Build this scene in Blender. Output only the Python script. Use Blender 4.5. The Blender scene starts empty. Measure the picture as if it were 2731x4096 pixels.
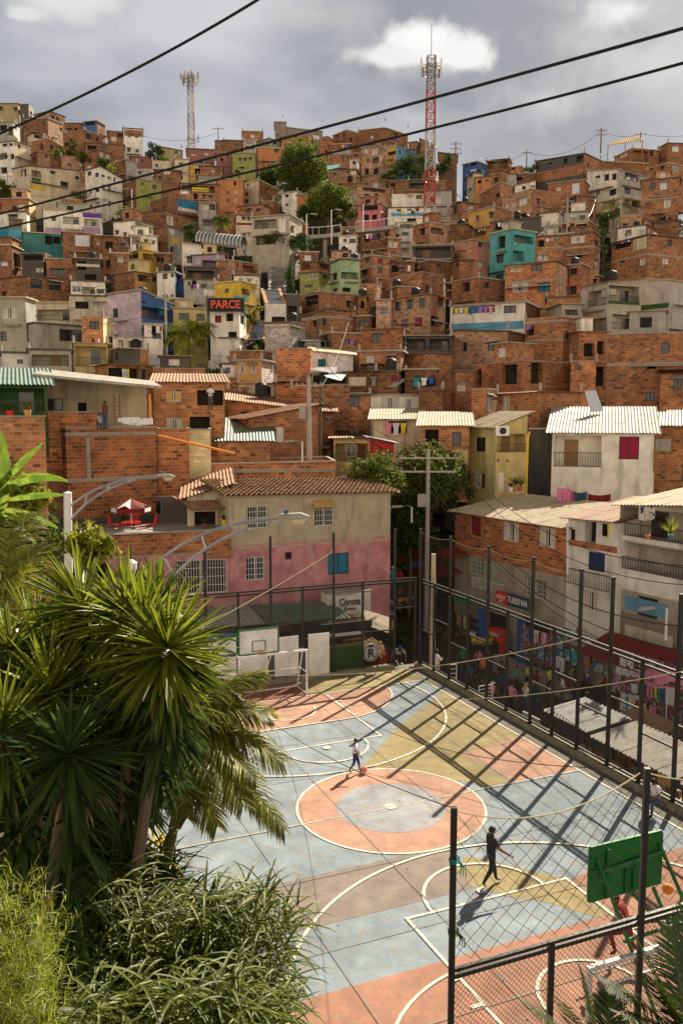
import bpy, bmesh, math, random
from mathutils import Vector, Matrix
rad = math.radians; UP = Vector((0, 0, 1))
S = bpy.context.scene
# ---------------------------------------------------------------- camera
CAMZ = 12.056; PITCH = 0.11175; FPX = 3500.0
cam = bpy.data.cameras.new('camera'); camo = bpy.data.objects.new('camera', cam)
S.collection.objects.link(camo); S.camera = camo
camo.location = (0, 0, CAMZ); camo.rotation_euler = (math.pi/2 - PITCH, 0, 0)
cam.sensor_fit = 'VERTICAL'; cam.sensor_height = 36; cam.sensor_width = 24
cam.lens = FPX/4096*36; cam.clip_end = 6000; cam.clip_start = 0.1
# ---------------------------------------------------------------- light
SUN_EL = rad(37.5); SUN_AZ = rad(31)          # azimuth from +Y towards +X
W = bpy.data.worlds.new('World'); S.world = W; W.use_nodes = True
sun = bpy.data.lights.new('sun', 'SUN'); suno = bpy.data.objects.new('sun', sun)
S.collection.objects.link(suno); sun.energy = 4.4; sun.angle = rad(0.53); sun.color = (1, .89, .72)
sd = Vector((math.sin(SUN_AZ)*math.cos(SUN_EL), math.cos(SUN_AZ)*math.cos(SUN_EL), math.sin(SUN_EL)))
suno.rotation_euler = sd.to_track_quat('Z', 'Y').to_euler()
S.view_settings.view_transform = 'Standard'; S.view_settings.look = 'None'
S.view_settings.exposure = 1.2; S.view_settings.gamma = 1
# pixel (of the 2731x4096 photograph) -> direction in the world, scaled to Y = 1
def ray(sx, sy):
    x = (sx-1365.5)/FPX; y = -(sy-2048)/FPX
    c, s = math.cos(PITCH), math.sin(PITCH)
    d = Vector((x, c + y*s, -s + y*c))
    return d/d.y
def at(sx, sy, Y): return Vector((0, 0, CAMZ)) + ray(sx, sy)*Y
def onz(sx, sy, z):
    d = ray(sx, sy); return Vector((0, 0, CAMZ)) + d*((z-CAMZ)/d.z)
def D(x, y): return x*1.7417, y*1.7417
# court frame: x across, y along, origin on the centre spot
CO = Vector((1.518, 25.796, 0)); TH = 0.4045
CM = Vector((math.cos(TH), math.sin(TH), 0)); CN = Vector((-math.sin(TH), math.cos(TH), 0))
def cw(x, y, z=0.0): return CO + CM*x + CN*y + Vector((0, 0, z))

def N(nt, t, **k):
    n = nt.nodes.new(t)
    for a, b in k.items(): setattr(n, a, b)
    return n
def setw():
    nt = W.node_tree; nt.nodes.clear(); L = nt.links.new
    out = N(nt, 'ShaderNodeOutputWorld'); bg = N(nt, 'ShaderNodeBackground'); bg.inputs[1].default_value = 0.06
    sky = N(nt, 'ShaderNodeTexSky'); sky.sky_type = 'NISHITA'; sky.sun_disc = False
    sky.sun_elevation = SUN_EL; sky.sun_rotation = SUN_AZ; sky.air_density = 1.2; sky.dust_density = 2.0
    tc = N(nt, 'ShaderNodeTexCoord')
    mp = N(nt, 'ShaderNodeMapping'); mp.inputs['Scale'].default_value = (1, 1, 2.2)
    L(tc.outputs['Generated'], mp.inputs[0])
    n1 = N(nt, 'ShaderNodeTexNoise'); n1.inputs['Scale'].default_value = 3.2; n1.inputs['Detail'].default_value = 7; n1.inputs['Roughness'].default_value = .5
    L(mp.outputs[0], n1.inputs[0])
    cr = N(nt, 'ShaderNodeValToRGB')
    e = cr.color_ramp.elements; e[0].position = .40; e[0].color = (1.9, 1.95, 2.2, 1); e[1].position = .64; e[1].color = (4.6, 4.5, 4.65, 1)
    L(n1.outputs[0], cr.inputs[0])
    mx = N(nt, 'ShaderNodeMixRGB'); mx.inputs[0].default_value = .9
    L(sky.outputs[0], mx.inputs[1]); L(cr.outputs[0], mx.inputs[2])
    # warm glow added low behind the camera, out of view, to light shaded fronts
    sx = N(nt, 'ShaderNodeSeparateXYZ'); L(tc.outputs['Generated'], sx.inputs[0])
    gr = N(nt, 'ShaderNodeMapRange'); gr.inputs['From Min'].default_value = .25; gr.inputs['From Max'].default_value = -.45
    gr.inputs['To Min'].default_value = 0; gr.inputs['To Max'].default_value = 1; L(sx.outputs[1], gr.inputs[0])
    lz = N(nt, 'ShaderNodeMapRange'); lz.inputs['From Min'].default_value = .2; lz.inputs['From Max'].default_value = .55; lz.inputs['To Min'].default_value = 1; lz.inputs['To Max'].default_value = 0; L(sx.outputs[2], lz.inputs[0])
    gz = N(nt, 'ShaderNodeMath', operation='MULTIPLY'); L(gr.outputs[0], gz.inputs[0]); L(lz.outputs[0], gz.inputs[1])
    # unseen sky overhead dimmed to cut the fill on the ground
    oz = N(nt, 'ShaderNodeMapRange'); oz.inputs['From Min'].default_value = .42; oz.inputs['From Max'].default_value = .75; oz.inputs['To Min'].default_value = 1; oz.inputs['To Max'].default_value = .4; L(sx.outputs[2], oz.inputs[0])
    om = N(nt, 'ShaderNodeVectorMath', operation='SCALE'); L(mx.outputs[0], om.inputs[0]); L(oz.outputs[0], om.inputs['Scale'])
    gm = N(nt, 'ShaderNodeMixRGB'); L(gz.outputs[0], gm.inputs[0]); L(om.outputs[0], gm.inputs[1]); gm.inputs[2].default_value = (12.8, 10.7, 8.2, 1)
    cur = gm.outputs[0]
    n2 = N(nt, 'ShaderNodeTexNoise'); n2.inputs['Scale'].default_value = 9; n2.inputs['Detail'].default_value = 8; n2.inputs['Roughness'].default_value = .62
    L(tc.outputs['Generated'], n2.inputs[0])
    # cumulus: (photo px x, y, half-width, half-height, brightness, softness)
    for (px, py, a, b, br, so) in [(2350, 170, 260, 110, 4.6, 1.8), (1700, 230, 300, 130, 4.6, 1.6), (1700, 165, 150, 75, 7.2, .8), (1560, 225, 130, 40, 6.4, .9), (1830, 225, 170, 60, 6.8, .8),
                                   (2500, 40, 150, 60, 6.4, 1.2), (2140, 400, 260, 120, 5.4, 1.8), (2620, 250, 260, 120, 5.2, 1.8), (1250, 60, 300, 60, 4.2, 1.8), (300, -10, 240, 70, 5.6, 1.2), (90, 55, 60, 25, 5.6, .8), (1650, 470, 260, 60, 4.6, 1.5)]:
        d = ray(px, py).normalized()
        r = Vector((1, 0, 0)); up = d.cross(r).normalized()*-1; up = r.cross(d).normalized()
        sb = N(nt, 'ShaderNodeVectorMath', operation='SUBTRACT'); L(tc.outputs['Generated'], sb.inputs[0]); sb.inputs[1].default_value = d
        du = N(nt, 'ShaderNodeVectorMath', operation='DOT_PRODUCT'); L(sb.outputs[0], du.inputs[0]); du.inputs[1].default_value = r*(FPX/a)
        dv = N(nt, 'ShaderNodeVectorMath', operation='DOT_PRODUCT'); L(sb.outputs[0], dv.inputs[0]); dv.inputs[1].default_value = up*(FPX/b)
        p1 = N(nt, 'ShaderNodeMath', operation='MULTIPLY'); L(du.outputs['Value'], p1.inputs[0]); L(du.outputs['Value'], p1.inputs[1])
        p2 = N(nt, 'ShaderNodeMath', operation='MULTIPLY_ADD'); L(dv.outputs['Value'], p2.inputs[0]); L(dv.outputs['Value'], p2.inputs[1]); L(p1.outputs[0], p2.inputs[2])
        sq = N(nt, 'ShaderNodeMath', operation='SQRT'); L(p2.outputs[0], sq.inputs[0])
        ns = N(nt, 'ShaderNodeMath', operation='MULTIPLY_ADD'); L(n2.outputs[0], ns.inputs[0]); ns.inputs[1].default_value = 3.6; L(sq.outputs[0], ns.inputs[2])
        mr = N(nt, 'ShaderNodeMapRange'); mr.interpolation_type = 'SMOOTHSTEP'
        mr.inputs['From Min'].default_value = 2.95; mr.inputs['From Max'].default_value = 2.95 - so
        L(ns.outputs[0], mr.inputs[0])
        m = N(nt, 'ShaderNodeMixRGB'); L(mr.outputs[0], m.inputs[0]); L(cur, m.inputs[1]); m.inputs[2].default_value = (br, br*.99, br*.97, 1)
        cur = m.outputs[0]
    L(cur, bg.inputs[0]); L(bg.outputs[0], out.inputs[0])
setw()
# ---------------------------------------------------------------- materials
MATS = {}
def newmat(name):
    m = bpy.data.materials.new(name); m.use_nodes = True; nt = m.node_tree; nt.nodes.clear()
    o = N(nt, 'ShaderNodeOutputMaterial'); b = N(nt, 'ShaderNodeBsdfPrincipled'); nt.links.new(b.outputs[0], o.inputs[0])
    return m, nt, b, o
def rgb(c): return (c[0], c[1], c[2], 1)
def paint(name, col, rough=.8, var=.25, scale=1.2, metal=0, bump=0, dirt=.35, dirtcol=(.12, .09, .06), spec=.3, grain=0):
    """painted / plastered / plain surface: blotchy tone, streaky weathering, small bump"""
    if name in MATS: return MATS[name]
    m, nt, b, o = newmat(name); L = nt.links.new
    tc = N(nt, 'ShaderNodeTexCoord'); oi = N(nt, 'ShaderNodeObjectInfo')
    ad = N(nt, 'ShaderNodeVectorMath', operation='ADD'); L(tc.outputs['Object'], ad.inputs[0]); L(oi.outputs['Location'], ad.inputs[1])
    n = N(nt, 'ShaderNodeTexNoise'); n.inputs['Scale'].default_value = scale; n.inputs['Detail'].default_value = 6; n.inputs['Roughness'].default_value = .65
    L(ad.outputs[0], n.inputs[0])
    mp = N(nt, 'ShaderNodeMapping'); mp.inputs['Scale'].default_value = (1, 1, .22); L(ad.outputs[0], mp.inputs[0])
    n2 = N(nt, 'ShaderNodeTexNoise'); n2.inputs['Scale'].default_value = scale*1.9; n2.inputs['Detail'].default_value = 5; L(mp.outputs[0], n2.inputs[0])
    mr = N(nt, 'ShaderNodeMapRange'); mr.inputs['From Min'].default_value = .3; mr.inputs['From Max'].default_value = .7
    mr.inputs['To Min'].default_value = 1-var; mr.inputs['To Max'].default_value = 1+var*.5; L(n.outputs[0], mr.inputs[0])
    sc = N(nt, 'ShaderNodeVectorMath', operation='SCALE'); sc.inputs[0].default_value = col; L(mr.outputs[0], sc.inputs['Scale'])
    m2 = N(nt, 'ShaderNodeMapRange'); m2.inputs['From Min'].default_value = .52; m2.inputs['From Max'].default_value = .78; m2.inputs['To Max'].default_value = dirt
    L(n2.outputs[0], m2.inputs[0])
    mx = N(nt, 'ShaderNodeMixRGB'); L(m2.outputs[0], mx.inputs[0]); L(sc.outputs[0], mx.inputs[1]); mx.inputs[2].default_value = rgb(dirtcol)
    last = mx.outputs[0]
    if grain:
        for sc_, lo_, hi_ in ((26, 1-grain, 1+grain*.7), (.45, 1-grain*1.3, 1+grain*.6)):
            ng = N(nt, 'ShaderNodeTexNoise'); ng.inputs['Scale'].default_value = sc_; ng.inputs['Detail'].default_value = 8; ng.inputs['Roughness'].default_value = .7; L(ad.outputs[0], ng.inputs[0])
            mg = N(nt, 'ShaderNodeMapRange'); mg.inputs['From Min'].default_value = .35; mg.inputs['From Max'].default_value = .65; mg.inputs['To Min'].default_value = lo_; mg.inputs['To Max'].default_value = hi_; L(ng.outputs[0], mg.inputs[0])
            sg = N(nt, 'ShaderNodeVectorMath', operation='SCALE'); L(last, sg.inputs[0]); L(mg.outputs[0], sg.inputs['Scale']); last = sg.outputs[0]
    L(last, b.inputs['Base Color'])
    b.inputs['Roughness'].default_value = rough; b.inputs['Metallic'].default_value = metal; b.inputs['Specular IOR Level'].default_value = spec
    if bump:
        bp = N(nt, 'ShaderNodeBump'); bp.inputs['Strength'].default_value = bump; bp.inputs['Distance'].default_value = .03
        n3 = N(nt, 'ShaderNodeTexNoise'); n3.inputs['Scale'].default_value = scale*14; n3.inputs['Detail'].default_value = 4; L(ad.outputs[0], n3.inputs[0])
        L(n3.outputs[0], bp.inputs['Height']); L(bp.outputs[0], b.inputs['Normal'])
    MATS[name] = m; return m
def brick(name, c1, c2, mortar, bw=.40, bh=.2, ms=.018, dark=.35, pale=.25, sq=1.0):
    """hollow clay block masonry on wall UVs in metres"""
    if name in MATS: return MATS[name]
    m, nt, b, o = newmat(name); L = nt.links.new
    uv = N(nt, 'ShaderNodeUVMap'); oi = N(nt, 'ShaderNodeObjectInfo')
    br = N(nt, 'ShaderNodeTexBrick'); br.inputs['Scale'].default_value = 1
    br.inputs['Brick Width'].default_value = bw; br.inputs['Row Height'].default_value = bh; br.inputs['Mortar Size'].default_value = ms
    br.inputs['Mortar Smooth'].default_value = .3; br.inputs['Bias'].default_value = 0
    br.inputs['Color1'].default_value = rgb(c1); br.inputs['Color2'].default_value = rgb(c2); br.inputs['Mortar'].default_value = rgb(mortar)
    L(uv.outputs[0], br.inputs[0])
    # rare very dark / very pale blocks
    b2 = N(nt, 'ShaderNodeTexBrick'); b2.inputs['Scale'].default_value = 1
    b2.inputs['Brick Width'].default_value = bw; b2.inputs['Row Height'].default_value = bh; b2.inputs['Mortar Size'].default_value = ms
    b2.inputs['Color1'].default_value = (0, 0, 0, 1); b2.inputs['Color2'].default_value = (1, 1, 1, 1); b2.inputs['Mortar'].default_value = (.5, .5, .5, 1)
    mpp = N(nt, 'ShaderNodeMapping'); mpp.inputs['Location'].default_value = (bw*14, bh*22, 0); L(uv.outputs[0], mpp.inputs[0]); L(mpp.outputs[0], b2.inputs[0])
    cr = N(nt, 'ShaderNodeValToRGB'); cr.color_ramp.interpolation = 'LINEAR'; e = cr.color_ramp.elements
    e[0].position = .10; e[0].color = (1-dark*1.3,)*3+(1,); e[1].position = .3; e[1].color = (1, 1, 1, 1)
    x = e.new(.82); x.color = (1, 1, 1, 1); x = e.new(.97); x.color = (1+pale, 1+pale*.95, 1+pale*.9, 1)
    L(b2.outputs[0], cr.inputs[0])
    ml = N(nt, 'ShaderNodeMixRGB', blend_type='MULTIPLY'); ml.inputs[0].default_value = 1; L(br.outputs[0], ml.inputs[1]); L(cr.outputs[0], ml.inputs[2])
    n = N(nt, 'ShaderNodeTexNoise'); n.inputs['Scale'].default_value = .55; n.inputs['Detail'].default_value = 7; n.inputs['Roughness'].default_value = .7
    av = N(nt, 'ShaderNodeVectorMath', operation='ADD'); L(uv.outputs[0], av.inputs[0]); L(oi.outputs['Location'], av.inputs[1]); L(av.outputs[0], n.inputs[0])
    mr = N(nt, 'ShaderNodeMapRange'); mr.inputs['From Min'].default_value = .32; mr.inputs['From Max'].default_value = .68; mr.inputs['To Min'].default_value = .6; mr.inputs['To Max'].default_value = 1.2
    L(n.outputs[0], mr.inputs[0])
    rr = N(nt, 'ShaderNodeMapRange'); rr.inputs['To Min'].default_value = .82; rr.inputs['To Max'].default_value = 1.22; L(oi.outputs['Random'], rr.inputs[0])
    mm = N(nt, 'ShaderNodeMath', operation='MULTIPLY'); L(mr.outputs[0], mm.inputs[0]); L(rr.outputs[0], mm.inputs[1])
    sc = N(nt, 'ShaderNodeVectorMath', operation='SCALE'); L(ml.outputs[0], sc.inputs[0]); L(mm.outputs[0], sc.inputs['Scale'])
    # cement smears and stains
    n4 = N(nt, 'ShaderNodeTexNoise'); n4.inputs['Scale'].default_value = 1.7; n4.inputs['Detail'].default_value = 6; n4.inputs['Roughness'].default_value = .75
    L(av.outputs[0], n4.inputs[0])
    m4 = N(nt, 'ShaderNodeMapRange'); m4.inputs['From Min'].default_value = .60; m4.inputs['From Max'].default_value = .72; m4.inputs['To Max'].default_value = .5; L(n4.outputs[0], m4.inputs[0])
    x4 = N(nt, 'ShaderNodeMixRGB'); L(m4.outputs[0], x4.inputs[0]); L(sc.outputs[0], x4.inputs[1]); x4.inputs[2].default_value = rgb([q*.85 for q in mortar])
    L(x4.outputs[0], b.inputs['Base Color']); b.inputs['Roughness'].default_value = .9; b.inputs['Specular IOR Level'].default_value = .15
    bp = N(nt, 'ShaderNodeBump'); bp.inputs['Strength'].default_value = .6; bp.inputs['Distance'].default_value = .012; bp.invert = True
    L(br.outputs['Fac'], bp.inputs['Height']); L(bp.outputs[0], b.inputs['Normal'])
    MATS[name] = m; return m
MORT = (.30, .24, .19)
def M(k):
    if k in MATS: return MATS[k]
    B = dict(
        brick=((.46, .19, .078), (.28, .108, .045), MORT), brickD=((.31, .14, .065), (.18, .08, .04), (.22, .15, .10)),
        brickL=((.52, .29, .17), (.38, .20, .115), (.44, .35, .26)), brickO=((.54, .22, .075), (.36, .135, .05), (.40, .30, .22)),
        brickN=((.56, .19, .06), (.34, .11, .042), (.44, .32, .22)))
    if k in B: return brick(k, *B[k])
    if k == 'whiteblock': return brick(k, (.72, .66, .60), (.52, .46, .42), (.40, .30, .24), ms=.022, dark=.3)
    if k == 'lilacB': return brick(k, (.62, .50, .56), (.54, .43, .49), (.48, .38, .43), ms=.012, dark=.1)
    if k == 'creamB': return brick(k, (.78, .68, .38), (.70, .60, .33), (.60, .50, .28), ms=.012, dark=.1)
    if k == 'pinkwall': return paint(k, (.60, .25, .26), var=.45, scale=1.3, bump=.4, dirt=.7, dirtcol=(.55, .42, .38), grain=.12)
    Pn = dict(white=(.80, .74, .65), cream=(.64, .54, .38), creamY=(.58, .45, .20), yellow=(.62, .42, .06), ochre=(.52, .31, .09),
              olive=(.32, .33, .10), mint=(.36, .48, .27), green=(.035, .10, .02), blue=(.05, .13, .32), sky=(.12, .33, .48), turq=(.10, .38, .37),
              teal=(.05, .22, .22), purple=(.12, .05, .30), lilac=(.36, .27, .38), rose=(.28, .12, .10), pink=(.55, .16, .18), pinkwall=(.60, .27, .27),
              red=(.50, .04, .03), orange=(.50, .20, .08), orangeL=(.62, .34, .13), grey=(.38, .35, .31), conc=(.44, .38, .30), slate=(.10, .085, .075),
              taupe=(.27, .2, .16), khaki=(.38, .31, .15), coral=(.62, .22, .15), brown=(.20, .07, .04), beige=(.50, .41, .27), black=(.03, .03, .03),
              lemon=(.64, .56, .25), drywall=(.52, .46, .40), charcoal=(.055, .055, .06), navy=(.02, .04, .12))
    if k in Pn: return paint(k, Pn[k], var=.28, scale=.9, bump=.3, dirt=.62 if k not in ('black',) else 0)
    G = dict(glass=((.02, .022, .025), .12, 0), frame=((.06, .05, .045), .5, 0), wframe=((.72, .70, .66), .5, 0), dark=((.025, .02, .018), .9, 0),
             curtain=((.62, .56, .46), .9, 0), curtY=((.62, .42, .12), .9, 0), curtR=((.32, .02, .05), .9, 0), curtB=((.03, .20, .32), .9, 0), bright=((.60, .62, .66), .25, 0),
             steel=((.035, .033, .03), .45, .3), galv=((.42, .43, .44), .4, .6), whitemetal=((.78, .76, .72), .45, 0), greenmetal=((.015, .16, .03), .5, 0),
             tinwhite=((.42, .39, .33), .65, .1), tingrey=((.34, .33, .31), .45, .35), tingreen=((.14, .22, .18), .5, .2), tinrust=((.36, .20, .11), .7, .1), tincream=((.52, .43, .27), .75, 0),
             slab=((.36, .31, .26), .9, 0), slabD=((.13, .10, .08), .9, 0), wood=((.30, .17, .08), .8, 0), pole=((.40, .36, .31), .9, 0), rubber=((.015, .015, .015), .6, 0),
             cloth=((.8, .8, .82), .9, 0), orangemetal=((.8, .28, .03), .5, 0), yellowmetal=((.85, .55, .02), .5, 0), redplastic=((.75, .04, .02), .4, 0), bark=((.14, .10, .07), .95, 0),
             soil=((.10, .075, .045), 1, 0), asphalt=((.075, .068, .062), .85, 0), rope=((.75, .66, .42), .8, 0), redfab=((.20, .012, .012), .8, 0), bluefab=((.03, .12, .40), .8, 0), greenfab=((.03, .30, .12), .8, 0),
             pinkfab=((.80, .25, .38), .8, 0), whitefab=((.82, .80, .80), .85, 0), blackfab=((.02, .02, .022), .8, 0), denim=((.06, .10, .18), .85, 0), skin=((.24, .11, .06), .6, 0), skinL=((.42, .22, .14), .6, 0),
             hair=((.02, .014, .01), .5, 0), blond=((.55, .34, .12), .6, 0), tealfab=((.02, .30, .32), .8, 0), yellowfab=((.75, .66, .05), .8, 0), limefab=((.45, .75, .05), .8, 0), orangefab=((.85, .25, .03), .8, 0), rubio=((.5, .2, .2), .8, 0), straw=((.75, .6, .35), .8, 0), purplefab=((.35, .2, .6), .8, 0), khakifab=((.4, .33, .22), .85, 0))
    c, r, mt = G[k]
    smooth = k in ('glass', 'bright', 'rubber')
    return paint(k, c, rough=r, metal=mt, var=.04 if smooth else .22, dirt=.75 if k.startswith('tin') else 0 if smooth or 'fab' in k or k.startswith('curt') or k in ('dark', 'steel', 'hair', 'skin', 'skinL', 'blond') else .3, scale=1.5, spec=.6 if k == 'glass' else .3, dirtcol=(.20, .11, .055) if k.startswith('tin') else (.12, .09, .06))
# ---------------------------------------------------------------- mesh helpers
ORG = {}
ALL = []
class MB:
    def __init__(s): s.v = []; s.f = []; s.m = []; s.uv = []
    def face(s, pts, mi=0, uv=None):
        n = len(s.v); s.v += [Vector(p) for p in pts]; s.f.append(tuple(range(n, n+len(pts)))); s.m.append(mi)
        s.uv.append(uv if uv else [(0, 0)]*len(pts))
    def box(s, o, a, b, c, mi=0):
        """box from corner o with edge vectors a (width), b (depth), c (height)"""
        o, a, b, c = Vector(o), Vector(a), Vector(b), Vector(c)
        if a.cross(b).dot(c) < 0: o = o+a; a = -a
        la, lb, lc = a.length, b.length, c.length
        def q(p, e, f, le, lf): s.face([p, p+e, p+e+f, p+f], mi, [(0, 0), (le, 0), (le, lf), (0, lf)])
        q(o, a, c, la, lc); q(o+a, b, c, lb, lc); q(o+a+b, -a, c, la, lc); q(o+b, -b, c, lb, lc)
        q(o+c, a, b, la, lb); q(o+b, a, -b, la, lb)
    def cbox(s, ctr, sx, sy, sz, rz=0, mi=0):
        ca, sa = math.cos(rz), math.sin(rz); a = Vector((ca, sa, 0))*sx; b = Vector((-sa, ca, 0))*sy; c = Vector((0, 0, sz))
        s.box(Vector(ctr)-a/2-b/2-c/2, a, b, c, mi)
    def bar(s, p, q, w, h=None, mi=0):
        """rectangular bar from p to q"""
        p, q = Vector(p), Vector(q); h = h or w; d = q-p
        if d.length < 1e-6: return
        up = Vector((0, 0, 1)) if abs(d.normalized().z) < .95 else Vector((0, 1, 0))
        sx = d.cross(up).normalized()*w; sy = sx.cross(d).normalized()*h
        s.box(p-sx/2-sy/2, sx, sy, d, mi)
    def tube(s, pts, r, n=6, mi=0, cap=True):
        pts = [Vector(p) for p in pts]; rr = r if isinstance(r, (list, tuple)) else [r]*len(pts)
        base = len(s.v); prev = None
        for i, p in enumerate(pts):
            d = (pts[min(i+1, len(pts)-1)]-pts[max(i-1, 0)]).normalized()
            if prev is None:
                up = Vector((0, 0, 1)) if abs(d.z) < .9 else Vector((1, 0, 0)); x = d.cross(up).normalized()
            else: x = (prev - d*prev.dot(d)).normalized()
            prev = x; y = d.cross(x)
            for k in range(n):
                a = 2*math.pi*k/n; s.v.append(p+(x*math.cos(a)+y*math.sin(a))*rr[i])
        for i in range(len(pts)-1):
            for k in range(n):
                a = base+i*n+k; b = base+i*n+(k+1) % n
                s.f.append((a, b, b+n, a+n)); s.m.append(mi); s.uv.append([(0, 0)]*4)
        if cap:
            s.f.append(tuple(base+n-1-k for k in range(n))); s.m.append(mi); s.uv.append([(0, 0)]*n)
            e = base+(len(pts)-1)*n; s.f.append(tuple(e+k for k in range(n))); s.m.append(mi); s.uv.append([(0, 0)]*n)
    def cyl(s, a, b, r, n=12, mi=0): s.tube([a, b], r, n, mi)
    def build(s, name, mats, parent=None, smooth=False):
        me = bpy.data.meshes.new(name); org = Vector((0, 0, 0))
        if parent is not None: org = ORG[parent.name]
        elif s.v:
            org = Vector((sum(p.x for p in s.v)/len(s.v), sum(p.y for p in s.v)/len(s.v), min(p.z for p in s.v)))
        me.from_pydata([tuple(p-org) for p in s.v], [], s.f)
        if not isinstance(mats, (list, tuple)): mats = [mats]
        for m in mats: me.materials.append(M(m) if isinstance(m, str) else m)
        me.polygons.foreach_set('material_index', s.m)
        ul = me.uv_layers.new(name='UVMap'); fl = []
        for u in s.uv:
            for q in u: fl += [q[0], q[1]]
        ul.data.foreach_set('uv', fl)
        if smooth: me.polygons.foreach_set('use_smooth', [True]*len(me.polygons))
        me.update()
        o = bpy.data.objects.new(name, me); S.collection.objects.link(o); ALL.append(o)
        if parent is not None: o.parent = parent; ORG[o.name] = org
        else: o.location = org; ORG[o.name] = org
        return o
def tag(o, label, cat, group=None):
    o['label'] = label; o['category'] = cat
    if group: o['group'] = group
    return o
def thing(name, loc, label, cat, group=None):
    o = bpy.data.objects.new(name, None); S.collection.objects.link(o); o.location = loc; o.empty_display_size = .3
    ORG[o.name] = Vector(loc); return tag(o, label, cat, group)
def structure(o): o['kind'] = 'structure'; return o
def stuff(o, label=None, cat=None):
    o['kind'] = 'stuff'
    if label: tag(o, label, cat)
    return o
def lerp(a, b, t): return a+(b-a)*t
def copytree(o, loc, label=None, rz=0, scale=None):
    c = o.copy(); S.collection.objects.link(c); c.location = loc; c.rotation_euler = (0, 0, rz)
    if scale: c.scale = (scale,)*3
    if label: c['label'] = label
    def rec(a, b):
        for ch in a.children:
            k = ch.copy(); S.collection.objects.link(k); k.parent = b; rec(ch, k)
    rec(o, c); return c
# ================================================================ ground, court
DT = [(200, 240), (250, 222), (300, 205), (350, 190), (400, 172), (450, 157), (500, 143), (550, 131), (600, 118), (650, 108), (700, 98), (750, 90), (800, 83), (850, 77), (900, 71), (950, 66), (1000, 61), (1050, 57), (1100, 54), (1200, 50), (1400, 45)]
def interp(T, x):
    if x <= T[0][0]: return T[0][1]
    for (a, b), (c, d) in zip(T, T[1:]):
        if x <= c: return b+(d-b)*(x-a)/(c-a)
    return T[-1][1]
def depth_of(sy): return interp(DT, sy/1.7417)
TI = sorted((b, a) for a, b in DT)
def tz(X, Y):
    if Y < 47: return -2.0
    if Y < 57: z = -2+(Y-47)*.22
    else:
        k = interp(TI, Y)*1.7417; z = CAMZ+ray(1365, k).z*Y - 4.2
        z = lerp(.2, z, min(1, (Y-57)/9))
    bear = X/Y; yr = interp([(-.4, 218), (-.28, 200), (-.2, 184), (0, 182), (.1, 178), (.2, 160), (.4, 155)], bear)
    if Y > yr:
        kr = interp(TI, yr)*1.7417; zr = CAMZ+ray(1365, kr).z*yr-4.2; z = zr-(Y-yr)*.35
    return z
g = MB(); rs = []
Ys = [-60, 0, 20, 40, 47]+[47+i*2.5 for i in range(1, 60)]+[210, 230, 260, 300, 400, 900, 3000]
Xs = [-3000, -700, -250]+[-120+i*5 for i in range(49)]+[250, 700, 3000]
for Y in Ys:
    row = []
    for X in Xs:
        row.append(Vector((X, Y, max(-60, tz(X, max(Y, 1)) if Y < 320 else -40) if abs(X) < 260 else (-2 if Y < 60 else max(-40, tz(X/abs(X)*150, Y)*.5)))))
    rs.append(row)
for i in range(len(Ys)-1):
    for j in range(len(Xs)-1): g.face([rs[i][j], rs[i][j+1], rs[i+1][j+1], rs[i+1][j]])
M('soil'); hillm = paint('hill', (.07, .06, .035), rough=1, var=.6, scale=.35, dirt=.6, dirtcol=(.03, .045, .015))
structure(g.build('hillside', 'hill'))
# street sheet, lower than the court
st = MB()
def sheet(mb, pts, z, mi=0): mb.face([cw(x, y, z) for x, y in pts], mi, [(x, y) for x, y in pts])
sheet(st, [(8.4, -30), (26, -30), (26, 18.5), (8.4, 18.5)], -1.95)
sheet(st, [(-9, 13.9), (8.4, 13.9), (8.4, 18.5), (-9, 18.5)], -1.95)
structure(st.build('street', 'asphalt'))
kb = MB()
for a, b in [((9.0, -20), (9.3, 14)), ]:
    kb.box(cw(a[0], a[1], -1.94), CM*.3, CN*(b[1]-a[1]), (0, 0, .14))
structure(kb.build('kerb', 'slab'))
# court slab
sl = MB(); sl.box(cw(-7.55, -13.9, -2.4), CM*15.85, CN*27.5, (0, 0, 2.39)); structure(sl.build('court_slab', 'conc'))
CT = dict(c_blue=(.25, .30, .33), c_pink=(.48, .265, .18), c_olive=(.33, .26, .115), c_mauve=(.245, .195, .165), c_red=(.38, .185, .12), c_lblue=(.33, .335, .35), c_dred=(.30, .11, .07), c_grey=(.17, .15, .12))
for k, c in CT.items(): paint(k, c, rough=.85, var=.30, scale=1.6, bump=.2, dirt=.7, dirtcol=(.28, .21, .13), grain=.14)
paint('c_line', (.80, .73, .58), rough=.8, var=.3, scale=6, dirt=1.0, dirtcol=(.30, .27, .22), grain=.15)
fl = MB(); sheet(fl, [(-7.55, -13.9), (8.3, -13.9), (8.3, 13.6), (-7.55, 13.6)], 0); structure(fl.build('court_floor', 'c_grey'))
def arc(cx, cy, r, a0, a1, n=40): return [(cx+r*math.cos(rad(a0+(a1-a0)*i/n)), cy+r*math.sin(rad(a0+(a1-a0)*i/n))) for i in range(n+1)]
cp = MB(); cm = ['c_blue', 'c_pink', 'c_olive', 'c_mauve', 'c_red', 'c_lblue', 'c_dred']
sheet(cp, [(-7.5, -13.0), (7.15, -13.0), (7.15, 13.1), (-7.5, 13.1)], .004, 0)
Zp = .008
def patch(pts, mi, z=None): sheet(cp, pts, z or Zp, mi)
patch([(-7.5, -13), (7.15, -13), (7.15, -7.3), (-7.5, -7.3)], 4)
patch([(2.42, -7.3), (7.15, -7.3), (7.15, -5.4), (5.9, -5.5), (3.25, -5.43), (2.39, -5.65)], 4)
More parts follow.
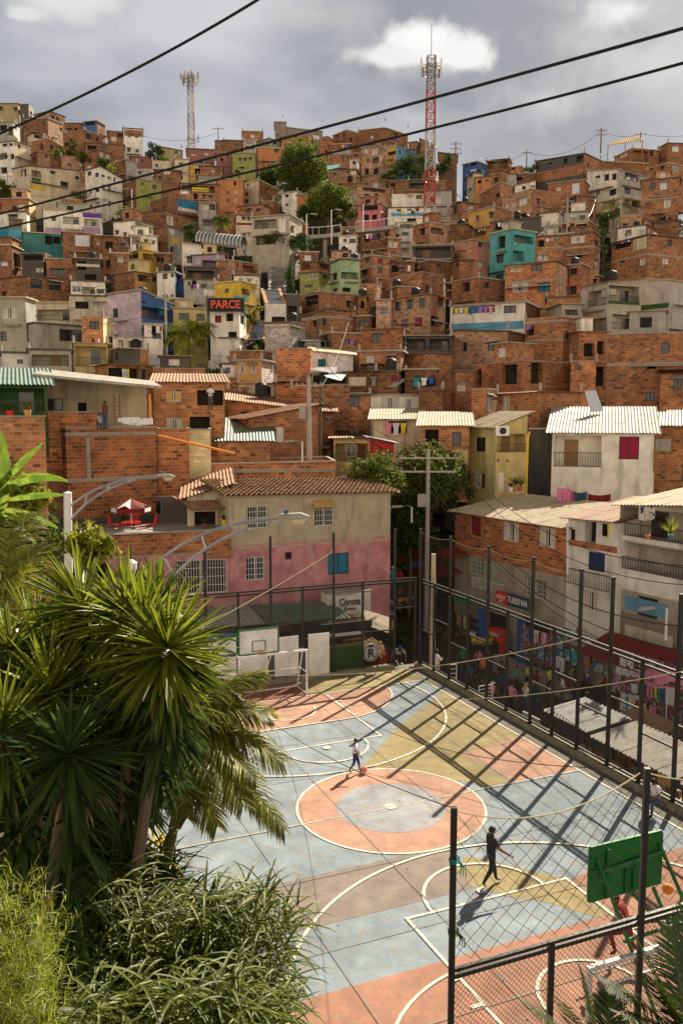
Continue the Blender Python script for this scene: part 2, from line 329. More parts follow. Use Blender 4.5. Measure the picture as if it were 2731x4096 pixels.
patch([(-7.5, -5), (-.1, -5), (-.05, -3.9), (.4, -2.9), (-.9, -2.8), (-7.5, -2.85)], 3)
patch([(-.1, -4.95), (.4, -5.6), (1.2, -6.27), (1.9, -7.29), (2.42, -7.29), (2.39, -5.65), (1.9, -5.04), (1.2, -4.2), (.6, -3.5), (-.04, -3.9)], 2)
patch([(7.15, 9.3), (6.4, 8.55), (3.3, 6.1), (.55, 3.25), (1.0, 2.6), (3.0, .8), (3.6, .05), (4.5, .05), (4.2, 2.8), (7.15, 3.5)], 2)
patch([(7.15, 3.5), (4.2, 2.8), (4.6, .05), (7.15, .05)], 1)
patch([(-7.5, 11), (7.15, 11), (7.15, 13.1), (-7.5, 13.1)], 2)
patch([(-7.5, 11), (1.7, 11), (1.7, 13.1), (-7.5, 13.1)], 6, .012)
fa = [(-1.7, 7.7), (1.7, 7.7)] + [(1.7+3.45*math.cos(rad(t)), 11-3.3*math.cos(rad(90-t)) if 0 else 11-3.3*math.sin(rad(90-(90-t)))) for t in range(88, -1, -8)]
right = [(1.7+3.45*math.sin(rad(t)), 11-3.3*math.cos(rad(t))) for t in range(0, 91, 6)]
left = [(-x, y) for x, y in reversed(right)]
area = left+right
patch(area, 1, .012)
patch([(-7.5, 7.75), (-4.9, 9.3), (-5.15, 11), (-7.5, 11)], 1, .012)
patch([(x, -y) for x, y in reversed(area)], 4, .012)
patch(arc(0, 0, 2.89, 0, 360, 72)[:-1], 1, .014); patch(arc(0, 0, 1.68, 0, 360, 60)[:-1], 5, .018)
structure(cp.build('court_paint', cm))
ln = MB()
def line(pts, w=.07, z=.022):
    P = [Vector((x, y, 0)) for x, y in pts]
    for i in range(len(P)-1):
        d = (P[i+1]-P[i]).normalized(); nn = Vector((-d.y, d.x, 0))*w/2
        if i == 0: na = nn
        if i+2 < len(P): d2 = (P[i+2]-P[i+1]).normalized(); nb = (nn+Vector((-d2.y, d2.x, 0))*w/2)/2
        else: nb = nn
        q = [P[i]-na, P[i+1]-nb, P[i+1]+nb, P[i]+na]; sheet(ln, [(a.x, a.y) for a in q], z); na = nb
line([(-7.1, 0), (7.1, 0)], .09, .026); line(arc(0, 0, 2.89, 0, 360, 96), .078)
line([(7.12, -11), (7.12, 11)], .078); line([(-7.12, -11), (-7.12, 11)], .078); line([(-7.1, 11), (7.1, 11)], .08, .026); line([(-7.1, -11), (7.1, -11)], .08, .026)
patchl = arc(0, 0, .19, 0, 360, 24)[:-1]; sheet(ln, patchl, .032)
for s in (1, -1):
    line([(-2.33, 5.55*s), (2.33, 5.55*s)], .078); line([(-2.33, 5.5*s), (-2.28, 11*s)], .08, .026); line([(2.33, 5.5*s), (2.28, 11*s)], .08, .026)
    line([(x, y*s) for x, y in arc(0, 5.5, 1.62, 180, 360)], .085, .03); line([(x, y*s) for x, y in arc(0, 9.6, 1.2, 180, 360)], .08, .03)
    line([(x, y*s) for x, y in arc(0, 9.4, 6.38, 165, 375, 80)], .085, .03); line([(x, y*s) for x, y in area], .075, .034)
    sheet(ln, arc(0, 5.2*s, .15, 0, 360, 20)[:-1], .036)
    for sx in (-2.3, 2.3):
        for yy in (8.0, 8.9, 9.8): line([(sx, yy*s), (sx+(.28 if sx > 0 else -.28), yy*s)], .1, .038)
structure(ln.build('court_lines', 'c_line'))
jt = MB(); rj = random.Random(8)
for y in range(-12, 13, 3): jt.face([cw(-7.5, y-.012, .05-.01), cw(7.15, y-.012+.03, .04), cw(7.15, y+.012+.03, .04), cw(-7.5, y+.012, .04)])
for x in (-4.5, -1.5, 1.5, 4.5): jt.face([cw(x-.012, -13, .043), cw(x+.012, -13, .043), cw(x+.032, 13, .043), cw(x+.012, 13, .043)])
for i in range(120):
    x, y = rj.uniform(-7, 7), rj.uniform(-12.5, 12.5); a = rj.uniform(0, 6.28); L_ = rj.uniform(.02, .078)
    jt.face([cw(x, y, .046), cw(x+L_*math.cos(a), y+L_*math.sin(a), .046), cw(x+L_*math.cos(a+1), y+L_*math.sin(a+1), .046)])
structure(jt.build('slab_joints', paint('joint', (.24, .23, .21), var=.3)))
# curbs under the fences
cu = MB()
cu.box(cw(7.75, -13.6, .003), CM*.32, CN*26.7, (0, 0, .22)); cu.box(cw(-7.5, 13.1, .003), CM*14.2, CN*.3, (0, 0, .22))
cu.box(cw(-7.5, -13.4, .003), CM*15.2, CN*.3, (0, 0, .22))
structure(cu.build('fence_footing', paint('mossy', (.26, .23, .15), var=.4, scale=2.5, bump=.4, dirt=.7, dirtcol=(.08, .09, .03))))
# ---------------------------------------------------------------- chain link
def mesh_mat(name, per, wid, col=(.10, .095, .085), aspect=1.0):
    if name in MATS: return MATS[name]
    m, nt, b, o = newmat(name); L = nt.links.new
    b.inputs['Base Color'].default_value = rgb(col); b.inputs['Roughness'].default_value = .6; b.inputs['Metallic'].default_value = .2
    uv = N(nt, 'ShaderNodeUVMap'); sp = N(nt, 'ShaderNodeSeparateXYZ'); L(uv.outputs[0], sp.inputs[0])
    outs = []
    for sg in (1, -1):
        a = N(nt, 'ShaderNodeMath', operation='MULTIPLY_ADD'); L(sp.outputs[1], a.inputs[0]); a.inputs[1].default_value = sg*aspect; L(sp.outputs[0], a.inputs[2])
        pp = N(nt, 'ShaderNodeMath', operation='PINGPONG'); L(a.outputs[0], pp.inputs[0]); pp.inputs[1].default_value = per/2
        lt = N(nt, 'ShaderNodeMath', operation='LESS_THAN'); L(pp.outputs[0], lt.inputs[0]); lt.inputs[1].default_value = wid/2*1.4
        outs.append(lt)
    mxm = N(nt, 'ShaderNodeMath', operation='MAXIMUM'); L(outs[0].outputs[0], mxm.inputs[0]); L(outs[1].outputs[0], mxm.inputs[1])
    tr = N(nt, 'ShaderNodeBsdfTransparent'); mi = N(nt, 'ShaderNodeMixShader')
    L(mxm.outputs[0], mi.inputs[0]); L(tr.outputs[0], mi.inputs[1]); L(b.outputs[0], mi.inputs[2]); L(mi.outputs[0], o.inputs[0])
    MATS[name] = m; return m
CL = mesh_mat('chainlink', .075, .007, (.05, .045, .04)); NET = mesh_mat('ropenet', .16, .0065, (.10, .09, .06)); CLN = mesh_mat('chainlink_near', .085, .0075, (.07, .06, .05), .9)
GN = mesh_mat('goalnet', .11, .004, (.6, .6, .58))
def fence(label, P, posts, tall, rails, holes=(), upper=None, meshm=CL, pw=.115):
    """P(s, z) -> world; posts list of s; tall set of s; rails list of z"""
    root = thing('court_fence', P(posts[0], 0), label, 'fence', 'black mesh fences round the court')
    n = (P(1, 0)-P(0, 0)).normalized()
    for s in posts:
        mb = MB(); h = 6.7 if s in tall else 4.3
        mb.bar(P(s, .2), P(s, h), pw); mb.bar(P(s, .2), P(s, .23), .2, .2); mb.build('post', 'steel', root)
    a, b = min(posts), max(posts)
    for z in rails:
        mb = MB(); mb.bar(P(a, z), P(b, z), pw*.65, pw*.6); mb.build('rail', 'steel', root)
    ps = sorted(posts)
    for i in range(len(ps)-1):
        z = 2.15+(.5 if i % 2 else -.25); mb = MB()
        if any(h[0] <= (ps[i]+ps[i+1])/2 <= h[1] for h in holes): z = 2.9
        mb.bar(P(ps[i], z), P(ps[i+1], z), .06); mb.build('rail', 'steel', root)
        zb = 2.9 if z == 2.9 else .3
        mm = MB(); q = [(ps[i], zb), (ps[i+1], zb), (ps[i+1], 4.25), (ps[i], 4.25)]
        off = n.cross(Vector((0, 0, 1)))*.03
        mm.face([P(*t)+off for t in q], 0, q); mm.build('mesh_panel', meshm, root)
    if upper:
        mm = MB(); T = sorted(t for t in tall if upper[0] <= t <= upper[1])
        for s0, s1 in zip(T, T[1:]):
            K = 8
            for k in range(K):
                u, v = s0+(s1-s0)*k/K, s0+(s1-s0)*(k+1)/K
                sag = lambda t: 6.55-.16*4*((t-s0)/(s1-s0))*(1-(t-s0)/(s1-s0))
                q = [(u, 4.32), (v, 4.32), (v, sag(v)), (u, sag(u))]; mm.face([P(*t) for t in q], 0, q)
        mm.build('upper_net', NET, root)
        rp = MB()
        for s0, s1 in zip(T, T[1:]):
            rp.tube([P(lerp(s0, s1, k/10), 6.57-.16*4*(k/10)*(1-k/10)) for k in range(11)], .007, 4)
        rp.build('net_rope', 'rope', root)
    return root
fence('black mesh fence along the market street, tall posts above its double rail', lambda s, z: cw(7.93, s, z),
      [12.94, 11.55, 10.14, 8.61, 7.06, 5.61, 3.99, 2.62, 1.18, -.44, -1.95, -3.45, -4.95, -6.45, -7.95, -9.45, -10.95, -13.0],
      {12.94, 10.14, 7.06, 3.99, 1.18, -.44, -3.45, -6.45, -9.45}, [4.3, 4.14, .32], upper=(-20, 20))
fence('black mesh fence behind the far goal, between court and pink house', lambda s, z: cw(s, 13.22, z),
      [7.83, 6.74, 5.08, 3.62, 2.1, .6, -.9, -2.35, -3.9, -5.5, -7.1], {6.74, 3.62, .6, -2.35, -5.5}, [4.3, 4.16], holes=[(6.74, 7.83)])
fence('black mesh fence nearest the viewer with loose rope netting above', lambda s, z: cw(s, -13.18, z),
      [-5.62, -3.92, -2.24, -.6, 1.1, 2.8, 4.5, 6.2, 7.8], {-5.62, -2.24, 1.1, 4.5}, [4.3, 4.2], upper=None, meshm=CLN, pw=.085)
# ---------------------------------------------------------------- loose net strung between the near posts
def catenary(a, b, sag, n=24):
    a, b = Vector(a), Vector(b)
    return [a.lerp(b, i/n)-Vector((0, 0, sag*4*(i/n)*(1-i/n))) for i in range(n+1)]
def net_between(root, A, B, sag, zlow):
    NX = 22; top = catenary(A, B, sag, NX); nb = MB(); K = 14
    def pt(i, j):
        t = top[i]; z = t.z+(zlow-t.z)*j/K; w = .012*math.sin(i*1.7+j*2.3)
        return Vector((t.x, t.y, z))+CN*w+CM*(.022*math.sin(j*1.3+i*.4))
    for i in range(0, NX):
        for j in range(0, K):
            if (i+j) % 2 == 0:
                nb.tube([pt(i, j), pt(i+1, j+1)], .0045, 3, cap=False)
            else: nb.tube([pt(i+1, j), pt(i, j+1)], .0045, 3, cap=False)
    nb.build('rope_mesh', 'rubber', root)
    r = MB(); r.tube(top, .011, 5); r.build('top_rope', 'rope', root)
nr = thing('safety_net', cw(-4, -13.1, 4.3), 'loose black rope net hung between the two nearest tall posts', 'net')
net_between(nr, cw(-5.56, -13.1, 6.6), cw(-2.3, -13.1, 6.6), .35, 4.35)
nr2 = thing('safety_net', cw(-1, -13.1, 4.3), 'black rope net right of the rightmost near post', 'net')
net_between(nr2, cw(-2.2, -13.1, 6.6), cw(1.05, -13.1, 6.6), .35, 4.35)
# ================================================================ houses
TS = {'A1': (0, 380), 'A2': (900, 380), 'A3': (1811, 380), 'B1': (0, 980), 'B2': (900, 980), 'B3': (1811, 980), 'C1': (0, 1580), 'C2': (900, 1580), 'C3': (1811, 1580)}
KZ = 920/1568
TS = {k: (a, b, KZ) for k, (a, b) in TS.items()}
TS.update(D=(0, 0, 1.7417), Z5=(1500, 2050, .785), G=(1500, 1700, .4252), Q=(2250, 1950, .3068), Z4=(500, 2150, .7015), K=(620, 1880, .625), Z6=(1600, 2500, .7213), Z8=(1700, 3150, .6575), V1=(0, 2100, .7015), V2=(0, 3000, .7653))
def tp(t, x, y): a, b, k = TS[t]; return a+x*k, b+y*k
RND = random.Random(7)
def wall(mb, im, O, u, L, zb, z0, z1, rects, nrm, U0=0.0, mi=0, split=None):
    """wall with openings; rects (s0,z0,s1,z1,depth); reveals go to im inward"""
    zm = min(z0, z1); R = []
    for (a, b, c, d, dep, *_) in rects:
        a = max(a, .06); c = min(c, L-.06); b = max(b, zb+.05); d = min(d, zm-.06)
        if c-a > .12 and d-b > .12: R.append((a, b, c, d, dep))
    ss = sorted({0, L} | {r[0] for r in R} | {r[2] for r in R}); zz = sorted(({split} if split and zb < split < zm else set()) | {zb, zm} | {r[1] for r in R} | {r[3] for r in R})
    P = lambda s, z: Vector((O.x+u.x*s, O.y+u.y*s, z))
    for i in range(len(ss)-1):
        for j in range(len(zz)-1):
            sm, zc = (ss[i]+ss[i+1])/2, (zz[j]+zz[j+1])/2
            if any(r[0] < sm < r[2] and r[1] < zc < r[3] for r in R): continue
            q = [(ss[i], zz[j]), (ss[i+1], zz[j]), (ss[i+1], zz[j+1]), (ss[i], zz[j+1])]
            mb.face([P(*t) for t in q], 2 if split and zc < split else mi, [(U0+t[0], t[1]) for t in q])
    if abs(z0-z1) > .01:
        q = [(0, zm), (L, zm), (L, z1)] if z1 > z0 else [(0, zm), (L, zm), (0, z0)]
        mb.face([P(*t) for t in q], mi, [(U0+t[0], t[1]) for t in q])
    for a, b, c, d, dep in R:
        n = -nrm*dep
        for (p, q) in (((a, b), (c, b)), ((c, b), (c, d)), ((c, d), (a, d)), ((a, d), (a, b))):
            A, B = P(*p), P(*q); mb.face([A, A+n, B+n, B], mi, [(p[0], p[1]), (p[0]+dep, p[1]), (q[0]+dep, q[1]), (q[0], q[1])])
        if dep > .5:   # back wall of a recess
            mb.face([P(a, b)+n, P(c, b)+n, P(c, d)+n, P(a, d)+n], mi, [(a, b), (c, b), (c, d), (a, d)])
PANE = dict(w='glass', c='curtain', l='bright', g='dark', y='curtY', r='curtR', n='curtB')  # bright: pale colour stands in for reflected sky as well as light curtains
def window(root, P, a, b, c, d, nrm, kind, small):
    """frame + pane set back in the opening"""
    ins = -nrm*.09; fw = .05 if not small else .07
    fm = 'wframe' if kind in 'clgy' else 'frame'
    f = MB(); H = lambda s, z: P(s, z)+ins
    th = .04
    def fb(s0, z0, s1, z1): f.bar(H(s0, z0), H(s1, z1), fw, th if abs(s1-s0) < 1e-6 else fw)
    fb(a, b+fw/2, c, b+fw/2); fb(a, d-fw/2, c, d-fw/2); fb(a+fw/2, b, a+fw/2, d); fb(c-fw/2, b, c-fw/2, d)
    w = c-a
    if w > .6: fb((a+c)/2, b, (a+c)/2, d)
    if kind == 'g':
        k = max(3, int(w/.13))
        for i in range(1, k): f.bar(H(a+w*i/k, b)+nrm*.1, H(a+w*i/k, d)+nrm*.1, .025)
        for i in (1, 2, 3): f.bar(H(a, lerp(b, d, i/4))+nrm*.1, H(c, lerp(b, d, i/4))+nrm*.1, .02)
    o = f.build('window', fm, root)
    p = MB(); q = -nrm*.05
    if kind == 'c' or kind == 'y' or kind == 'r' or kind == 'n':
        p.face([H(a, b)+q, H(c, b)+q, H(c, d)+q, H(a, d)+q], 1)
        cur = MB(); n = 9
        for side in (0, 1):
            lo, hi = (a+fw, a+w*.40) if side == 0 else (c-w*.40, c-fw)
            if kind in 'rn': lo, hi = (a+fw, (a+c)/2-.02) if side == 0 else ((a+c)/2+.02, c-fw)
            for i in range(n):
                s0, s1 = lerp(lo, hi, i/n), lerp(lo, hi, (i+1)/n); o0, o1 = .015*(i % 2), .015*((i+1) % 2)
                p.face([H(s0, b+fw)+q*.7+nrm*o0, H(s1, b+fw)+q*.7+nrm*o1, H(s1, d-fw)+q*.7+nrm*o1, H(s0, d-fw)+q*.7+nrm*o0], 0)
        p.build('pane', [PANE[kind], 'glass'], o)
    else:
        p.face([H(a, b)+q, H(c, b)+q, H(c, d)+q, H(a, d)+q], 0); p.build('pane', PANE[kind], o)
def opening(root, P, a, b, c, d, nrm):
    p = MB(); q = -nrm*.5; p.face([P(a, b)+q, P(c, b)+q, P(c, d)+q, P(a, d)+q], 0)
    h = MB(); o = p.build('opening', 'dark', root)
def railing(root, P, a, b, c, h, nrm, mat='frame', name='railing'):
    f = MB(); k = max(4, int((c-a)/.16)); o = nrm*.03
    f.bar(P(a, b+h)+o, P(c, b+h)+o, .045); f.bar(P(a, b+.06)+o, P(c, b+.06)+o, .03)
    for i in range(k+1): f.bar(P(lerp(a, c, i/k), b)+o, P(lerp(a, c, i/k), b+h)+o, .022)
    f.build(name, mat, root)
def door(root, P, a, b, c, d, nrm, mat):
    f = MB(); o = -nrm*.12; f.box(P(a, b)+o, P(c, b)-P(a, b), nrm*.05, Vector((0, 0, d-b))); t = f.build('door', mat, root)
    h = MB(); h.bar(P(lerp(a, c, .85), b+.95)+o+nrm*.09, P(lerp(a, c, .85), b+1.1)+o+nrm*.09, .03); h.build('handle', 'galv', t)
def laundry(P, a, z, c, nrm, n, label, size=.55):
    """washing on a line: a thing with line and garments"""
    root = thing('clothes_line', P(a, z)+nrm*.12, label, 'clothes line', 'clothes hung out on the hillside')
    r = MB(); r.tube([P(a, z)+nrm*.12, P((a+c)/2, z-.04)+nrm*.12, P(c, z)+nrm*.12], .008, 4); r.build('line', 'rope', root)
    cols = ['whitefab', 'bluefab', 'pinkfab', 'redfab', 'whitefab', 'blackfab', 'tealfab', 'yellowfab', 'purplefab', 'whitefab']
    for i in range(n):
        s = lerp(a, c, (i+.5)/n); w = (c-a)/n*.42; hh = size*RND.uniform(.7, 1.25); m = MB(); o = nrm*.13
        pts = [(-w, 0), (-w, -hh*.3), (-w*.75, -hh*.32), (-w*.8, -hh), (w*.7, -hh*.97), (w*.75, -hh*.3), (w, -hh*.28), (w, 0)]
        A = [P(s+x, z+y)+o+nrm*.03*math.sin(y*7+i) for x, y in pts]; m.face(A); m.face([v+nrm*.015 for v in reversed(A)])
        m.build('garment', RND.choice(cols), root)
def panel(root, P, a, b, c, d, nrm, mat):
    m = MB(); m.box(P(a, b), P(c, b)-P(a, b), nrm*.03, Vector((0, 0, d-b))); m.build('painted_band', mat, root)
HOUSES = []
def extra_rows(R, L, z0, z1, zb, d, fi, nf, opt):
    """storeys further down the same front repeat its openings; blank flanks get a few small ones"""
    if d < 62 or fi >= nf or 'plain' in opt: return
    ws = [r for r in R if r[5] not in 'phfk']; rr = random.Random(int(L*1000)+fi)
    lo = min([r[1] for r in ws], default=min(z0, z1)-2.2); bands = [r for r in R if r[5] == 'p']
    if ws: row = [(r[0], r[2], min(1.3, r[3]-r[1])) for r in ws if r[1] < lo+.7]
    elif L > 3: row = [(L*.25-.4, L*.25+.3, .9)]+([(L*.68, L*.68+.7, .9)] if L > 5 else [])
    else: row = []
    if not ws:
        for (a, c, h) in row:
            if rr.random() < .6 and not any(b[0] < c and b[2] > a for b in bands): R.append((a, lo, c, lo+h, .14, 'w', None))
        lo += 0
    for k in (1, 2):
        for (a, c, h) in row:
            if rr.random() < .8: t = rr.choice('wwccogl'); w = min(c-a, 1.7); R.append((a, lo-2.5*k, a+w, lo-2.5*k+max(.7, h), .5 if t == 'o' else .14, t, None))
def clutter(root, corners, zt, zbase, nf, d):
    if d < 62: return
    rr = random.Random(int(corners[0].x*97+corners[0].y*13)); m = MB(); made = False
    for fi in range(nf):
        O, E = corners[fi], corners[fi+1]; L = (E-O).length; u = (E-O).normalized(); n = Vector((u.y, -u.x, 0)); z = min(zt[fi], zt[fi+1])
        if L < 2.2: continue
        for k in (1, 2):
            if rr.random() < .55:
                a = rr.uniform(0, .35)*L; b = L*rr.uniform(.6, 1.02); zz = z-2.55*k+rr.uniform(-.1, .15); q = Vector((O.x, O.y, zz))+u*a; pr = rr.uniform(.25, .95)
                m = MB(); m.box(q, u*(b-a), n*pr-UP*.12*(pr > .5), (0, 0, .09)); m.build('ledge', rr.choice(['slab', 'slabD', 'tingrey', 'tinrust', 'slab']), root)
    if rr.random() < .30 and d < 160 and not any(q in root['label'] for q in ('under the sky blue', 'plain orange brick house', 'plasterboard', 'steel balcony')) and (corners[1]-corners[0]).length > 3:     # a small room put up on the roof
        z = max(zt); cx_ = (corners[0]+corners[1]+corners[2]+corners[3])/4; u = (corners[1]-corners[0]); w = (corners[3]-corners[0]); fw, fd, hh = rr.uniform(.35, .6), rr.uniform(.4, .6), rr.uniform(1.1, 2.0)
        o = corners[0]+u*rr.uniform(.05, .95-fw)+w*.3+UP*0; o = Vector((o.x, o.y, z-.05)); un = u.normalized(); nn = Vector((un.y, -un.x, 0)); m = MB(); m.box(o, u*fw, w*fd, (0, 0, hh)); rm = m.build('roof_room', rr.choice(['brick', 'brickD', 'brickL', 'brick', 'grey', 'creamY', 'white', 'slate']), root)
        m = MB(); m.box(o-u.normalized()*.25+nn*.3+UP*hh, u*fw+un*.5, w*fd-nn*.5, (0, 0, .07)); m.build('sheet_roof', rr.choice(['tingrey', 'tinrust', 'tincream', 'tinwhite']), rm)
        a = (u*fw).length; m = MB(); m.box(o+un*a*.3+nn*.012+UP*hh*.35, un*min(.9, a*.35), -nn*.01, UP*hh*.42); m.build('window', rr.choice(['glass', 'dark', 'curtain']), rm)
        return
    if rr.random() < .45:     # column stubs of a storey still to come
        z = max(zt)
        for c in corners[:3]: m = MB(); m.cbox(Vector((c.x, c.y, z+.3)), .18, .18, .7); m.build('column_stub', 'slab', root)
def house(line):
    t, xs, ys, mat, roof, opts, wins, label = [q.strip() for q in line.split('|')]
    xs = [float(q) for q in xs.split(',')]; ys = [float(q) for q in ys.split(',')]
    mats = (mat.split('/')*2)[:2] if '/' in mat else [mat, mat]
    opt = dict(q.split('=') for q in opts.split()) if opts else {}
    xl, xc, xr = [tp(t, q, 0)[0] for q in xs]; yt, yb = tp(t, 0, ys[0])[1], tp(t, 0, ys[1])[1]
    if xc-xl < 13 and 'c' not in opt: xc = xl
    ytl = tp(t, 0, float(opt['l']))[1] if 'l' in opt else None; ytr = tp(t, 0, float(opt['r']))[1] if 'r' in opt else None
    d = float(opt.get('d', 0)) or depth_of(yb)
    D0 = float(opt.get('w', 0)); ym = (yt+yb)/2
    far = d > 85
    if 'c' in opt or (xc-xl > 3 and xr-xc > 3):
        P0 = at(xc, ym, d); kl, kr = ray(xl, ym).x, ray(xr, ym).x
        D0 = D0 or min(6.5, max(3.2, .7*(xr-xl)/FPX*d)); best = None
        for i in range(4, 172):
            a = rad(i/2); dl = Vector((-math.cos(a), math.sin(a), 0)); dr = Vector((math.sin(a), math.cos(a), 0))
            e = dl.x-kl*dl.y; g2 = dr.x-kr*dr.y
            if abs(e) < 1e-4 or abs(g2) < 1e-4: continue
            tl = (kl*P0.y-P0.x)/e; tr = (kr*P0.y-P0.x)/g2
            if tl <= .1 or tr <= .1: continue
            nar = tr if (xr-xc) < (xc-xl) else tl; sc = abs(nar-D0)+.02*max(tl, tr)
            if best is None or sc < best[0]: best = (sc, a, tl, tr, dl, dr)
        if best is None: print('HOUSE FAIL', label); return
        _, a, tl, tr, dl, dr = best
        A = Vector((P0.x, P0.y, 0))+dl*tl; B = Vector((P0.x, P0.y, 0)); Cc = B+dr*tr; Dd = A+dr*tr
        faces = [(A, -dl, tl, 0, 1, Vector((-dr.x, -dr.y, 0)), xl, xc), (B, dr, tr, 1, 2, Vector((-dl.x, -dl.y, 0)), xc, xr)]
        main = 0
    else:
        mid = (xl+xr)/2; kb = ray(mid, ym).x; b = math.atan(kb)+rad(float(opt.get('a', 0))); u = Vector((math.cos(b), -math.sin(b), 0)); wv = Vector((math.sin(b), math.cos(b), 0))
        Pm = at(mid, ym, d); kl, kr = ray(xl, ym).x, ray(xr, ym).x
        f1 = lambda k: (k*Pm.y-Pm.x)/(u.x-k*u.y)
        A = Vector((Pm.x, Pm.y, 0))+u*f1(kl); B = Vector((Pm.x, Pm.y, 0))+u*f1(kr); dp = D0 or 5.5
        Cc, Dd = B+wv*dp, A+wv*dp
        faces = [(A, u, (B-A).length, 0, 1, -wv, xl, xr)]; main = 0
    def zat(p, sy): return CAMZ+ray(1365, sy).z*p.y
    zB = zat(B, yt) if ('c' in opt or len(faces) == 2) else zat(Vector((0, d, 0)), yt)
    zA = zat(A, ytl) if ytl is not None else zB
    if len(faces) == 2: zC = zat(Cc, ytr) if ytr is not None else zB
    else:
        if ytr is not None: zB = zat(B, ytr)
        zC = zB
    zD = zA+zC-zB
    rise = float(opt.get('rise', 0)); 
    if roof and roof[0] in 'TM': zC += rise; zD += rise
    zbase = min(zat(A, yb), zat(B, yb)) - float(opt.get('bury', 5 if d > 58 else 2))
    zbase = max(zbase, min(tz(B.x, B.y)-1, zbase+99)) if d > 58 else zbase
    ctr = (A+B+Cc+Dd)/4
    cat = opt.get('cat', 'house').replace('_', ' ')
    root = thing({'house': 'house'}.get(cat, cat.replace(' ', '_')), Vector((B.x, B.y, zbase)), label, cat)
    corners = [A, B, Cc, Dd]; zt = [zA, zB, zC, zD]
    items = []
    for w in (wins.split() if wins else []):
        k = w[0]; rest = w[1:]; col = None
        if ':' in rest: col, rest = rest.split(':')
        x, y, ww, hh = [float(q) for q in rest.split(',')]
        items.append((k, col, x, y, ww, hh))
    wb = MB(); split = None; m3 = list(mats)
    if 'low' in opt: lm, ly = opt['low'].split('@'); split = zat(A, tp(t, 0, float(ly))[1]); m3.append(lm)
    for fi in range(4):
        O, E = corners[fi], corners[(fi+1) % 4]; z0, z1 = zt[fi], zt[(fi+1) % 4]; L = (E-O).length; u = (E-O).normalized(); nrm = Vector((u.y, -u.x, 0))
        R = []
        if fi < len(faces):
            f = faces[fi]
            for (k, col, x, y, ww, hh) in items:
                X0, Y0 = tp(t, x, y); X1, Y1 = tp(t, x+ww, y+hh); xm = (X0+X1)/2
                if not (f[6]-1 <= xm <= f[7]+1): continue
                def plane(X, Y):
                    r = ray(X, (Y0+Y1)/2); kk = r.x; s = (kk*O.y-O.x)/(u.x-kk*u.y); p = O+u*s
                    return s, CAMZ+ray(X, Y).z*p.y
                s0, _ = plane(X0, Y0); s1, _ = plane(X1, Y0); _, zh = plane(xm, Y0); _, zl = plane(xm, Y1)
                s0, s1 = max(.08, s0), min(L-.08, s1); zh = min(zh, min(z0, z1)-.07)
                if s1-s0 < .15 or zh-zl < .15: continue
                R.append((s0, zl, s1, zh, {'o': .5, 'b': 1.1, 'd': .12, 'p': 0, 'f': 0, 'h': 0}.get(k, .14), k, col))
        extra_rows(R, L, z0, z1, zbase, d, fi, len(faces), opt)
        Pf = lambda s, z, O=O, u=u: Vector((O.x+u.x*s, O.y+u.y*s, z))
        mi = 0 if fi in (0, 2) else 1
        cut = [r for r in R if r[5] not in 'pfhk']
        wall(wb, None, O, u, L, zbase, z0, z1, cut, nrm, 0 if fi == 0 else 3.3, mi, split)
        for (a, b, c, dd, dep, k, col) in R:
            if k == 'p': panel(root, Pf, a, b, c, dd, nrm, col)
            elif k == 'o': opening(root, Pf, a, b, c, dd, nrm)
            elif k == 'd': door(root, Pf, a, b, c, dd, nrm, col or 'wood')
            elif k == 'h': laundry(Pf, a, dd, c, nrm, max(3, int((c-a)/.5)), ('washing hung out on the '+label) if len(label.split()) <= 11 else 'washing hung out on the '+' '.join(label.split()[:11]), (dd-b))
            elif k == 'k': railing(root, Pf, a, b, c, dd-b, nrm*14, col or 'frame')
            elif k == 'b':
                railing(root, Pf, a, b, c, min(.95, (dd-b)*.45), nrm, 'frame' if not col else col)
                # door or window in the recess
                q = -nrm*1.08; m = MB(); w3 = min(1.0, (c-a)*.3); s0 = lerp(a, c, RND.choice((.2, .5, .62))); m.box(Pf(s0, b)+q, u*w3, nrm*.03, Vector((0, 0, min(2.0, (dd-b)*.85)))); m.build('door', 'glass' if RND.random() < .6 else 'wood', root)
            else:
                window(root, Pf, a, b, c, dd, nrm, k, far)
                if d > 62 and RND.random() < .4: hd = MB(); hd.box(Pf(a-.15, dd+.06), u*(c-a+.3), nrm*.45-UP*.12, (0, 0, .05)); hd.build('window_hood', RND.choice(['slab', 'tingrey', 'tinrust', 'tincream', 'redplastic' if RND.random() < .2 else 'slab']), root)
    wb.build('wall', m3, root); clutter(root, corners, zt, zbase, len(faces), d)
    # concrete ring beams
    if 'beam' in opt:
        for by in opt['beam'].split(';'):
            bm = MB(); Y = tp(t, 0, float(by))[1]; zz = zat(B, Y)
            for fi in range(2):
                O, E = corners[fi], corners[fi+1]; u = (E-O).normalized(); nrm = Vector((u.y, -u.x, 0)); bm.box(Vector((O.x, O.y, zz))-nrm*.02, (E-O), nrm*.045, (0, 0, .2))
            bm.build('ring_beam', 'slab', root)
    # roof
    rt = roof[0] if roof else 'N'; rm = roof[1:] or {'F': RND.choice(['slabD', 'slab', 'slab', 'tincream', 'slabD']), 'T': RND.choice(['tingrey', 'tinrust', 'tincream', 'tingrey']), 'M': 'tile', 'N': 'slab'}[rt]  # cream among the slabs puts sunlit roof edges into the colour
    oh = {'F': .22, 'T': .38, 'M': .4, 'N': .03}[rt]; th = {'F': .14, 'T': .05, 'M': .07, 'N': .08}[rt]
    rb = MB(); top = []
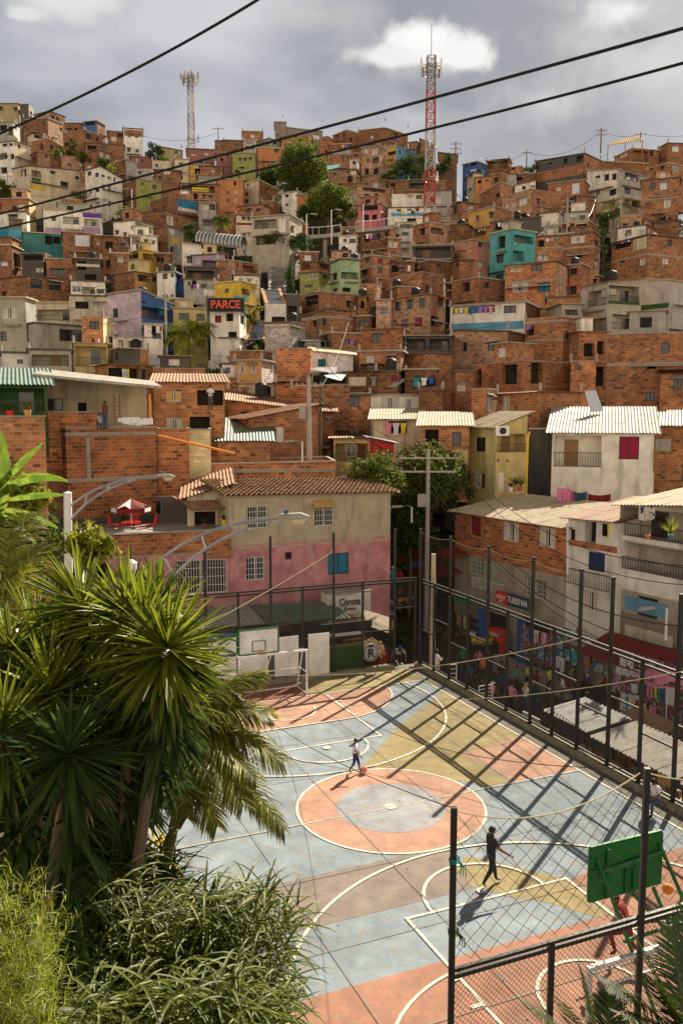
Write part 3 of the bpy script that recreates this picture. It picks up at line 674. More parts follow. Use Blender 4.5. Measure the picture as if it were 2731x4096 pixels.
    for i in range(4):
        p = corners[i]; o = (p-ctr); e1 = (corners[i]-corners[(i+1) % 4]).normalized(); e2 = (corners[i]-corners[(i-1) % 4]).normalized(); q = p+(e1+e2)*oh
        def zpl(q):
            e = corners[1]-corners[0]; f = corners[3]-corners[0]; v = q-corners[0]
            det = e.x*f.y-e.y*f.x; s = (v.x*f.y-v.y*f.x)/det; tt = (e.x*v.y-e.y*v.x)/det
            return zt[0]+(zt[1]-zt[0])*s+(zt[3]-zt[0])*tt
        top.append(Vector((q.x, q.y, zpl(q)+.005)))
    if rt == 'N':
        for i in range(4):
            a, b = top[i], top[(i+1) % 4]; u = (b-a).normalized(); n = Vector((u.y, -u.x, 0)); rb.box(a-n*.14, b-a-u*.17, n*.17, (0, 0, th))
        lo = [Vector((q.x, q.y, q.z-.55)) for q in top]; rb.face([v*.98+ctr*.02 if 0 else v for v in lo])
    elif rt == 'F' or d > 75:
        up = [v+Vector((0, 0, th)) for v in top]
        rb.face(list(reversed(top))); rb.face(up, 0, [(0, 0), (3, 0), (3, 3), (0, 3)])
        for i in range(4): rb.face([top[i], top[(i+1) % 4], up[(i+1) % 4], up[i]])
    else: corrug(rb, top, rt)
    rb.build('roof', rm, root)
    HOUSES.append((root, corners, zt)); return root
def corrug(rb, top, rt):
    """corrugated sheets or roman tiles: waves across, rising to the back (edge 0-1 is the eave, 3-2 the ridge)"""
    a, b, c, d = top; W_ = (b-a).length; Lr = (d-a).length; per = .26 if rt == 'M' else .20; amp = .05 if rt == 'M' else .03
    n = max(8, int(W_/per)*4); rows = max(1, int(Lr/(.42 if rt == 'M' else 1.7)))
    nz = (b-a).cross(d-a).normalized(); nz = nz if nz.z > 0 else -nz; rr = random.Random(int(W_*100))
    for j in range(rows):
        t0, t1 = j/rows, (j+1)/rows+(.012 if rt == 'T' else .0)
        for i in range(n):
            s0, s1 = i/n, (i+1)/n; w0 = math.cos(i*math.pi/2)*amp; w1 = math.cos((i+1)*math.pi/2)*amp
            lift0 = .03 if rt == 'M' else .012*((i//16) % 2); lift1 = -.03 if rt == 'M' else 0
            jj = (rr.uniform(-.008, .008) if rt == 'M' else 0)
            P = lambda s, t, w: a.lerp(b, s).lerp(d.lerp(c, s), min(1, t))+nz*w
            rb.face([P(s0, t0, w0+lift0+amp+jj), P(s1, t0, w1+lift0+amp+jj), P(s1, t1, w1+lift1+amp+jj), P(s0, t1, w0+lift1+amp+jj)], 0, [(s0*W_, t0*Lr), (s1*W_, t0*Lr), (s1*W_, t1*Lr), (s0*W_, t1*Lr)])
    rb.face([a-nz*.01, b-nz*.01, c-nz*.01, d-nz*.01])
paint('tile', (.42, .25, .14), rough=.9, var=.5, scale=5, dirt=.7, dirtcol=(.14, .09, .06))
HT = '''
A1|-20,128,162|60,190|khaki|F|w=5|w97,85,24,27 w0,82,20,26|khaki block house cropped by the left edge, highest on the skyline
A1|140,200,232|62,200|slate/grey|N||o206,110,16,30|dark grey unfinished shell beside the khaki house on the skyline
A1|235,340,445|112,215|brickL|F||w385,150,20,25 w350,140,22,22|upper brick house with slab roof under the twisted cable at left
A1|165,330,430|160,320|brickD/brickL|F|r=200|w290,180,20,28 w410,222,16,24 c382,268,28,28|large two storey brick house with sunlit right side, far left hilltop
A1|-20,95,150|185,315|grey/white|F||o0,205,50,40 b60,215,30,60 o100,210,18,30|grey house with shaded balcony at the left edge below the skyline
A1|445,560,572|195,290|brickD|F||o510,225,18,26 w465,225,25,22|small dark brick house with flat roof left of the blue fronted one
A1|572,663,720|175,300|blue/brickD|F||o580,178,70,28 c670,205,22,20|blue fronted two storey house with open loft on the left skyline
A1|455,583,702|240,400|brick|F|r=290|w588,265,30,42 w655,290,18,25|bulky brick house below the blue one with slanting roof edge
A1|735,740,850|250,350|brickD|F||c760,285,35,30 b800,262,45,30|brick house with small balcony left of the white tower block
A1|845,850,975|232,440|white|F||pbrickD:850,240,120,42 w870,262,24,24 w920,268,25,24 w868,360,24,28 w925,370,24,22|white four window block topped with a brick storey on the left skyline
A1|585,590,850|330,480|brickD|F|l=325 r=345|o600,345,60,30 w680,345,40,30 pochre:840,385,30,50|wide dark brick house with overhanging roof under the skyline shrubs
A1|165,220,385|265,330|cream|F||o235,275,60,22 w320,280,30,20|low house with thick dark roof and cream front, left
A1|205,325,450|300,440|brick|F|r=370|o275,330,20,45 o345,330,22,45 b385,355,55,50|brick house with three open bays and slanting roof, left
A1|-20,100,215|315,500|white/cream|F|r=350|o14,330,38,22 o62,328,28,20 b0,395,52,45 o68,400,45,38 w125,335,15,30|cream house with long white balconies at the left edge
A1|215,260,345|388,500|brickD/brickL|T||o225,425,20,40 w310,410,16,20|little brick house half behind shrubs on the upper left
A1|420,425,545|420,500|brickL|N||w460,465,30,20|low brick wall house behind the shrubs, upper left
A1|600,670,757|375,500|brick/brickL|T|r=400|c680,392,22,28 c722,408,20,26|small brick house with two white windows and thin tin roof
A1|95,200,570|485,700|cream|F|l=505 r=520|o140,515,18,45 w168,510,14,45 b218,515,65,45 pgreen:218,565,62,40 w345,505,32,35 w415,593,50,38 w515,545,26,30 pyellow:150,612,160,30|long cream house with bright green bay and yellow wall band
A1|575,690,835|490,700|white|F|r=575|o693,520,27,40 o735,540,22,35 o775,560,18,32 o700,610,20,40 o740,620,20,40 w600,520,25,30 w650,530,25,30|white house with row of arched openings stepping down the slope
A1|560,565,690|530,670|brick|F|r=575|b605,570,80,50|brick house with a dark balcony between the cream and the arched white house
A1|795,860,935|442,590|brickD/grey|F|r=470|pgrey:865,460,60,90|tall narrow house with grey plastered side, upper left
A1|865,930,1100|572,730|brickD/olive|F|r=605|w962,598,18,20 w1040,612,28,30 w1020,668,18,26|olive green house with brick left wall under the thick cable
A1|925,1040,1050|505,610|grey|N|r=520|w945,520,20,22|grey block wall house above the olive green one
A1|890,895,1040|425,480|rose|F||w960,440,25,20|low rose coloured house in front of a shrub, upper left
A1|1040,1045,1170|450,540|cream|N||w1060,470,20,22|cream box house below the shrubs left of the small mast
A1|1070,1075,1240|355,460|khaki|F|r=382|w1100,362,20,22 w1190,380,22,20|pale khaki house with slanting roof on the skyline left of the small mast
A1|1275,1280,1465|372,480|rose|F||c1305,397,30,18 c1395,395,25,16|mauve brick house at the foot of the small mast
A1|1472,1480,1600|315,400|brickD|F||w1505,340,22,18|dark brick skyline house right of the small mast
A1|1055,1060,1235|515,700|brickD|F||w1080,555,25,28 w1145,565,25,30 c1120,520,40,20|brick house with two satellite dishes on its front, under the cable
A1|1190,1195,1290|440,560|cream|F||w1220,460,25,22|small cream house right of the dish house
A1|1295,1300,1425|475,570|ochre|F||o1330,500,35,40 c1328,485,25,14|ochre house with a dark doorway under the upper cable
A1|1365,1370,1520|488,580|brick|F||c1440,505,24,22|small brick house right of the ochre one under the cable
A1|1350,1355,1510|550,600|grey|T|||grey tin roofed shed between the cables
A1|1230,1235,1490|610,800|brick|F||b1240,620,225,45 pyellow:1310,630,115,30 o1322,670,26,50 w1380,678,22,24 w1425,683,22,24 pwhite:1230,652,60,22|house with yellow banner on its top terrace
A1|1025,1150,1350|690,840|brickD/brick|N||pcurtB:1212,718,128,55 pwhite:1215,772,130,26|brick shell with bright blue tarpaulin terrace
A2|-50,-48,125|578,790|orange|F||w10,655,18,22 c65,648,18,24 w10,705,18,26 c60,705,18,26 o60,590,16,26|plain orange four storey block left of the cream and brick block
A1|1355,1360,1475|735,830|grey|F||c1385,740,40,40 b1425,745,45,40|narrow grey house with white balcony below the yellow banner
A1|-20,200,245|710,820|brick/creamY|F||c130,748,40,38 w0,745,12,40|brick house with cream side wall at the left edge, mid hill
A1|-20,185,205|800,900|white|F||w60,815,62,35|white low house with wide window at the left edge
A1|-20,155,170|905,985|teal/grey|N||pcurtB:0,915,40,45 psky:60,915,90,50|graffiti painted wall house in blue tones at the left edge
A1|300,305,700|795,960|white|F||w352,830,32,28 ppurple:565,782,130,55 b432,830,110,50 b575,845,100,50 plilac:310,905,120,45 plilac:560,900,125,45|long white and lilac house with deep purple parapet
A1|425,430,565|715,800|brick|N||c440,740,20,40|plain brick box on top of the lilac house row
A1|915,1130,1305|785,920|brickD/brick|F|l=815 r=850|c1138,825,45,62 w1100,825,14,16|brick house with large white gridded window on its corner
A1|1045,1150,1250|900,1020|brickD/grey|F||c1160,910,30,45 pyellow:1165,975,60,40|narrow brick and grey house with yellow lower corner
A1|775,920,1045|858,1000|white|F|l=870 r=890|b925,880,110,50 w790,925,22,28 w845,940,20,30|white house with a wooden railed loggia, left mid hill
A1|890,895,1075|962,1060|white|F||b900,965,60,55 w985,985,22,32 w1040,995,16,25 pnavy:930,1020,100,35|white house with navy diamond banner on its balcony
A1|430,440,640|940,1060|brickD|F||l512,955,100,76|brick house with one huge bright window, left mid hill
A1|160,165,425|945,1040|teal|F||o310,960,50,60 o365,965,50,50|teal walled house with shaded shop front
A1|-20,85,150|975,1100|brick|F||c0,1015,60,45|brick house at the left edge under the graffiti wall
A1|640,645,880|965,1070|brickD|T||w820,1010,38,38 o720,1000,50,50 c660,1000,22,22|long dark brick house with tin roof, left mid hill
A1|1240,1245,1450|1010,1060|white|F|r=1040||white gabled shed left of the glass tunnel roof
A2|120,125,255|250,330|brick|F||l175,270,26,22|small brick skyline house with blue window right of the small mast
A2|-10,-5,130|312,400|brickD|F||w60,330,38,18|dark brick skyline house below the one with the blue window
A2|125,130,215|310,400|grey|F||c150,325,30,18 b140,350,60,20|grey terraced house on the skyline centre left
A2|215,300,390|298,380|khaki/grey|F||w245,320,20,20 w330,320,20,18|two toned little house on the skyline above the big round tree
A2|225,230,390|365,450|orange|F||w335,368,32,24|terracotta house left of the big round tree
A2|-60,-55,55|395,510|rose|F||o-30,430,18,20 w10,405,20,16|rose house with dark window above the orange block
A2|52,60,205|398,540|olive|F||w95,430,14,22 w128,432,16,20 w165,425,14,22 w100,490,30,18|yellow olive house left of the round tree
A2|340,395,665|218,320|taupe|F|l=215|l595,275,50,26 w350,252,15,22|wide taupe concrete house on the centre skyline
A2|340,345,412|186,240|taupe|F|d=196||taupe stair tower rising above the centre skyline
A2|385,390,590|285,370|brick|T||w430,330,22,20 o500,300,30,25|low brick house in front of the taupe concrete one
A2|650,700,745|285,370|brick/orange|F||w680,300,16,16|small brick house right of the taupe concrete one
A2|735,830,945|242,345|brickD/brick|F||o760,250,16,40 w800,262,18,24|brown brick skyline house with tall dark slot
A2|910,1090,1245|225,410|brick|F|l=245 r=275|l990,278,22,18 w1155,262,18,18 w930,345,20,22 o980,325,30,24 h:1135,295,50,16|widest brick house on the skyline, below the two cables
A2|728,855,865|335,410|brickD|F||pgrey:730,372,125,28 h:795,340,60,16|grey fronted balcony house over the green tarpaulin
A2|700,705,855|408,500|brick|F||w795,418,18,30 w830,422,16,26 w715,432,16,20|brick house left of the small white cube houses
A2|860,930,940|395,450|rose/white|N||w880,405,20,16|pinkish white box under the skyline, centre
A2|850,905,915|442,515|white|F||w870,455,20,18|small white cube house beside the tall brick block
A2|722,895,910|508,610|brickL|F||w735,530,28,20 w830,518,14,24 h:860,525,40,20|brick house beneath the green tarpaulin
A2|930,1050,1095|345,590|brickL|F||l950,375,22,22 c1002,368,34,40 b1005,425,42,40 w965,435,20,22 o950,500,30,50 o1010,500,34,40|tall light brick block of four storeys right of centre
A2|1090,1165,1225|345,530|ochre/sky|F||o1105,385,58,25 w1185,375,12,30|mustard yellow tower house with blue side
A2|1185,1190,1305|375,470|blue|F||w1270,395,16,20|small blue house beside the mustard tower
A2|1250,1300,1345|320,420|brick/ochre|F||w1305,350,14,20|brick house with sunlit ochre side right of the mustard tower
A2|1330,1335,1420|300,420|brickD|F|r=340||dark brick house just left of the tall red mast top
A2|1455,1460,1580|392,540|brickD|F|r=410|w1530,475,16,14|brown brick skyline house just right of the tall mast
A2|128,232,357|583,760|cream/brickD|F|r=645|w145,605,20,18 w138,668,20,18 w140,715,20,20 o245,612,12,22 o285,628,12,20 w243,665,12,24 w285,682,12,20 w322,690,10,18|block with cream front and dark brick flank
A2|90,250,330|748,860|brick/brickL|F||w145,775,30,24 w215,775,25,20|brown brick house above the concrete frame building
A2|250,330,375|720,830|brick|N||w270,745,16,16|small brick annex beside the brown brick house
A2|75,80,192|822,905|cream|F||w115,830,26,24 w150,832,24,24 predfab:75,872,115,14|cream house with red awning left of the concrete frame building
A2|185,440,525|818,1075|conc|F||b200,850,150,60 pwhite:368,845,45,90 b212,950,130,70|raw concrete frame building with open terraces
A2|388,492,550|660,810|white/grey|F||w412,680,22,20 w412,740,22,18|small white two window cube house in the trees
A2|552,558,715|600,675|brick|T||l575,620,32,24 w655,625,20,18|low brick house with a bright window above the tree clump
A2|490,495,570|685,810|orange|F||w530,750,16,24|terracotta house between the white cube and the tree clump
A2|805,900,1130|622,760|brickL|F||c845,682,48,45 w950,678,32,30 o1018,672,28,45 b940,625,150,36 ppink:905,742,150,14|light brick house with laundry terrace and three big windows
A2|790,795,960|600,640|brickD|Ttincream|rise=1.2||roofed attic with pale translucent sheets, centre hill
A2|905,1060,1100|745,900|pink/pinkwall|F||o930,752,110,34 o945,815,36,40 o1000,815,34,40|pink painted house with dark upper gallery
A2|1135,1140,1350|645,760|white|F||pbrown:1140,648,205,26 pyellow:1168,648,42,22 c1245,682,34,28 b1300,680,40,30|white house with small yellow sign under its eaves
A2|1350,1355,1545|655,780|grey|F||pwhite:1352,636,190,22 c1435,692,34,44 w1400,700,24,30|house with long white banner behind the tall mast
A2|1110,1115,1400|770,890|white|F||w1170,778,30,18 w1240,775,30,22 w1300,775,20,20 psky:1132,802,240,24 h:1200,790,90,22 o1240,840,60,25|white house with sky blue balcony band and laundry
A2|1170,1180,1295|872,990|white|F||w1205,935,45,24 b1190,880,90,30|white house with balcony beneath the sky blue band
A2|787,792,925|905,975|brick|F||w845,920,32,36|brick house left of the white balcony cube
A2|775,895,918|962,1060|white|F||w805,980,24,25 b848,978,62,30|white cube with glazed balcony, centre of the hill
A2|920,1110,1180|925,1065|brickD|F||o935,960,50,40 h:960,945,100,40 o1090,930,16,60|dark brick house with garments along its gallery
A2|1040,1110,1195|975,1075|brick|F||b1050,985,55,50 c1115,1000,60,40|brick house with white curtain doors, centre
A2|1280,1390,1510|870,1075|brick/brickL|F||o1320,905,60,50 b1400,905,90,45|unfinished brick house with concrete columns at the mast foot
A2|1490,1500,1580|865,985|brickL|F||w1520,930,30,24|light brick house right of the mast foot
A2|1250,1255,1400|580,650|slate|T||b1260,600,120,36|dark timber lodge with railings left of the red mast part
A2|1110,1115,1250|585,650|brickD|T||o1130,600,30,25|low dark shack among the trees, centre right
A3|65,160,228|455,570|blue|F||o115,462,45,20 w80,470,20,25 pwhite:118,505,60,10|bright blue house on the skyline right of the tall mast
A3|228,380,398|437,555|brickD|F||b240,445,130,55|brick house with dark loggia beside the bright blue one
A3|95,140,205|535,610|cream|F||o112,550,18,24|small cream house below the bright blue one
A3|150,155,265|562,650|orange|F||o168,580,26,24 w220,575,22,20|small terracotta house below the cream one, right of the mast
A3|265,270,432|545,610|grey|F||w330,555,20,20|grey house with slab roof right of the terracotta one
A3|385,460,492|487,560|orange/brickL|F||w400,498,20,14|small light brick house left of the skyline shrub
A3|560,890,1003|400,640|slate/brick|F|l=455|w640,462,32,30 o752,430,26,40 b838,415,45,40 pbrick:560,500,325,70 w685,512,46,48 o812,482,68,56 w585,540,25,35|tall house with wide dark awning roof on the right skyline
A3|645,890,925|580,720|brick|F||l810,602,52,72 c705,628,30,24|brick storey with huge bright window under the awning house
A3|335,530,730|640,820|brickL/brick|N|l=700|l450,698,54,52 c355,742,28,28 c400,735,30,28|brick house with two arched windows and a bright square one
A3|420,425,560|590,670|white|T|l=620 r=585|w525,598,30,34 o470,620,25,25|white house with long slanting roof, right hill
A3|1100,1220,1400|365,470|brick|F||c1137,390,50,34 b1218,378,110,75 w1335,380,28,36|brick skyline house with railed loggia under the bamboo pergola
A3|1395,1460,1600|330,480|brick|F|l=365|l1492,352,46,34|brick house at the right edge of the skyline
A3|1005,1010,1320|440,525|brickD|F|r=470|c1030,475,32,24 o1120,450,60,35|low dark brick house left under the pergola house
A3|910,1115,1320|510,705|white/grey|F|l=520|o962,545,38,40 o1022,540,40,45 o1075,535,38,45 b1170,522,95,58 pwhite:1020,580,150,30 g968,640,30,44 o1055,640,66,44 h:1175,570,90,14 h:960,570,40,40|white balcony house with arches and hanging clothes, right hill
A3|1310,1460,1600|465,590|brick|F||w1342,485,22,30 w1412,485,22,30 g1485,485,55,40|brick house with barred window near the right edge, below the skyline
A3|1280,1285,1538|575,875|brick|F|beam=700|w1338,595,40,50 l1410,592,46,52 c1435,718,46,48 w1305,735,36,16|tall brick house with stepped concrete columns near the right edge
A3|968,1140,1282|700,830|cream|F||b1010,718,130,54 b1152,708,60,60 b1218,715,60,50 pbrown:970,778,310,32|long cream gallery house with brown balcony
A3|1140,1145,1285|815,890|brickL|N|||rough stone retaining house under the brown balcony
A3|775,840,965|690,820|brickD/brick|F||o778,705,55,80 c875,720,40,46 pgrey:870,785,80,20|narrow brick house behind the leaning power pole, right hill
A3|755,760,930|800,880|grey|F||c800,800,45,30 w860,820,40,30|grey low house with white shutters, right hill
A3|105,278,395|762,975|ochre/brick|F|l=805 r=800|w157,820,20,40 w248,798,28,42 b150,915,75,45 h:150,912,80,20|yellow ochre house with red laundry and brick flank
A3|232,275,600|868,990|coral/slate|F|l=875 r=830|w235,930,20,30 o290,880,165,40 h:300,870,150,30|coral pink house with terrace of drying clothes
A3|250,405,560|915,1190|turq|F||o300,962,56,82 psky:258,978,38,70 b415,960,130,50 w295,1085,50,60 b365,1060,120,70|turquoise house with peeling paint, three storeys
A3|460,465,585|852,975|brick|N||w513,876,26,38|small brick cube on top of the turquoise house
A3|590,710,750|800,930|white/grey|F||w640,880,25,20|white gable wall house right of the turquoise one
A3|648,918,990|862,965|cream/brick|F||b740,880,88,55 o832,878,84,50 w708,890,28,50 h:745,880,80,25|cream house with laundry and long dark windows
A3|745,960,1000|940,1175|brick|F|beam=1035|c805,962,92,46 w813,1080,68,50 w965,990,24,40|brick house with wide white curtained window, right
A3|530,535,745|965,1140|brick|F|beam=1040|o583,988,36,50 c575,1090,70,42 h:630,980,90,20 pwhite:575,1092,30,30|brick house with laundry terrace right of the turquoise house
A3|1120,1310,1375|888,990|white/brick|F||b1170,920,44,40 c1255,915,50,42|white topped brick house with projecting slab, right
A3|1080,1325,1592|955,1220|brick|F|beam=1090|pcream:1230,975,90,78 w1455,988,36,42 o1090,985,120,60 w1140,1125,30,20 c1270,1118,40,40 c1425,1115,42,38 h:1090,975,120,40|wide brick house with a cream panel near the right edge
A3|1365,1370,1540|862,960|brickD|F||w1400,875,40,20|dark low house wedged under the tall brick house, right edge
A3|-10,60,178|735,840|brick|F||w5,760,22,50 c115,755,20,22|small brick house left of the ochre yellow one
A3|-10,100,130|882,1010|brickD|F||w10,925,18,24|dark brick house under the small one, centre right
A3|-10,130,240|990,1130|brickL/coral|F||w172,995,28,44|brick house with salmon pink flank left of the turquoise one
A3|185,320,402|600,750|brickD/brick|F|l=680|o290,670,30,30 w240,640,25,25|brown brick house with slanting roof line right of the mast
A3|400,405,560|540,600|brickD|F||o430,560,40,24|dark brick house beneath the skyline shrub, right
B1|-20,85,155|5,185|brick/brickD|F||l8,115,46,28 o95,60,50,110|brick house with deep dark passage at the left edge, mid height
B1|150,300,330|60,200|slate/brickD|T||o165,70,130,35 c245,158,58,28|dark terrace house with small white window, left
B1|318,322,515|100,230|brick|F||w350,160,92,52|brick house with glazed wide window and parapet, left
B1|515,520,690|95,275|slate|T||o530,110,60,60 w620,55,30,40 o580,200,80,50 pcream:520,130,160,18|dark gap house with graffiti balcony
B1|755,760,885|60,170|brick|F||c803,80,38,40|brick house at the foot of the outdoor stairs, left
B1|885,965,1060|35,175|yellow|T||w905,55,40,40 b975,60,72,50|bright yellow house with outside stair, left
B1|1060,1065,1165|60,180|brickD|F||o1070,80,22,35 o1098,85,20,32|dark brick house right of the bright yellow one
B1|780,920,1078|182,305|brickD/ochre|T||b940,205,85,45 w1040,215,30,35|tin roofed house with brick flank and ochre balcony front
B1|1072,1195,1255|188,305|white/blue|F||w1108,190,36,42 w1165,192,22,28 o1205,210,40,80|white house with royal blue side passage
B1|1265,1270,1480|155,255|slate|F||b1280,175,180,55|brown gallery house with thin white roof edge
B1|1255,1260,1490|238,380|grey|F||w1280,250,20,26 w1370,265,40,30 o1310,240,30,50 pwhite:1390,302,95,45 h:1300,270,60,30|grey house with white balcony box left of the PARCE terrace
B1|1310,1315,1535|60,170|lilac|F|l=75|b1380,105,110,42 c1335,95,30,30|pale lilac house with small balcony, left centre
B1|1380,1470,1560|40,110|brickD/brick|N|||brick parapet house over the pale lilac one
B1|1480,1485,1590|110,235|brick|F||w1510,150,25,20|brick arched house above the yellow mural house
B2|-70,110,215|250,415|yellow|F||w0,298,28,28 b115,300,50,40 c168,312,30,28 psky:60,345,100,25|yellow mural house above the PARCE sign
B1|-20,190,480|215,385|brick|F|l=235 r=235|w212,232,78,64 w335,245,84,66|brick house with two large sliding windows, far left
B1|485,490,720|250,370|white|F||g493,275,62,48 b560,285,90,50 w660,300,50,30|white house with gridded window and balcony, left
B1|475,480,740|350,540|cream|F||c637,390,72,50 o515,385,90,50|cream house with yellow tie back curtains
B1|-20,180,250|362,700|conc/grey|F||c15,425,102,76 w5,590,42,65|grey plaster house with wide blind window, far left
B1|175,500,570|395,530|cream|F||b185,430,60,90 b255,440,290,75|cream loggia house with black pergola roof
B1|110,242,568|535,720|conc|F||w407,577,152,80 o120,590,60,80 pwhite:407,650,150,8|raw concrete house with big framed window, left
B1|565,708,772|490,770|brickO/creamB|N||w613,517,66,58 h:630,640,60,26|brick house with cream block flank, left
B1|735,965,1185|312,650|lilacB/blue|F|l=345 r=410|o967,340,30,55 w1030,340,45,45 b970,430,195,80 n1092,437,44,50 psky:968,395,215,12|tall house with blank lilac side and sky blue balcony front
B1|985,990,1112|545,715|white|F||o1035,550,30,60 w1090,555,20,35 b1040,600,60,40|white storey beneath the blue balconies
B1|770,775,1008|628,725|white|T||d:808,645,34,60 w880,658,38,45 w945,650,24,40|low white house left of the palms, foot of the lilac wall
B1|820,825,1012|715,810|brickO|N||pwhite:845,738,34,54|small brick house with a framed portrait panel
B1|1182,1187,1415|437,575|creamY|F||w1220,465,70,50 w1340,470,55,48|pale yellow house with tiled window hoods behind the palms
B1|1115,1200,1300|368,450|brickD/brick|F||w1250,400,40,22|small dark brick house above the pale yellow one
B2|-100,100,145|448,680|white|F||r-68,480,44,50 o5,465,52,55 w105,480,25,60 o20,590,60,40|white house carrying the big red PARCE sign
B1|15,25,205|738,885|white|F||w120,780,40,30|windowless whitewashed house at the left edge, low
B1|200,205,490|718,885|conc|F||b220,748,250,75|house with a wide arched loggia, far left
B1|505,510,735|672,855|creamY|Ttincream||b515,690,215,140|open porch house with white railing and orange curtain
B1|650,735,1048|815,960|brickO|T||o735,840,212,90 w952,845,44,88 h:830,845,50,70|brick house with shaded porch and blue garment under a long tin roof
B1|1045,1050,1400|845,930|brickO|N|||low brick parapet in front of the palms
B2|-50,65,225|110,250|brickL/brick|F|l=95|o78,125,15,30 b120,140,88,48|brick house with balcony and pink cloth left of the escalator roofs
B2|60,65,238|212,300|white|F||w95,228,30,24 c148,232,34,30|white lower house beside the escalator roofs
B2|508,512,635|52,120|brick|F||l540,70,45,36 w590,70,30,30|little brick house over the pair of gabled balconies
B2|512,620,720|115,200|brick|F||b520,122,95,46 b628,122,86,46|house with two gabled balconies side by side
B2|510,640,720|188,310|olive|F||g570,195,58,38 w668,200,26,30 w545,270,50,20|lime green house under the gabled balconies
B2|718,785,918|100,340|mint|F||w735,198,28,42 b790,185,115,48 w735,295,30,25 o800,290,60,30|mint green house with planted balcony
B2|725,735,850|42,110|brickL|F||o800,55,40,30|small brick attic behind the mint green house
B2|850,855,955|95,175|brick|N||o830,110,18,30|blank brick box right of the mint green house
B2|910,1000,1118|75,290|brick|F|beam=150|w930,170,40,40 w1040,145,32,45 r1040,90,34,38 w955,85,30,30|brick house with a dark red curtain upstairs, centre
B2|1115,1120,1290|118,225|brickD|T||o1135,140,50,45 w1180,150,30,35 pwhite:1245,140,18,40|dark recessed house with white post, centre
B2|1285,1290,1548|5,110|slate|F||b1295,15,240,70|black steel framed terrace with tall railings
B2|1290,1400,1560|105,210|brickD|F||w1440,125,26,22 pyellow:1290,150,38,16|brick house beneath the black steel terrace
B2|1115,1340,1490|182,355|brick/brickD|N|l=235|w1140,215,30,20|windowless stepped brick wall house, centre
B2|488,640,928|318,470|brick|N||w548,348,86,62 w830,378,24,48|long low brick house with a big dark window, centre
B2|905,910,965|355,450|brick|F||o925,380,22,52|narrow brick piece with one doorway, centre
B2|412,418,508|338,520|slate|N||o430,415,60,60|plain grey brown tower beside the escalator roofs
B2|920,1035,1062|268,400|brick|N|||blank brick house with pale tin sheet on top
B2|1110,1175,1305|287,380|brick|F||o1055,310,60,50|unfinished brick room with open left bay, centre
B2|1130,1400,1495|335,600|brickL/brick|T|l=372|w1157,385,38,65 w1240,372,38,66 w1325,362,40,66 w1200,507,46,60 r1293,495,50,62 w1450,360,34,56 o1372,480,84,72 w1150,512,16,18|long light brick house with three tall windows upstairs
B2|1028,1033,1132|378,575|brickL|F||g1052,425,56,56|brick house with white grille window, centre
B2|515,700,884|440,620|brick|F|l=495 beam=495|w600,512,24,46 w662,500,26,48|brick house under a shallow gabled roof, centre
B2|890,985,1037|487,585|brickD|F||w915,515,62,42|brown brick house with flowered window
B2|272,447,545|530,710|whiteblock|F|beam=565|g448,562,56,62|whitewashed block house with grille window, centre left
B2|545,550,652|655,745|grey|Ttingreen|rise=.6|g550,685,56,36|little grey house with green tin roof
B2|650,730,928|602,750|brick|F||o652,612,46,52 w812,640,38,36 h:655,655,60,40 h:850,650,40,42|brick house with pink and blue washing under its windows
B2|920,1210,1238|570,745|brickN|T||w1000,600,62,66|patchwork orange brick house with one brown window
B2|915,1195,1228|725,900|brick|F||c962,757,52,46 r1105,750,52,46 b790,812,300,44|brick house over the long black balcony rail
B2|350,585,594|710,950|brickN|N|l=705|h:560,880,20,20|blank orange brick wall house in the centre of the picture
B2|588,592,872|748,860|white|Ttincream|l=720 rise=.8|n633,778,52,56|white house with blue window under a long pale roof
B2|65,250,332|790,935|orangeL/whiteblock|F||c95,817,42,58 c172,812,42,60 g308,808,22,60|apricot house with white block corner
B2|30,250,322|722,810|brick|N||o190,700,40,20|brick storey with potted plants above the apricot house
B2|-20,-15,65|815,920|white|F||w5,835,30,40|narrow white house left of the apricot one
B2|272,278,416|402,530|white|N||o318,488,95,38|white garage block at the end of the escalator
B2|1220,1225,1540|620,750|slate|T||b1235,640,130,75 b1390,640,140,75|dark timber framed terrace house, centre right
B2|1215,1380,1545|740,885|brick|F|l=760|g1535,765,30,66|brick house with uneven roof right of centre
B2|1028,1180,1232|862,1000|brick|F|l=870|r1130,885,48,50|brick house with one red curtained window, right of centre
B2|1225,1230,1442|852,990|brickD|F||o1290,900,142,64 h:1280,905,150,55|brick house with hanging white shirts, right of centre
B2|590,595,970|880,975|conc|F||o600,888,228,55 h:610,900,90,40 d:1000,905,30,50|terrace with drying clothes beneath a white cloth awning
B2|575,580,850|958,1095|brick|N|||brick storey beneath the drying terrace
B2|820,825,1030|865,990|brickD|T||g1000,905,30,55 pcream:850,900,110,60|small house with cream niche right of the drying terrace
B2|90,340,346|945,1075|cream|T||y115,978,40,56 o230,965,82,66|cream house with bicycle on its porch
B2|345,350,568|940,1110|brickN|T|||blank orange brick wall right of the cream porch house
B2|-20,-15,90|905,1075|brickO|N|||blank orange brick piece left of the cream porch house
C2|740,985,992|5,145|brickO|F|beam=0 d=68|w840,10,78,72|brick half of the house with the pale tiled roof
C2|990,995,1327|5,150|white|F|d=68|c1058,15,132,76 c1232,25,46,70|white half of the house with the pale tiled roof
C2|1320,1325,1482|-30,130|brickD|F||w1495,30,26,52|brown blank house right of the pale tiled roof
B3|-20,45,137|102,225|brick|F||w20,120,20,30|brick house left of the washing balcony, right
B3|355,700,793|115,390|brickN/brickL|F|beam=240|y390,130,76,52 w530,125,76,52 c400,258,112,64 n578,255,82,66 w735,130,34,18|four window orange brick block, right of centre
B3|790,870,930|135,350|brick|F||w797,158,48,46 w793,280,48,58|narrow brick house right of the four window block
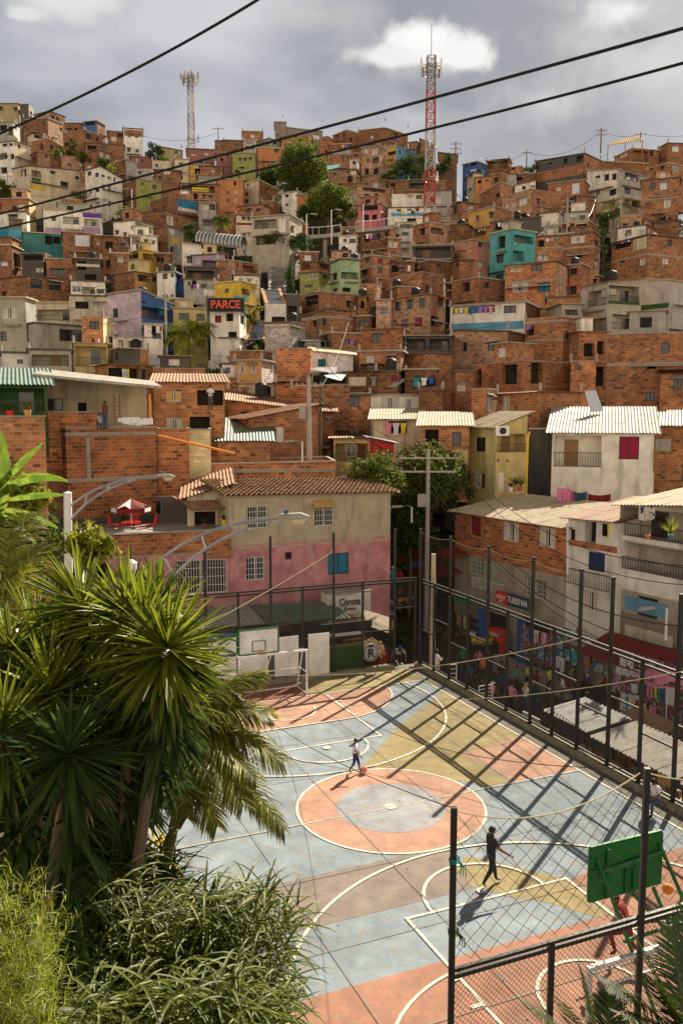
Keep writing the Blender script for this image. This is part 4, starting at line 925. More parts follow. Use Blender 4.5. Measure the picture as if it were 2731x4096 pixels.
B3|-10,175,352|225,365|brick/brickD|F||o60,255,56,65 w215,250,32,46|brick house with a blue door curtain, right of centre
B3|-20,490,592|392,600|white/brickD|F||b0,402,285,62 w345,412,84,52 psky:-20,527,505,52 y75,540,54,42 o238,540,54,40 y393,540,54,38 h:10,425,265,40|long white and sky blue house with a row of garments
B3|635,640,868|360,515|brick|F||w727,430,62,42 w640,435,60,18|brick house with two small windows above the stairs, right
B3|490,750,870|488,755|brickO|N|beam=520;650|o500,550,52,66 h:505,550,50,30|plain orange brick house right of the long white one
B3|-20,370,492|592,765|brickL/brickD|F|l=585|w238,660,64,62 o60,665,35,60|brick house with blue barred window under the sky blue storey
B3|1045,1050,1600|605,1035|brick|N|beam=815|w1418,665,54,76 o1320,825,60,20|huge blank brick wall at the right edge
B3|1275,1475,1600|240,445|drywall|F|l=235|pgreen:1280,395,320,34|unpainted plasterboard storey with green band, right edge
B3|870,1050,1278|250,625|conc|T|l=285 rise=.5|b1060,280,205,122 b1085,475,180,100 b918,310,128,105 b876,505,168,95 pgreen:1055,385,215,20|two level steel balcony house with green slab edge
B3|760,855,1040|592,800|brick|T||o890,670,70,90 o980,655,50,92|brick house with hammock terrace, right
B3|965,970,1052|800,995|brick|N||o973,830,50,130|narrow brick slot with tall dark door, right
B3|135,465,802|790,1000|brickN/brickO|N|l=825|o155,845,38,125 o330,815,105,135 o530,795,80,150|unfinished brick house with open window holes
B3|800,805,972|795,1000|brickO|N||w832,818,40,32|brick annex right of the unfinished one
C3|125,225,302|-40,175|brickO/brickL|N|d=64|l232,0,42,106|brick corner with tall white sash window
C3|300,590,868|-20,165|brickO/brick|T|d=62 l=-5|c338,10,46,96|brick house below the leaning white board, right
B3|-10,15,137|865,1075|brickD|F||c30,940,56,56|dim brick house left of the unfinished one
B3|1410,1415,1600|870,1100|brickO|Mtile|rise=.8|w1500,905,60,85|brick house with clay tiles at the right edge
B3|640,740,870|405,600|conc|T|l=440|b750,440,100,40|concrete stairhead house with canopy, right
C2|35,165,640|160,410|brick|T|d=58 rise=.9 l=155|w252,218,62,76 dwhite:353,218,50,102|brick house with white door and rusty tin roof
C2|20,25,455|82,175|brickO|T|d=64 rise=.8 l=30|o110,115,65,32|low brick house under rusty sheets, left of the pole
C2|435,440,740|110,300|brickD|T|d=64 rise=.6|h:435,125,70,30 w700,150,20,60|dark house with colourful washing behind the concrete pole
C2|985,1010,1150|300,540|red|Ttingrey|d=54 rise=.2 l=290 r=350|w1000,345,16,90 w1048,350,20,80 w1098,370,26,84|red painted house by the street trees
C2|1010,1015,1342|162,300|cream|Ttincream|d=61 rise=.7|o1112,178,126,84 h:1090,190,150,70|cream house with a rail of bright washing
C2|740,745,985|295,475|creamY|T|d=60|b750,330,225,120 g820,340,80,80|pale yellow balcony house behind the pole wires
C2|1340,1350,1662|205,520|brickO|Ttincream|d=57 rise=.8|o1362,235,92,125 w1545,250,62,102 pcreamY:1530,375,130,120|brick house with big dark window behind the street trees
C3|98,290,500|212,700|lemon/creamY|Ttincream|d=56 rise=.8|w152,288,68,98 b292,265,200,125 dwhite:310,530,44,130 g148,535,36,100 w180,535,36,100 o300,438,16,18 o362,440,16,18|pale yellow house with air conditioner and cactus pots
C3|515,668,680|235,700|charcoal|N|d=58||charcoal side wall beside the yellow drainpipe
C3|672,680,1365|250,545|white|Ttinwhite|d=56 rise=1.5|b690,275,320,215 r1130,283,136,156|white house with red curtained window and balcony
C3|712,718,1365|530,735|white|N|d=57|g770,560,125,120 dwhite:950,575,92,110 g1145,582,122,100|white ground storey with two barred windows
C3|1365,1372,1600|205,700|brickO|T|d=57 rise=.9|w1560,460,30,130 pgrey:1375,300,110,80|orange brick house right of the white one, at the right edge
'''
for ln_ in HT.strip().split('\n'): house(ln_)  # far left hilltop house: sunlit right side is put in as paler brick
# ================================================================ near buildings
NT = '''
D|111,155,362|985,1225|brickN|N|d=46.5 beam=1002;1108 w=3.5 low=slate@1180|pslab:199,1006,9,101 pslab:352,1002,8,105|two storey raw brick wall house with concrete beams left of the street lamp
D|81,84,222|948,992|brickN|N|d=47.2 w=1||brick parapet piece left of the children, on top of the raw brick house
D|90,95,338|880,990|beige|N|d=50 l=862 r=890|w100,915,45,28 o180,925,20,50|beige terrace house with a wooden ladder under a long sloping sheet roof
D|-20,-15,112|958,1400|brickO|N|d=43 w=3||shaded brick wall house at the left edge, under the planted balcony
D|-20,-15,110|882,962|green|Ttingreen|d=44.5 rise=1.0|b-15,892,118,55|green walled balcony house with planter boxes at the left edge
D|250,256,528|1280,1420|pinkwall|N|d=43 l=1283 r=1268 w=2|g402,1285,118,78 g318,1303,15,44|pink house wing with one very wide barred window
D|365,372,770|1062,1150|brickN|N|d=52 l=1070 beam=1084||long curved raw brick wall with tiled coping behind the clay tile roof
D|362,366,434|986,1075|brickN|N|d=50||brick wall piece beneath the curtained house, crossed by the orange pipe
D|434,438,484|988,1050|creamB|N|d=51||cream washed block corner with blue towel above the green roof
D|359,365,516|877,990|brickO|Ttinrust|d=55 rise=.7|y383,899,33,23 o453,896,64,35 c383,960,37,30 o436,957,46,28|brick house with yellow tie back curtains and a man at its window
D|500,505,620|1010,1035|brick|Ttingreen|d=55 rise=1.2||low shed with pale green roof left of the concrete pole
D|527,534,896|1130,1345|stucco|Mtile|d=45.3 a=-21 l=1136 r=1128 w=4.2 rise=.4 low=pinkwall@1258|g568,1162,48,52 g722,1158,45,50 g565,1279,44,53 w655,1268,15,17 n753,1270,48,49|house with beige upper and pink lower storey under clay tiles
D|430,436,527|1113,1216|cream|Ttinrust|d=45.5 rise=.4 l=1140|o447,1175,48,40 c500,1180,16,26|white room with potted plants under rusty sheets beside the tiled house
D|752,758,851|1362,1450|white|N|d=44.2 a=-21 w=1||white painted bar front below the pink house
D|1043,1050,1300|1190,1445|brickN|Ttincream|d=49.6 a=49.7 l=1173 r=1211 rise=.75 w=5 low=conc@1268|r1081,1188,22,42 c1154,1200,36,43 c1236,1212,38,45 g1077,1278,31,41 pmint:1112,1290,28,60 dwhite:1120,1293,14,48 g1206,1328,46,44 kwhitemetal:1096,1333,72,22 o1110,1410,60,40 o1190,1420,70,40|brick and grey corner house with the TURISPAN shop sign
D|1300,1306,1417|1190,1465|white|Ttinrust|d=44.1 a=44.7 l=1187 r=1197 rise=.75 w=5 low=white@1320|o1342,1193,26,54 w1308,1215,12,26 pnavy:1352,1269,36,42 k:1308,1312,104,36 c1337,1357,34,46 pbrickN:1301,1247,116,14|white house with navy shutter and black balcony rail right of the shop sign
D|1417,1423,1620|1165,1500|conc|Ttincream|d=40.6 a=41 l=1158 r=1160 rise=.7 w=6 low=taupe@1400|b1424,1168,190,76 b1424,1258,190,66 pwhite:1410,1240,190,12 pwhite:1417,1322,200,50 psky:1434,1378,100,32 w1463,1372,46,46 pcream:1434,1448,110,26|grey house with two open terraces above the red market awning
D|905,910,1050|1130,1325|slate|F|d=62|o925,1190,40,50 o985,1180,35,60 d:950,1180,20,60 predfab:918,1160,30,14 pbright:998,1150,18,14|dark souvenir shop row at the end of the alley
'''
M('conc')
paint('stucco', (.46, .38, .26), var=.22, scale=1.3, bump=.5, dirt=.65, dirtcol=(.16, .12, .07))
for ln_ in NT.strip().split('\n'): house(ln_)
# ragged paint edge between beige and pink
for root_, cor, zt_ in HOUSES:
    if 'beige upper and pink lower' in root_['label']:
        A_, B_ = cor[0], cor[1]; u_ = (B_-A_).normalized(); n_ = Vector((u_.y, -u_.x, 0)); L_ = (B_-A_).length; zs = CAMZ+ray(1365, 1258*1.7417).z*A_.y; rr = random.Random(6); m = MB()
        for i in range(170):
            s = rr.uniform(.1, L_-.1); up_ = rr.random() < .5; w_ = rr.uniform(.05, .32); h_ = rr.uniform(.03, .17); c = A_+u_*s+n_*(.006+.0001*i)
            K = 7; z0 = zs+(0 if up_ else 0); pts = [c+u_*(-w_)+UP*z0, c+u_*w_+UP*z0]+[c+u_*(w_*math.cos(math.pi*k/K))+UP*(z0+(1 if up_ else -1)*h_*math.sin(math.pi*k/K)*rr.uniform(.6, 1.2)) for k in range(1, K)]
            m.face(pts if up_ else list(reversed(pts)), 0 if up_ else 1)
        m.build('flaking_paint', ['pinkwall', 'stucco'], root_)
def quadthing(name, label, cat, pts, mat, th=.05, corr=None, group=None):
    """a sheet roof / board given by four corners (eave left, eave right, back right, back left)"""
    mb = MB(); pts = [Vector(p) for p in pts]
    if corr: corrug(mb, pts, corr)
    else:
        n = (pts[1]-pts[0]).cross(pts[3]-pts[0]).normalized()*th
        lo = pts; up = [p+n for p in pts]; mb.face(list(reversed(lo))); mb.face(up)
        for i in range(4): mb.face([lo[i], lo[(i+1) % 4], up[(i+1) % 4], up[i]])
    o = mb.build(name, mat); tag(o, label, cat, group); return o
def dat(x, y, Y): return at(x*1.7417, y*1.7417, Y)
# long sloping sheet roof above the ladder terrace
quadthing('sheet_roof', 'long white sheet roof sloping over the ladder terrace', 'roof', [dat(78, 864, 47), dat(372, 893, 47), dat(350, 880, 51), dat(95, 852, 51)], 'tinwhite', .14)
# market canopies along the far fence
quadthing('canopy', 'white corrugated canopy behind the far fence, left of the green one', 'canopy', [dat(392, 1453, 40.5), dat(609, 1434, 41.4), dat(565, 1387, 44), dat(392, 1396, 43)], 'tinwhite', corr='T')
quadthing('canopy', 'green corrugated canopy behind the far fence beside the beer sign', 'canopy', [dat(609, 1435, 41.4), dat(811, 1420, 42.3), dat(756, 1383, 44.3), dat(566, 1391, 44)], 'tingreen', corr='T')
# terrace with parasol over the pink wing
tb = MB(); za = CAMZ+ray(700, 1216*1.7417).z*43
tb.box(dat(165, 1236, 43.05), dat(529, 1219, 43.4)-dat(165, 1236, 43.05), (0, .2, 0), (0, 0, -1.35)); o = tb.build('parapet', 'brickN'); tag(o, 'orange brick parapet of the parasol terrace above the pink wing', 'wall')
tc_ = MB(); tc_.box(dat(163, 1234, 42.95), dat(530, 1217, 43.3)-dat(163, 1234, 42.95), (0, .35, 0), (0, 0, .07)); o2 = tc_.build('coping', 'slab', None); o2.parent = o; o2.location = Vector(o2.location)-Vector(o.location)
fb = MB(); fb.face([dat(180, 1228, 43.2), dat(529, 1222, 43.4), dat(529, 1222, 47)+Vector((0, 0, -.0)), dat(180, 1222, 47)]); 
# ================================================================ writing
def text3d(s, O, u, v, h, mat, parent, name='lettering', depth=.02, xs=1.0, align='CENTER', shear=0):
    """mesh letters centred on O, running along u, up along v, cap height about h"""
    cu = bpy.data.curves.new('t', 'FONT'); cu.body = s; cu.align_x = align; cu.align_y = 'CENTER'; cu.extrude = depth/2; cu.size = h*1.4; cu.shear = shear
    cu.offset = h*.03
    to = bpy.data.objects.new('t', cu); S.collection.objects.link(to); dg = bpy.context.evaluated_depsgraph_get()
    me = bpy.data.meshes.new_from_object(to.evaluated_get(dg)); bpy.data.objects.remove(to)
    n = u.cross(v).normalized(); mb = MB()
    for p in me.polygons:
        mb.face([O+u*(me.vertices[i].co.x*xs)+v*me.vertices[i].co.y+n*(me.vertices[i].co.z) for i in p.vertices])
    bpy.data.meshes.remove(me); return mb.build(name, mat, parent)

def board(name, label, cat, O, u, v, w, h, mat, th=.05, group=None):
    root = thing(name, O, label, cat, group); n = u.cross(v).normalized()
    m = MB(); m.box(O-u*w/2-v*h/2-n*th, u*w, n*th, v*h); m.build('panel', mat, root); return root, n
# TURISPAN sign on the corner building: facade direction
fu = Vector((math.sin(rad(29.4)), -math.cos(rad(29.4)), 0))
a = dat(1141, 1368, 49.65); b = dat(1215, 1388, 47.2); fu = Vector((b.x-a.x, b.y-a.y, 0)).normalized()
fn = fu.cross(UP)
w = (Vector((b.x, b.y, 0))-Vector((a.x, a.y, 0))).length; O = (a+b)/2+fn*.12
r, n = board('shop_sign', 'red and navy TURISPAN shop sign on the grey corner house', 'sign', O, fu, UP, w, .68, 'navy')
m = MB(); m.box(O-fu*(w/2)-UP*.34+fn*.0, fu*w*.37, fn*.02, UP*.68); m.build('red_field', 'redplastic', r)
text3d('TURISPAN', O+fu*w*.19+fn*.03, fu, UP, .36, 'whitemetal', r, xs=.72)
text3d('PONY', O-fu*w*.31+fn*.04, fu, UP, .22, 'whitemetal', r, xs=.9); text3d('malta', O-fu*w*.31-UP*.2+fn*.04, fu, UP, .12, 'whitemetal', r)
# beer sign on the white bar front
u2 = CM; O = dat(803, 1388, 43.9)
r, n = board('beer_sign', 'white Corona Extra sign with black gothic lettering on the bar', 'sign', O-CN*.0, u2, UP, 1.55, .95, 'whitemetal')
text3d('Corona', O+UP*.14-CN*.03, u2, UP, .34, 'black', r, xs=.78); text3d('Extra', O-UP*.22-CN*.03, u2, UP, .19, 'black', r, xs=1.1)
m = MB(); m.bar(O-u2*.62+UP*-.06-CN*.03, O+u2*.66-UP*.06-CN*.03, .02); m.build('underline', 'black', r)
O = dat(797, 1436, 42.8); r = thing('round_sign', O, 'round yellow sign reading LA CERVEZA MAS FINA', 'sign')
m = MB(); m.tube([O+CN*.04, O], .62, 28); m.build('disc', 'ochre', r)
for k, s_ in enumerate(['LA', 'CERVEZA', 'MAS', 'FINA']): text3d(s_, O-CN*.03+UP*(.33-.21*k), u2, UP, .13, 'cream', r, xs=.9)
# PARCE sign
paint('parcered', (.75, .12, .08), var=.05, dirt=0)
O = at(902, 1219, 83); u3 = Vector((1, 0, 0))
r = thing('rooftop_sign', O-UP*2.2, 'big red PARCE letters standing over the white terrace house', 'sign')
m = MB(); m.box(O-u3*1.7-UP*.62+Vector((0, .1, 0)), u3*3.4, (0, .06, 0), UP*1.25); m.build('backing', 'black', r)
text3d('PARCE', O, u3, UP, .72, 'parcered', r, xs=.92, depth=.1)
for dx in (-1.75, 1.75):
    m = MB(); m.bar(O+u3*dx-UP*2.2+Vector((0, .2, 0)), O+u3*dx+UP*1.0+Vector((0, .2, 0)), .08); m.build('post', 'greenmetal', r)
# crest board by the gate
O = cw(5.75, 13.75, .75); r = thing('crest_board', O, 'round white crest with a crowned black R in a straw ring', 'sign')
m = MB(); m.tube([O+CN*.06, O], .43, 28); m.build('disc', 'whitefab', r)
text3d('R', O-CN*.03-UP*.05, u2, UP, .42, 'black', r)
m = MB(); m.tube([O-CN*.02+u2*.36*math.cos(t*.2618)+UP*.36*math.sin(t*.2618) for t in range(25)], .018, 5); m.build('ring', 'black', r)
m = MB(); c0 = O-CN*.03+UP*.26; m.face([c0+u2*-.11, c0+u2*.11, c0+u2*.14+UP*.11, c0+u2*.06+UP*.05, c0+UP*.13, c0-u2*.06+UP*.05, c0-u2*.14+UP*.11]); m.build('crown', 'black', r)
rr = random.Random(3); m = MB()
for i in range(260):
    t = rr.uniform(-.5, 3.64); q = O+u2*math.cos(t)*rr.uniform(.45, .68)+UP*math.sin(t)*rr.uniform(.45, .68); m.bar(q, q+Vector((rr.uniform(-.1, .1), rr.uniform(-.05, .05), rr.uniform(-.1, .1))), .03)
m.build('straw', 'straw', r)
# ================================================================ boards hung on the far fence
def fboard(x0, x1, z0, z1, label, mat='whitemetal', name='board', cat='board', y=13.10, group=None):
    m = MB(); m.box(cw(x0, y, z0), CM*(x1-x0), CN*.03, (0, 0, z1-z0)); m.box(cw(x0-.02, y+.03, z0-.02), CM*(x1-x0+.04), CN*.02, (0, 0, z1-z0+.04)); o = m.build(name, mat); tag(o, label, cat, group); return o
fboard(2.35, 3.35, .2, 2.1, 'tall white board on the fence right of the goal')
fboard(.75, 1.85, .35, 2.1, 'white board on the fence seen through the goal net, right one', y=13.12)
fboard(-.85, .4, .5, 2.25, 'white board on the fence seen through the goal net, left one', y=13.12)
fboard(-2.25, -1.05, .4, 1.45, 'lower white board on the fence left of the goal', y=13.12)
fboard(-2.25, -1.05, 1.62, 2.3, 'upper white board on the fence left of the goal', y=13.12)
fboard(-4.5, -.9, .4, 2.35, 'blue painted mural board behind the goal fence', 'blue', 'mural_board', 'mural', 13.6)
fboard(3.5, 5.2, .1, 1.25, 'dark green painted panel by the beer signs', 'green', 'painted_panel', 'panel', 13.6)
# pallets, bar and stairs behind the far fence
def pallet(O, u, v, label, n):
    m = MB(); w_ = u.cross(v).normalized()
    for i in range(6): m.box(O+v*(.2*i), u*1.2, w_*.03, v*.11)
    for i in range(3): m.box(O+u*(.02+.54*i)+w_*-.1, u*.1, w_*.09, v*1.13)
    o = m.build('pallet', 'wood'); tag(o, label, 'pallet', 'wooden pallets in the bar'); return o
for i, (x, z) in enumerate([(3.75, .9), (4.25, .2), (4.75, 1.05)]): pallet(cw(x, 14.6+i*.1, z-.9), CM, UP, ['wooden pallet leaning left in the bar behind the green panel', 'wooden pallet in the middle of the bar behind the green panel', 'wooden pallet at the right of the bar behind the green panel'][i], i)
m = MB(); m.box(cw(2.2, 15.0, -1.9), CM*4.2, CN*.1, (0, 0, 3.9)); m.box(cw(2.2, 14.1, 1.5), CM*3.4, CN*.9, (0, 0, .1)); o = m.build('bar_counter', 'black'); tag(o, 'black bar front with a plank counter behind the far fence', 'bar')
m = MB(); m.box(cw(-7, 17.2, -1.9), CM*9.0, CN*.1, (0, 0, 3.6)); o = m.build('shop_back_wall', 'slate'); tag(o, 'dark back wall under the white and green canopies', 'wall')
r = thing('stair', cw(6.9, 14.3, -1.5), 'grey metal stair with red side panel by the court gate', 'stair')
m = MB()
for i in range(9): m.box(cw(6.75, 14.0+i*.3, -.15-i*.19), CM*.9, CN*.3, (0, 0, .06))
m.build('steps', 'galv', r)
m = MB(); a, b = cw(6.6, 13.6, .95), cw(6.0, 16.6, -.3)
m.bar(a, b, .06); m.bar(a-UP*.9, b-UP*.9, .05)
for i in range(16): m.bar(a.lerp(b, i/15), a.lerp(b, i/15)-UP*.9, .025)
m.build('railing', 'frame', r)
m = MB(); m.face([cw(6.62, 13.75, .75), cw(6.62, 13.75, -.6), cw(6.3, 15.2, -1.2), cw(6.3, 15.2, .2)]); m.build('side_panel', 'redplastic', r)
# awning with yellow box sign by the gate
quadthing('awning', 'cream fabric awning reaching to the gate, beside the beer sign', 'awning', [dat(846, 1438, 42.2), dat(893, 1455, 41.0), dat(893, 1418, 42.6), dat(830, 1398, 44)], 'cream', .02)
r, n = board('box_sign', 'small yellow and black box sign hanging by the gate', 'sign', dat(903, 1433, 41.2), CM, UP, .32, .95, 'black', .12)
m = MB(); O = dat(903, 1436, 41.05); m.box(O-CM*.1-UP*.25, CM*.2, CN*.02, UP*.5); m.build('bottle_mark', 'ochre', r)
# parked motorbikes up the alley: handled below
def motorbike(O, f, s_label, col='redplastic', plate=True):
    """f: heading"""
    r = thing('motorbike', O, s_label, 'motorbike', 'motorbikes parked by the alley'); sd_ = Vector((f.y, -f.x, 0))
    for k in (-.62, .62):
        w_ = MB(); c = O+f*k+UP*.31; w_.tube([c+(f*math.cos(t*.4189)+UP*math.sin(t*.4189))*.25 for t in range(16)], .055, 6); wo = w_.build('wheel', 'rubber', r)
        h_ = MB(); h_.tube([c-sd_*.05, c+sd_*.05], .06, 8)
        for t in range(6): h_.bar(c, c+(f*math.cos(t)+UP*math.sin(t))*.24, .015)
        h_.build('rim', 'galv', wo)
    b_ = MB(); b_.tube([O+f*.45+UP*.85, O+f*.15+UP*.8, O-f*.1+UP*.68, O-f*.7+UP*.8], [.06, .15, .13, .05], 8); b_.tube([O+f*.1+UP*.4, O-f*.15+UP*.42], .15, 8); b_.build('body', col, r)
    s_ = MB(); s_.tube([O+f*.05+UP*.82, O-f*.3+UP*.80, O-f*.68+UP*.86], [.07, .11, .07], 8); s_.build('seat', 'rubber', r)
    k_ = MB(); k_.tube([O+f*.62+UP*.31, O+f*.48+UP*.95], .03, 6); k_.tube([O+f*.42+UP*1.0-sd_*.33, O+f*.5+UP*.98, O+f*.42+UP*1.0+sd_*.33], .018, 5); k_.build('handlebar', 'galv', r)
    l_ = MB(); l_.tube([O+f*.56+UP*.88, O+f*.64+UP*.88], .09, 10); l_.build('headlight', 'bright', r)
    if plate:
        p_ = MB(); p_.box(O-f*.84+UP*.55-sd_*.11, sd_*.22, f*.02, UP*.14); p_.build('number_plate', 'ochre', r)
    return r
g0 = onz(917*1.7417, 1462*1.7417, -1.9)
motorbike(g0, Vector((.1, 1, 0)).normalized(), 'dark motorbike with yellow plate leaving through the gate lane', 'black')
rr = random.Random(5)
for i, (x, y, lab) in enumerate([(868, 1392, 'red motorbike parked nearest the pink house corner'), (882, 1388, 'second motorbike from the pink house, pale tank'), (900, 1385, 'middle motorbike of the row seen above the gate lintel'), (918, 1384, 'fourth motorbike of the row, orange tank'), (936, 1382, 'last motorbike of the row, nearest the corner post')]):
    p = at(x*1.7417, y*1.7417, 53.5+i*.2); p.z = tz(p.x, p.y)+.1
    motorbike(p, Vector((.75, -.65, 0)).normalized(), lab, ['redplastic', 'grey', 'black', 'orangemetal', 'galv'][i], False)
# ================================================================ goals and hoops
def hoop_goal(s, lab_goal, lab_board, depthy, frame_y, zb, bx, by, back):
    """futsal goal: mouth on y = s*11.1; s=+1 far, -1 near"""
    r = thing('goal', cw(0, s*11.15, 0), lab_goal, 'goal'); y0, y1 = s*11.15, s*12.35; hw = 1.5
    m = MB(); P = lambda x, y, z: cw(x, y, z)
    for x in (-hw, hw): m.bar(P(x, y0, 0), P(x, y0, 2.0), .09)
    m.bar(P(-hw-.045, y0, 1.98), P(hw+.045, y0, 1.98), .09); m.build('front_frame', 'whitemetal', r)
    m = MB()
    for x in (-hw, hw):
        m.tube([P(x, y0, 1.95), P(x, y0+s*.45, 1.95), P(x, y1, .05), P(x, y0, .05)], .03, 6); m.tube([P(x, y0, 1.0), P(x, y0+s*.85, 1.0)], .022, 6)
    m.tube([P(-hw, y1, .05), P(hw, y1, .05)], .03, 6); m.tube([P(-hw, y0+s*.82, 1.0), P(hw, y0+s*.82, 1.0)], .03, 6); m.tube([P(-hw, y0+s*.45, 1.95), P(hw, y0+s*.45, 1.95)], .025, 6)
    m.tube([P(-.1, y0, 1.95), P(-.25, y1, .05)], .03, 6); m.build('back_frame', 'whitemetal', r)
    m = MB()
    def q(a, b, c, d, w_, h_): m.face([a, b, c, d], 0, [(0, 0), (w_, 0), (w_, h_), (0, h_)])
    q(P(-hw, y1, .05), P(hw, y1, .05), P(hw, y0+s*.45, 1.95), P(-hw, y0+s*.45, 1.95), 3, 2.1)
    for x in (-hw, hw): q(P(x, y0, .05), P(x, y1, .05), P(x, y0+s*.45, 1.95), P(x, y0, 1.95), 1.2, 1.9)
    q(P(-hw, y0, 1.96), P(hw, y0, 1.96), P(hw, y0+s*.45, 1.96), P(-hw, y0+s*.45, 1.96), 3, .45)
    m.build('net', GN, r)
    # board
    B = thing('basketball_hoop', cw(bx, by, 0), lab_board, 'basketball hoop'); m = MB(); W2 = .86
    fc = -s  # direction the playing face looks
    m.box(P(bx-W2, by, zb), CM*(2*W2), CN*(.04*s), (0, 0, 1.05)); m.build('backboard', 'whitemetal' if s > 0 else 'greenmetal', B)
    m = MB(); yf = by-s*.012
    for (a_, b_) in (((bx-W2, zb), (bx+W2, zb)), ((bx-W2, zb+1.05), (bx+W2, zb+1.05)), ((bx-W2, zb), (bx-W2, zb+1.05)), ((bx+W2, zb), (bx+W2, zb+1.05))):
        m.bar(P(a_[0], yf, a_[1]), P(b_[0], yf, b_[1]), .06)
    for (a_, b_) in (((bx-.28, zb+.12), (bx+.28, zb+.12)), ((bx+.28, zb+.12), (bx+.28, zb+.55)), ((bx-.28, zb+.12), (bx-.28, zb+.55)), ((bx-.28, zb+.55), (bx+.28, zb+.55))):
        m.bar(P(a_[0], yf, a_[1]), P(b_[0], yf, b_[1]), .04, .02)
    m.build('border', 'greenmetal', B)
    if s < 0:
        m = MB()
        for x in (-.5, -.05, .15, .4): m.bar(P(bx+x, by-.07, zb+.02), P(bx+x, by-.07, zb+(.5 if x > -.4 else 1.0)), .05)
        m.bar(P(bx-W2, by-.07, zb+.62), P(bx+W2, by-.07, zb+.62), .05); m.build('board_battens', 'greenmetal', B)
    m = MB(); c = P(bx, by-s*.38, zb+.12); m.tube([c+CM*.225*math.cos(t*.3927)+CN*.225*math.sin(t*.3927) for t in range(17)], .012, 5); m.bar(P(bx, by, zb+.12), P(bx, by-s*.16, zb+.12), .04); m.build('rim', 'orangemetal', B)
    m = MB()
    for t in range(10):
        a1 = t*.6283; tp_ = c+CM*.22*math.cos(a1)+CN*.22*math.sin(a1); lw = c+CM*.12*math.cos(a1+.5)+CN*.12*math.sin(a1+.5)-UP*.38; l2 = c+CM*.12*math.cos(a1-.5)+CN*.12*math.sin(a1-.5)-UP*.38
        m.tube([tp_, lw], .005, 3); m.tube([tp_, l2], .005, 3)
    m.build('hoop_net', 'whitefab', B)
    m = MB()
    for (p1, p2) in back: m.tube([cw(*p1), cw(*p2)], .038, 7)
    m.build('support_frame', 'greenmetal', B)
hoop_goal(1, 'white futsal goal with mesh net at the far end', 'white backboard with green rim fixed over the far goal', 0, 0, 2.12, -.7, 10.95,
          [((-1.5, 11.0, 3.1), (-2.1, 12.4, 2.2)), ((-2.1, 12.4, 2.2), (-1.5, 11.0, 2.15)), ((-1.5, 11.0, 2.7), (-2.0, 12.1, 2.7))])
hoop_goal(-1, 'white futsal goal at the near end, cut by palm leaves', 'green backboard seen from behind above the near goal', 0, 0, 2.9, -.25, -10.6,
          [((-1.0, -10.66, 3.75), (.15, -11.6, 0)), ((.5, -10.66, 3.75), (1.75, -11.8, 0)), ((-.95, -10.7, 3.5), (.6, -10.7, 3.6)), ((-.4, -10.95, 2.6), (2.0, -11.5, 2.3)), ((.35, -10.7, 2.9), (1.15, -11.9, 0)), ((-.2, -10.7, 2.95), (.75, -11.9, 1.6)), ((-.6, -11.0, 2.2), (1.5, -11.2, 2.4))])
m = MB(); c = cw(2.03, -9.38, 1.8)
bm_ = bmesh.new(); bmesh.ops.create_uvsphere(bm_, u_segments=20, v_segments=12, radius=.12)
for f in bm_.faces: m.face([c+v.co for v in f.verts])
bm_.free(); o = m.build('basketball', 'orangemetal', smooth=True); tag(o, 'orange basketball in the air beside the green backboard', 'ball')
# ================================================================ blue wall and yellow rail, left side of court
m = MB(); m.box(cw(-7.85, -13.9, .01), CM*.25, CN*24, (0, 0, 1.05)); o = m.build('side_wall', 'blue'); tag(o, 'low blue painted wall along the left side of the court', 'wall')
c_ = MB(); c_.box(cw(-7.9, -13.9, 1.06), CM*.38, CN*24, (0, 0, .08)); o2 = c_.build('coping', 'slab'); o2.parent = o; o2.location = Vector(o2.location)-Vector(o.location)
r = thing('pipe_railing', cw(-7.2, -4, 0), 'double yellow pipe rail beside the court, half in the bushes', 'railing')
for z in (1.0, .55):
    m = MB(); m.tube([cw(-7.25, 4.2, z), cw(-7.25, -7, z)], .04, 8); m.build('pipe', 'yellowmetal', r)
for y in (3.9, 1.5, -.9, -3.3, -5.7):
    m = MB(); m.tube([cw(-7.25, y, 0), cw(-7.25, y, 1.0)], .035, 8); m.build('post', 'yellowmetal', r)
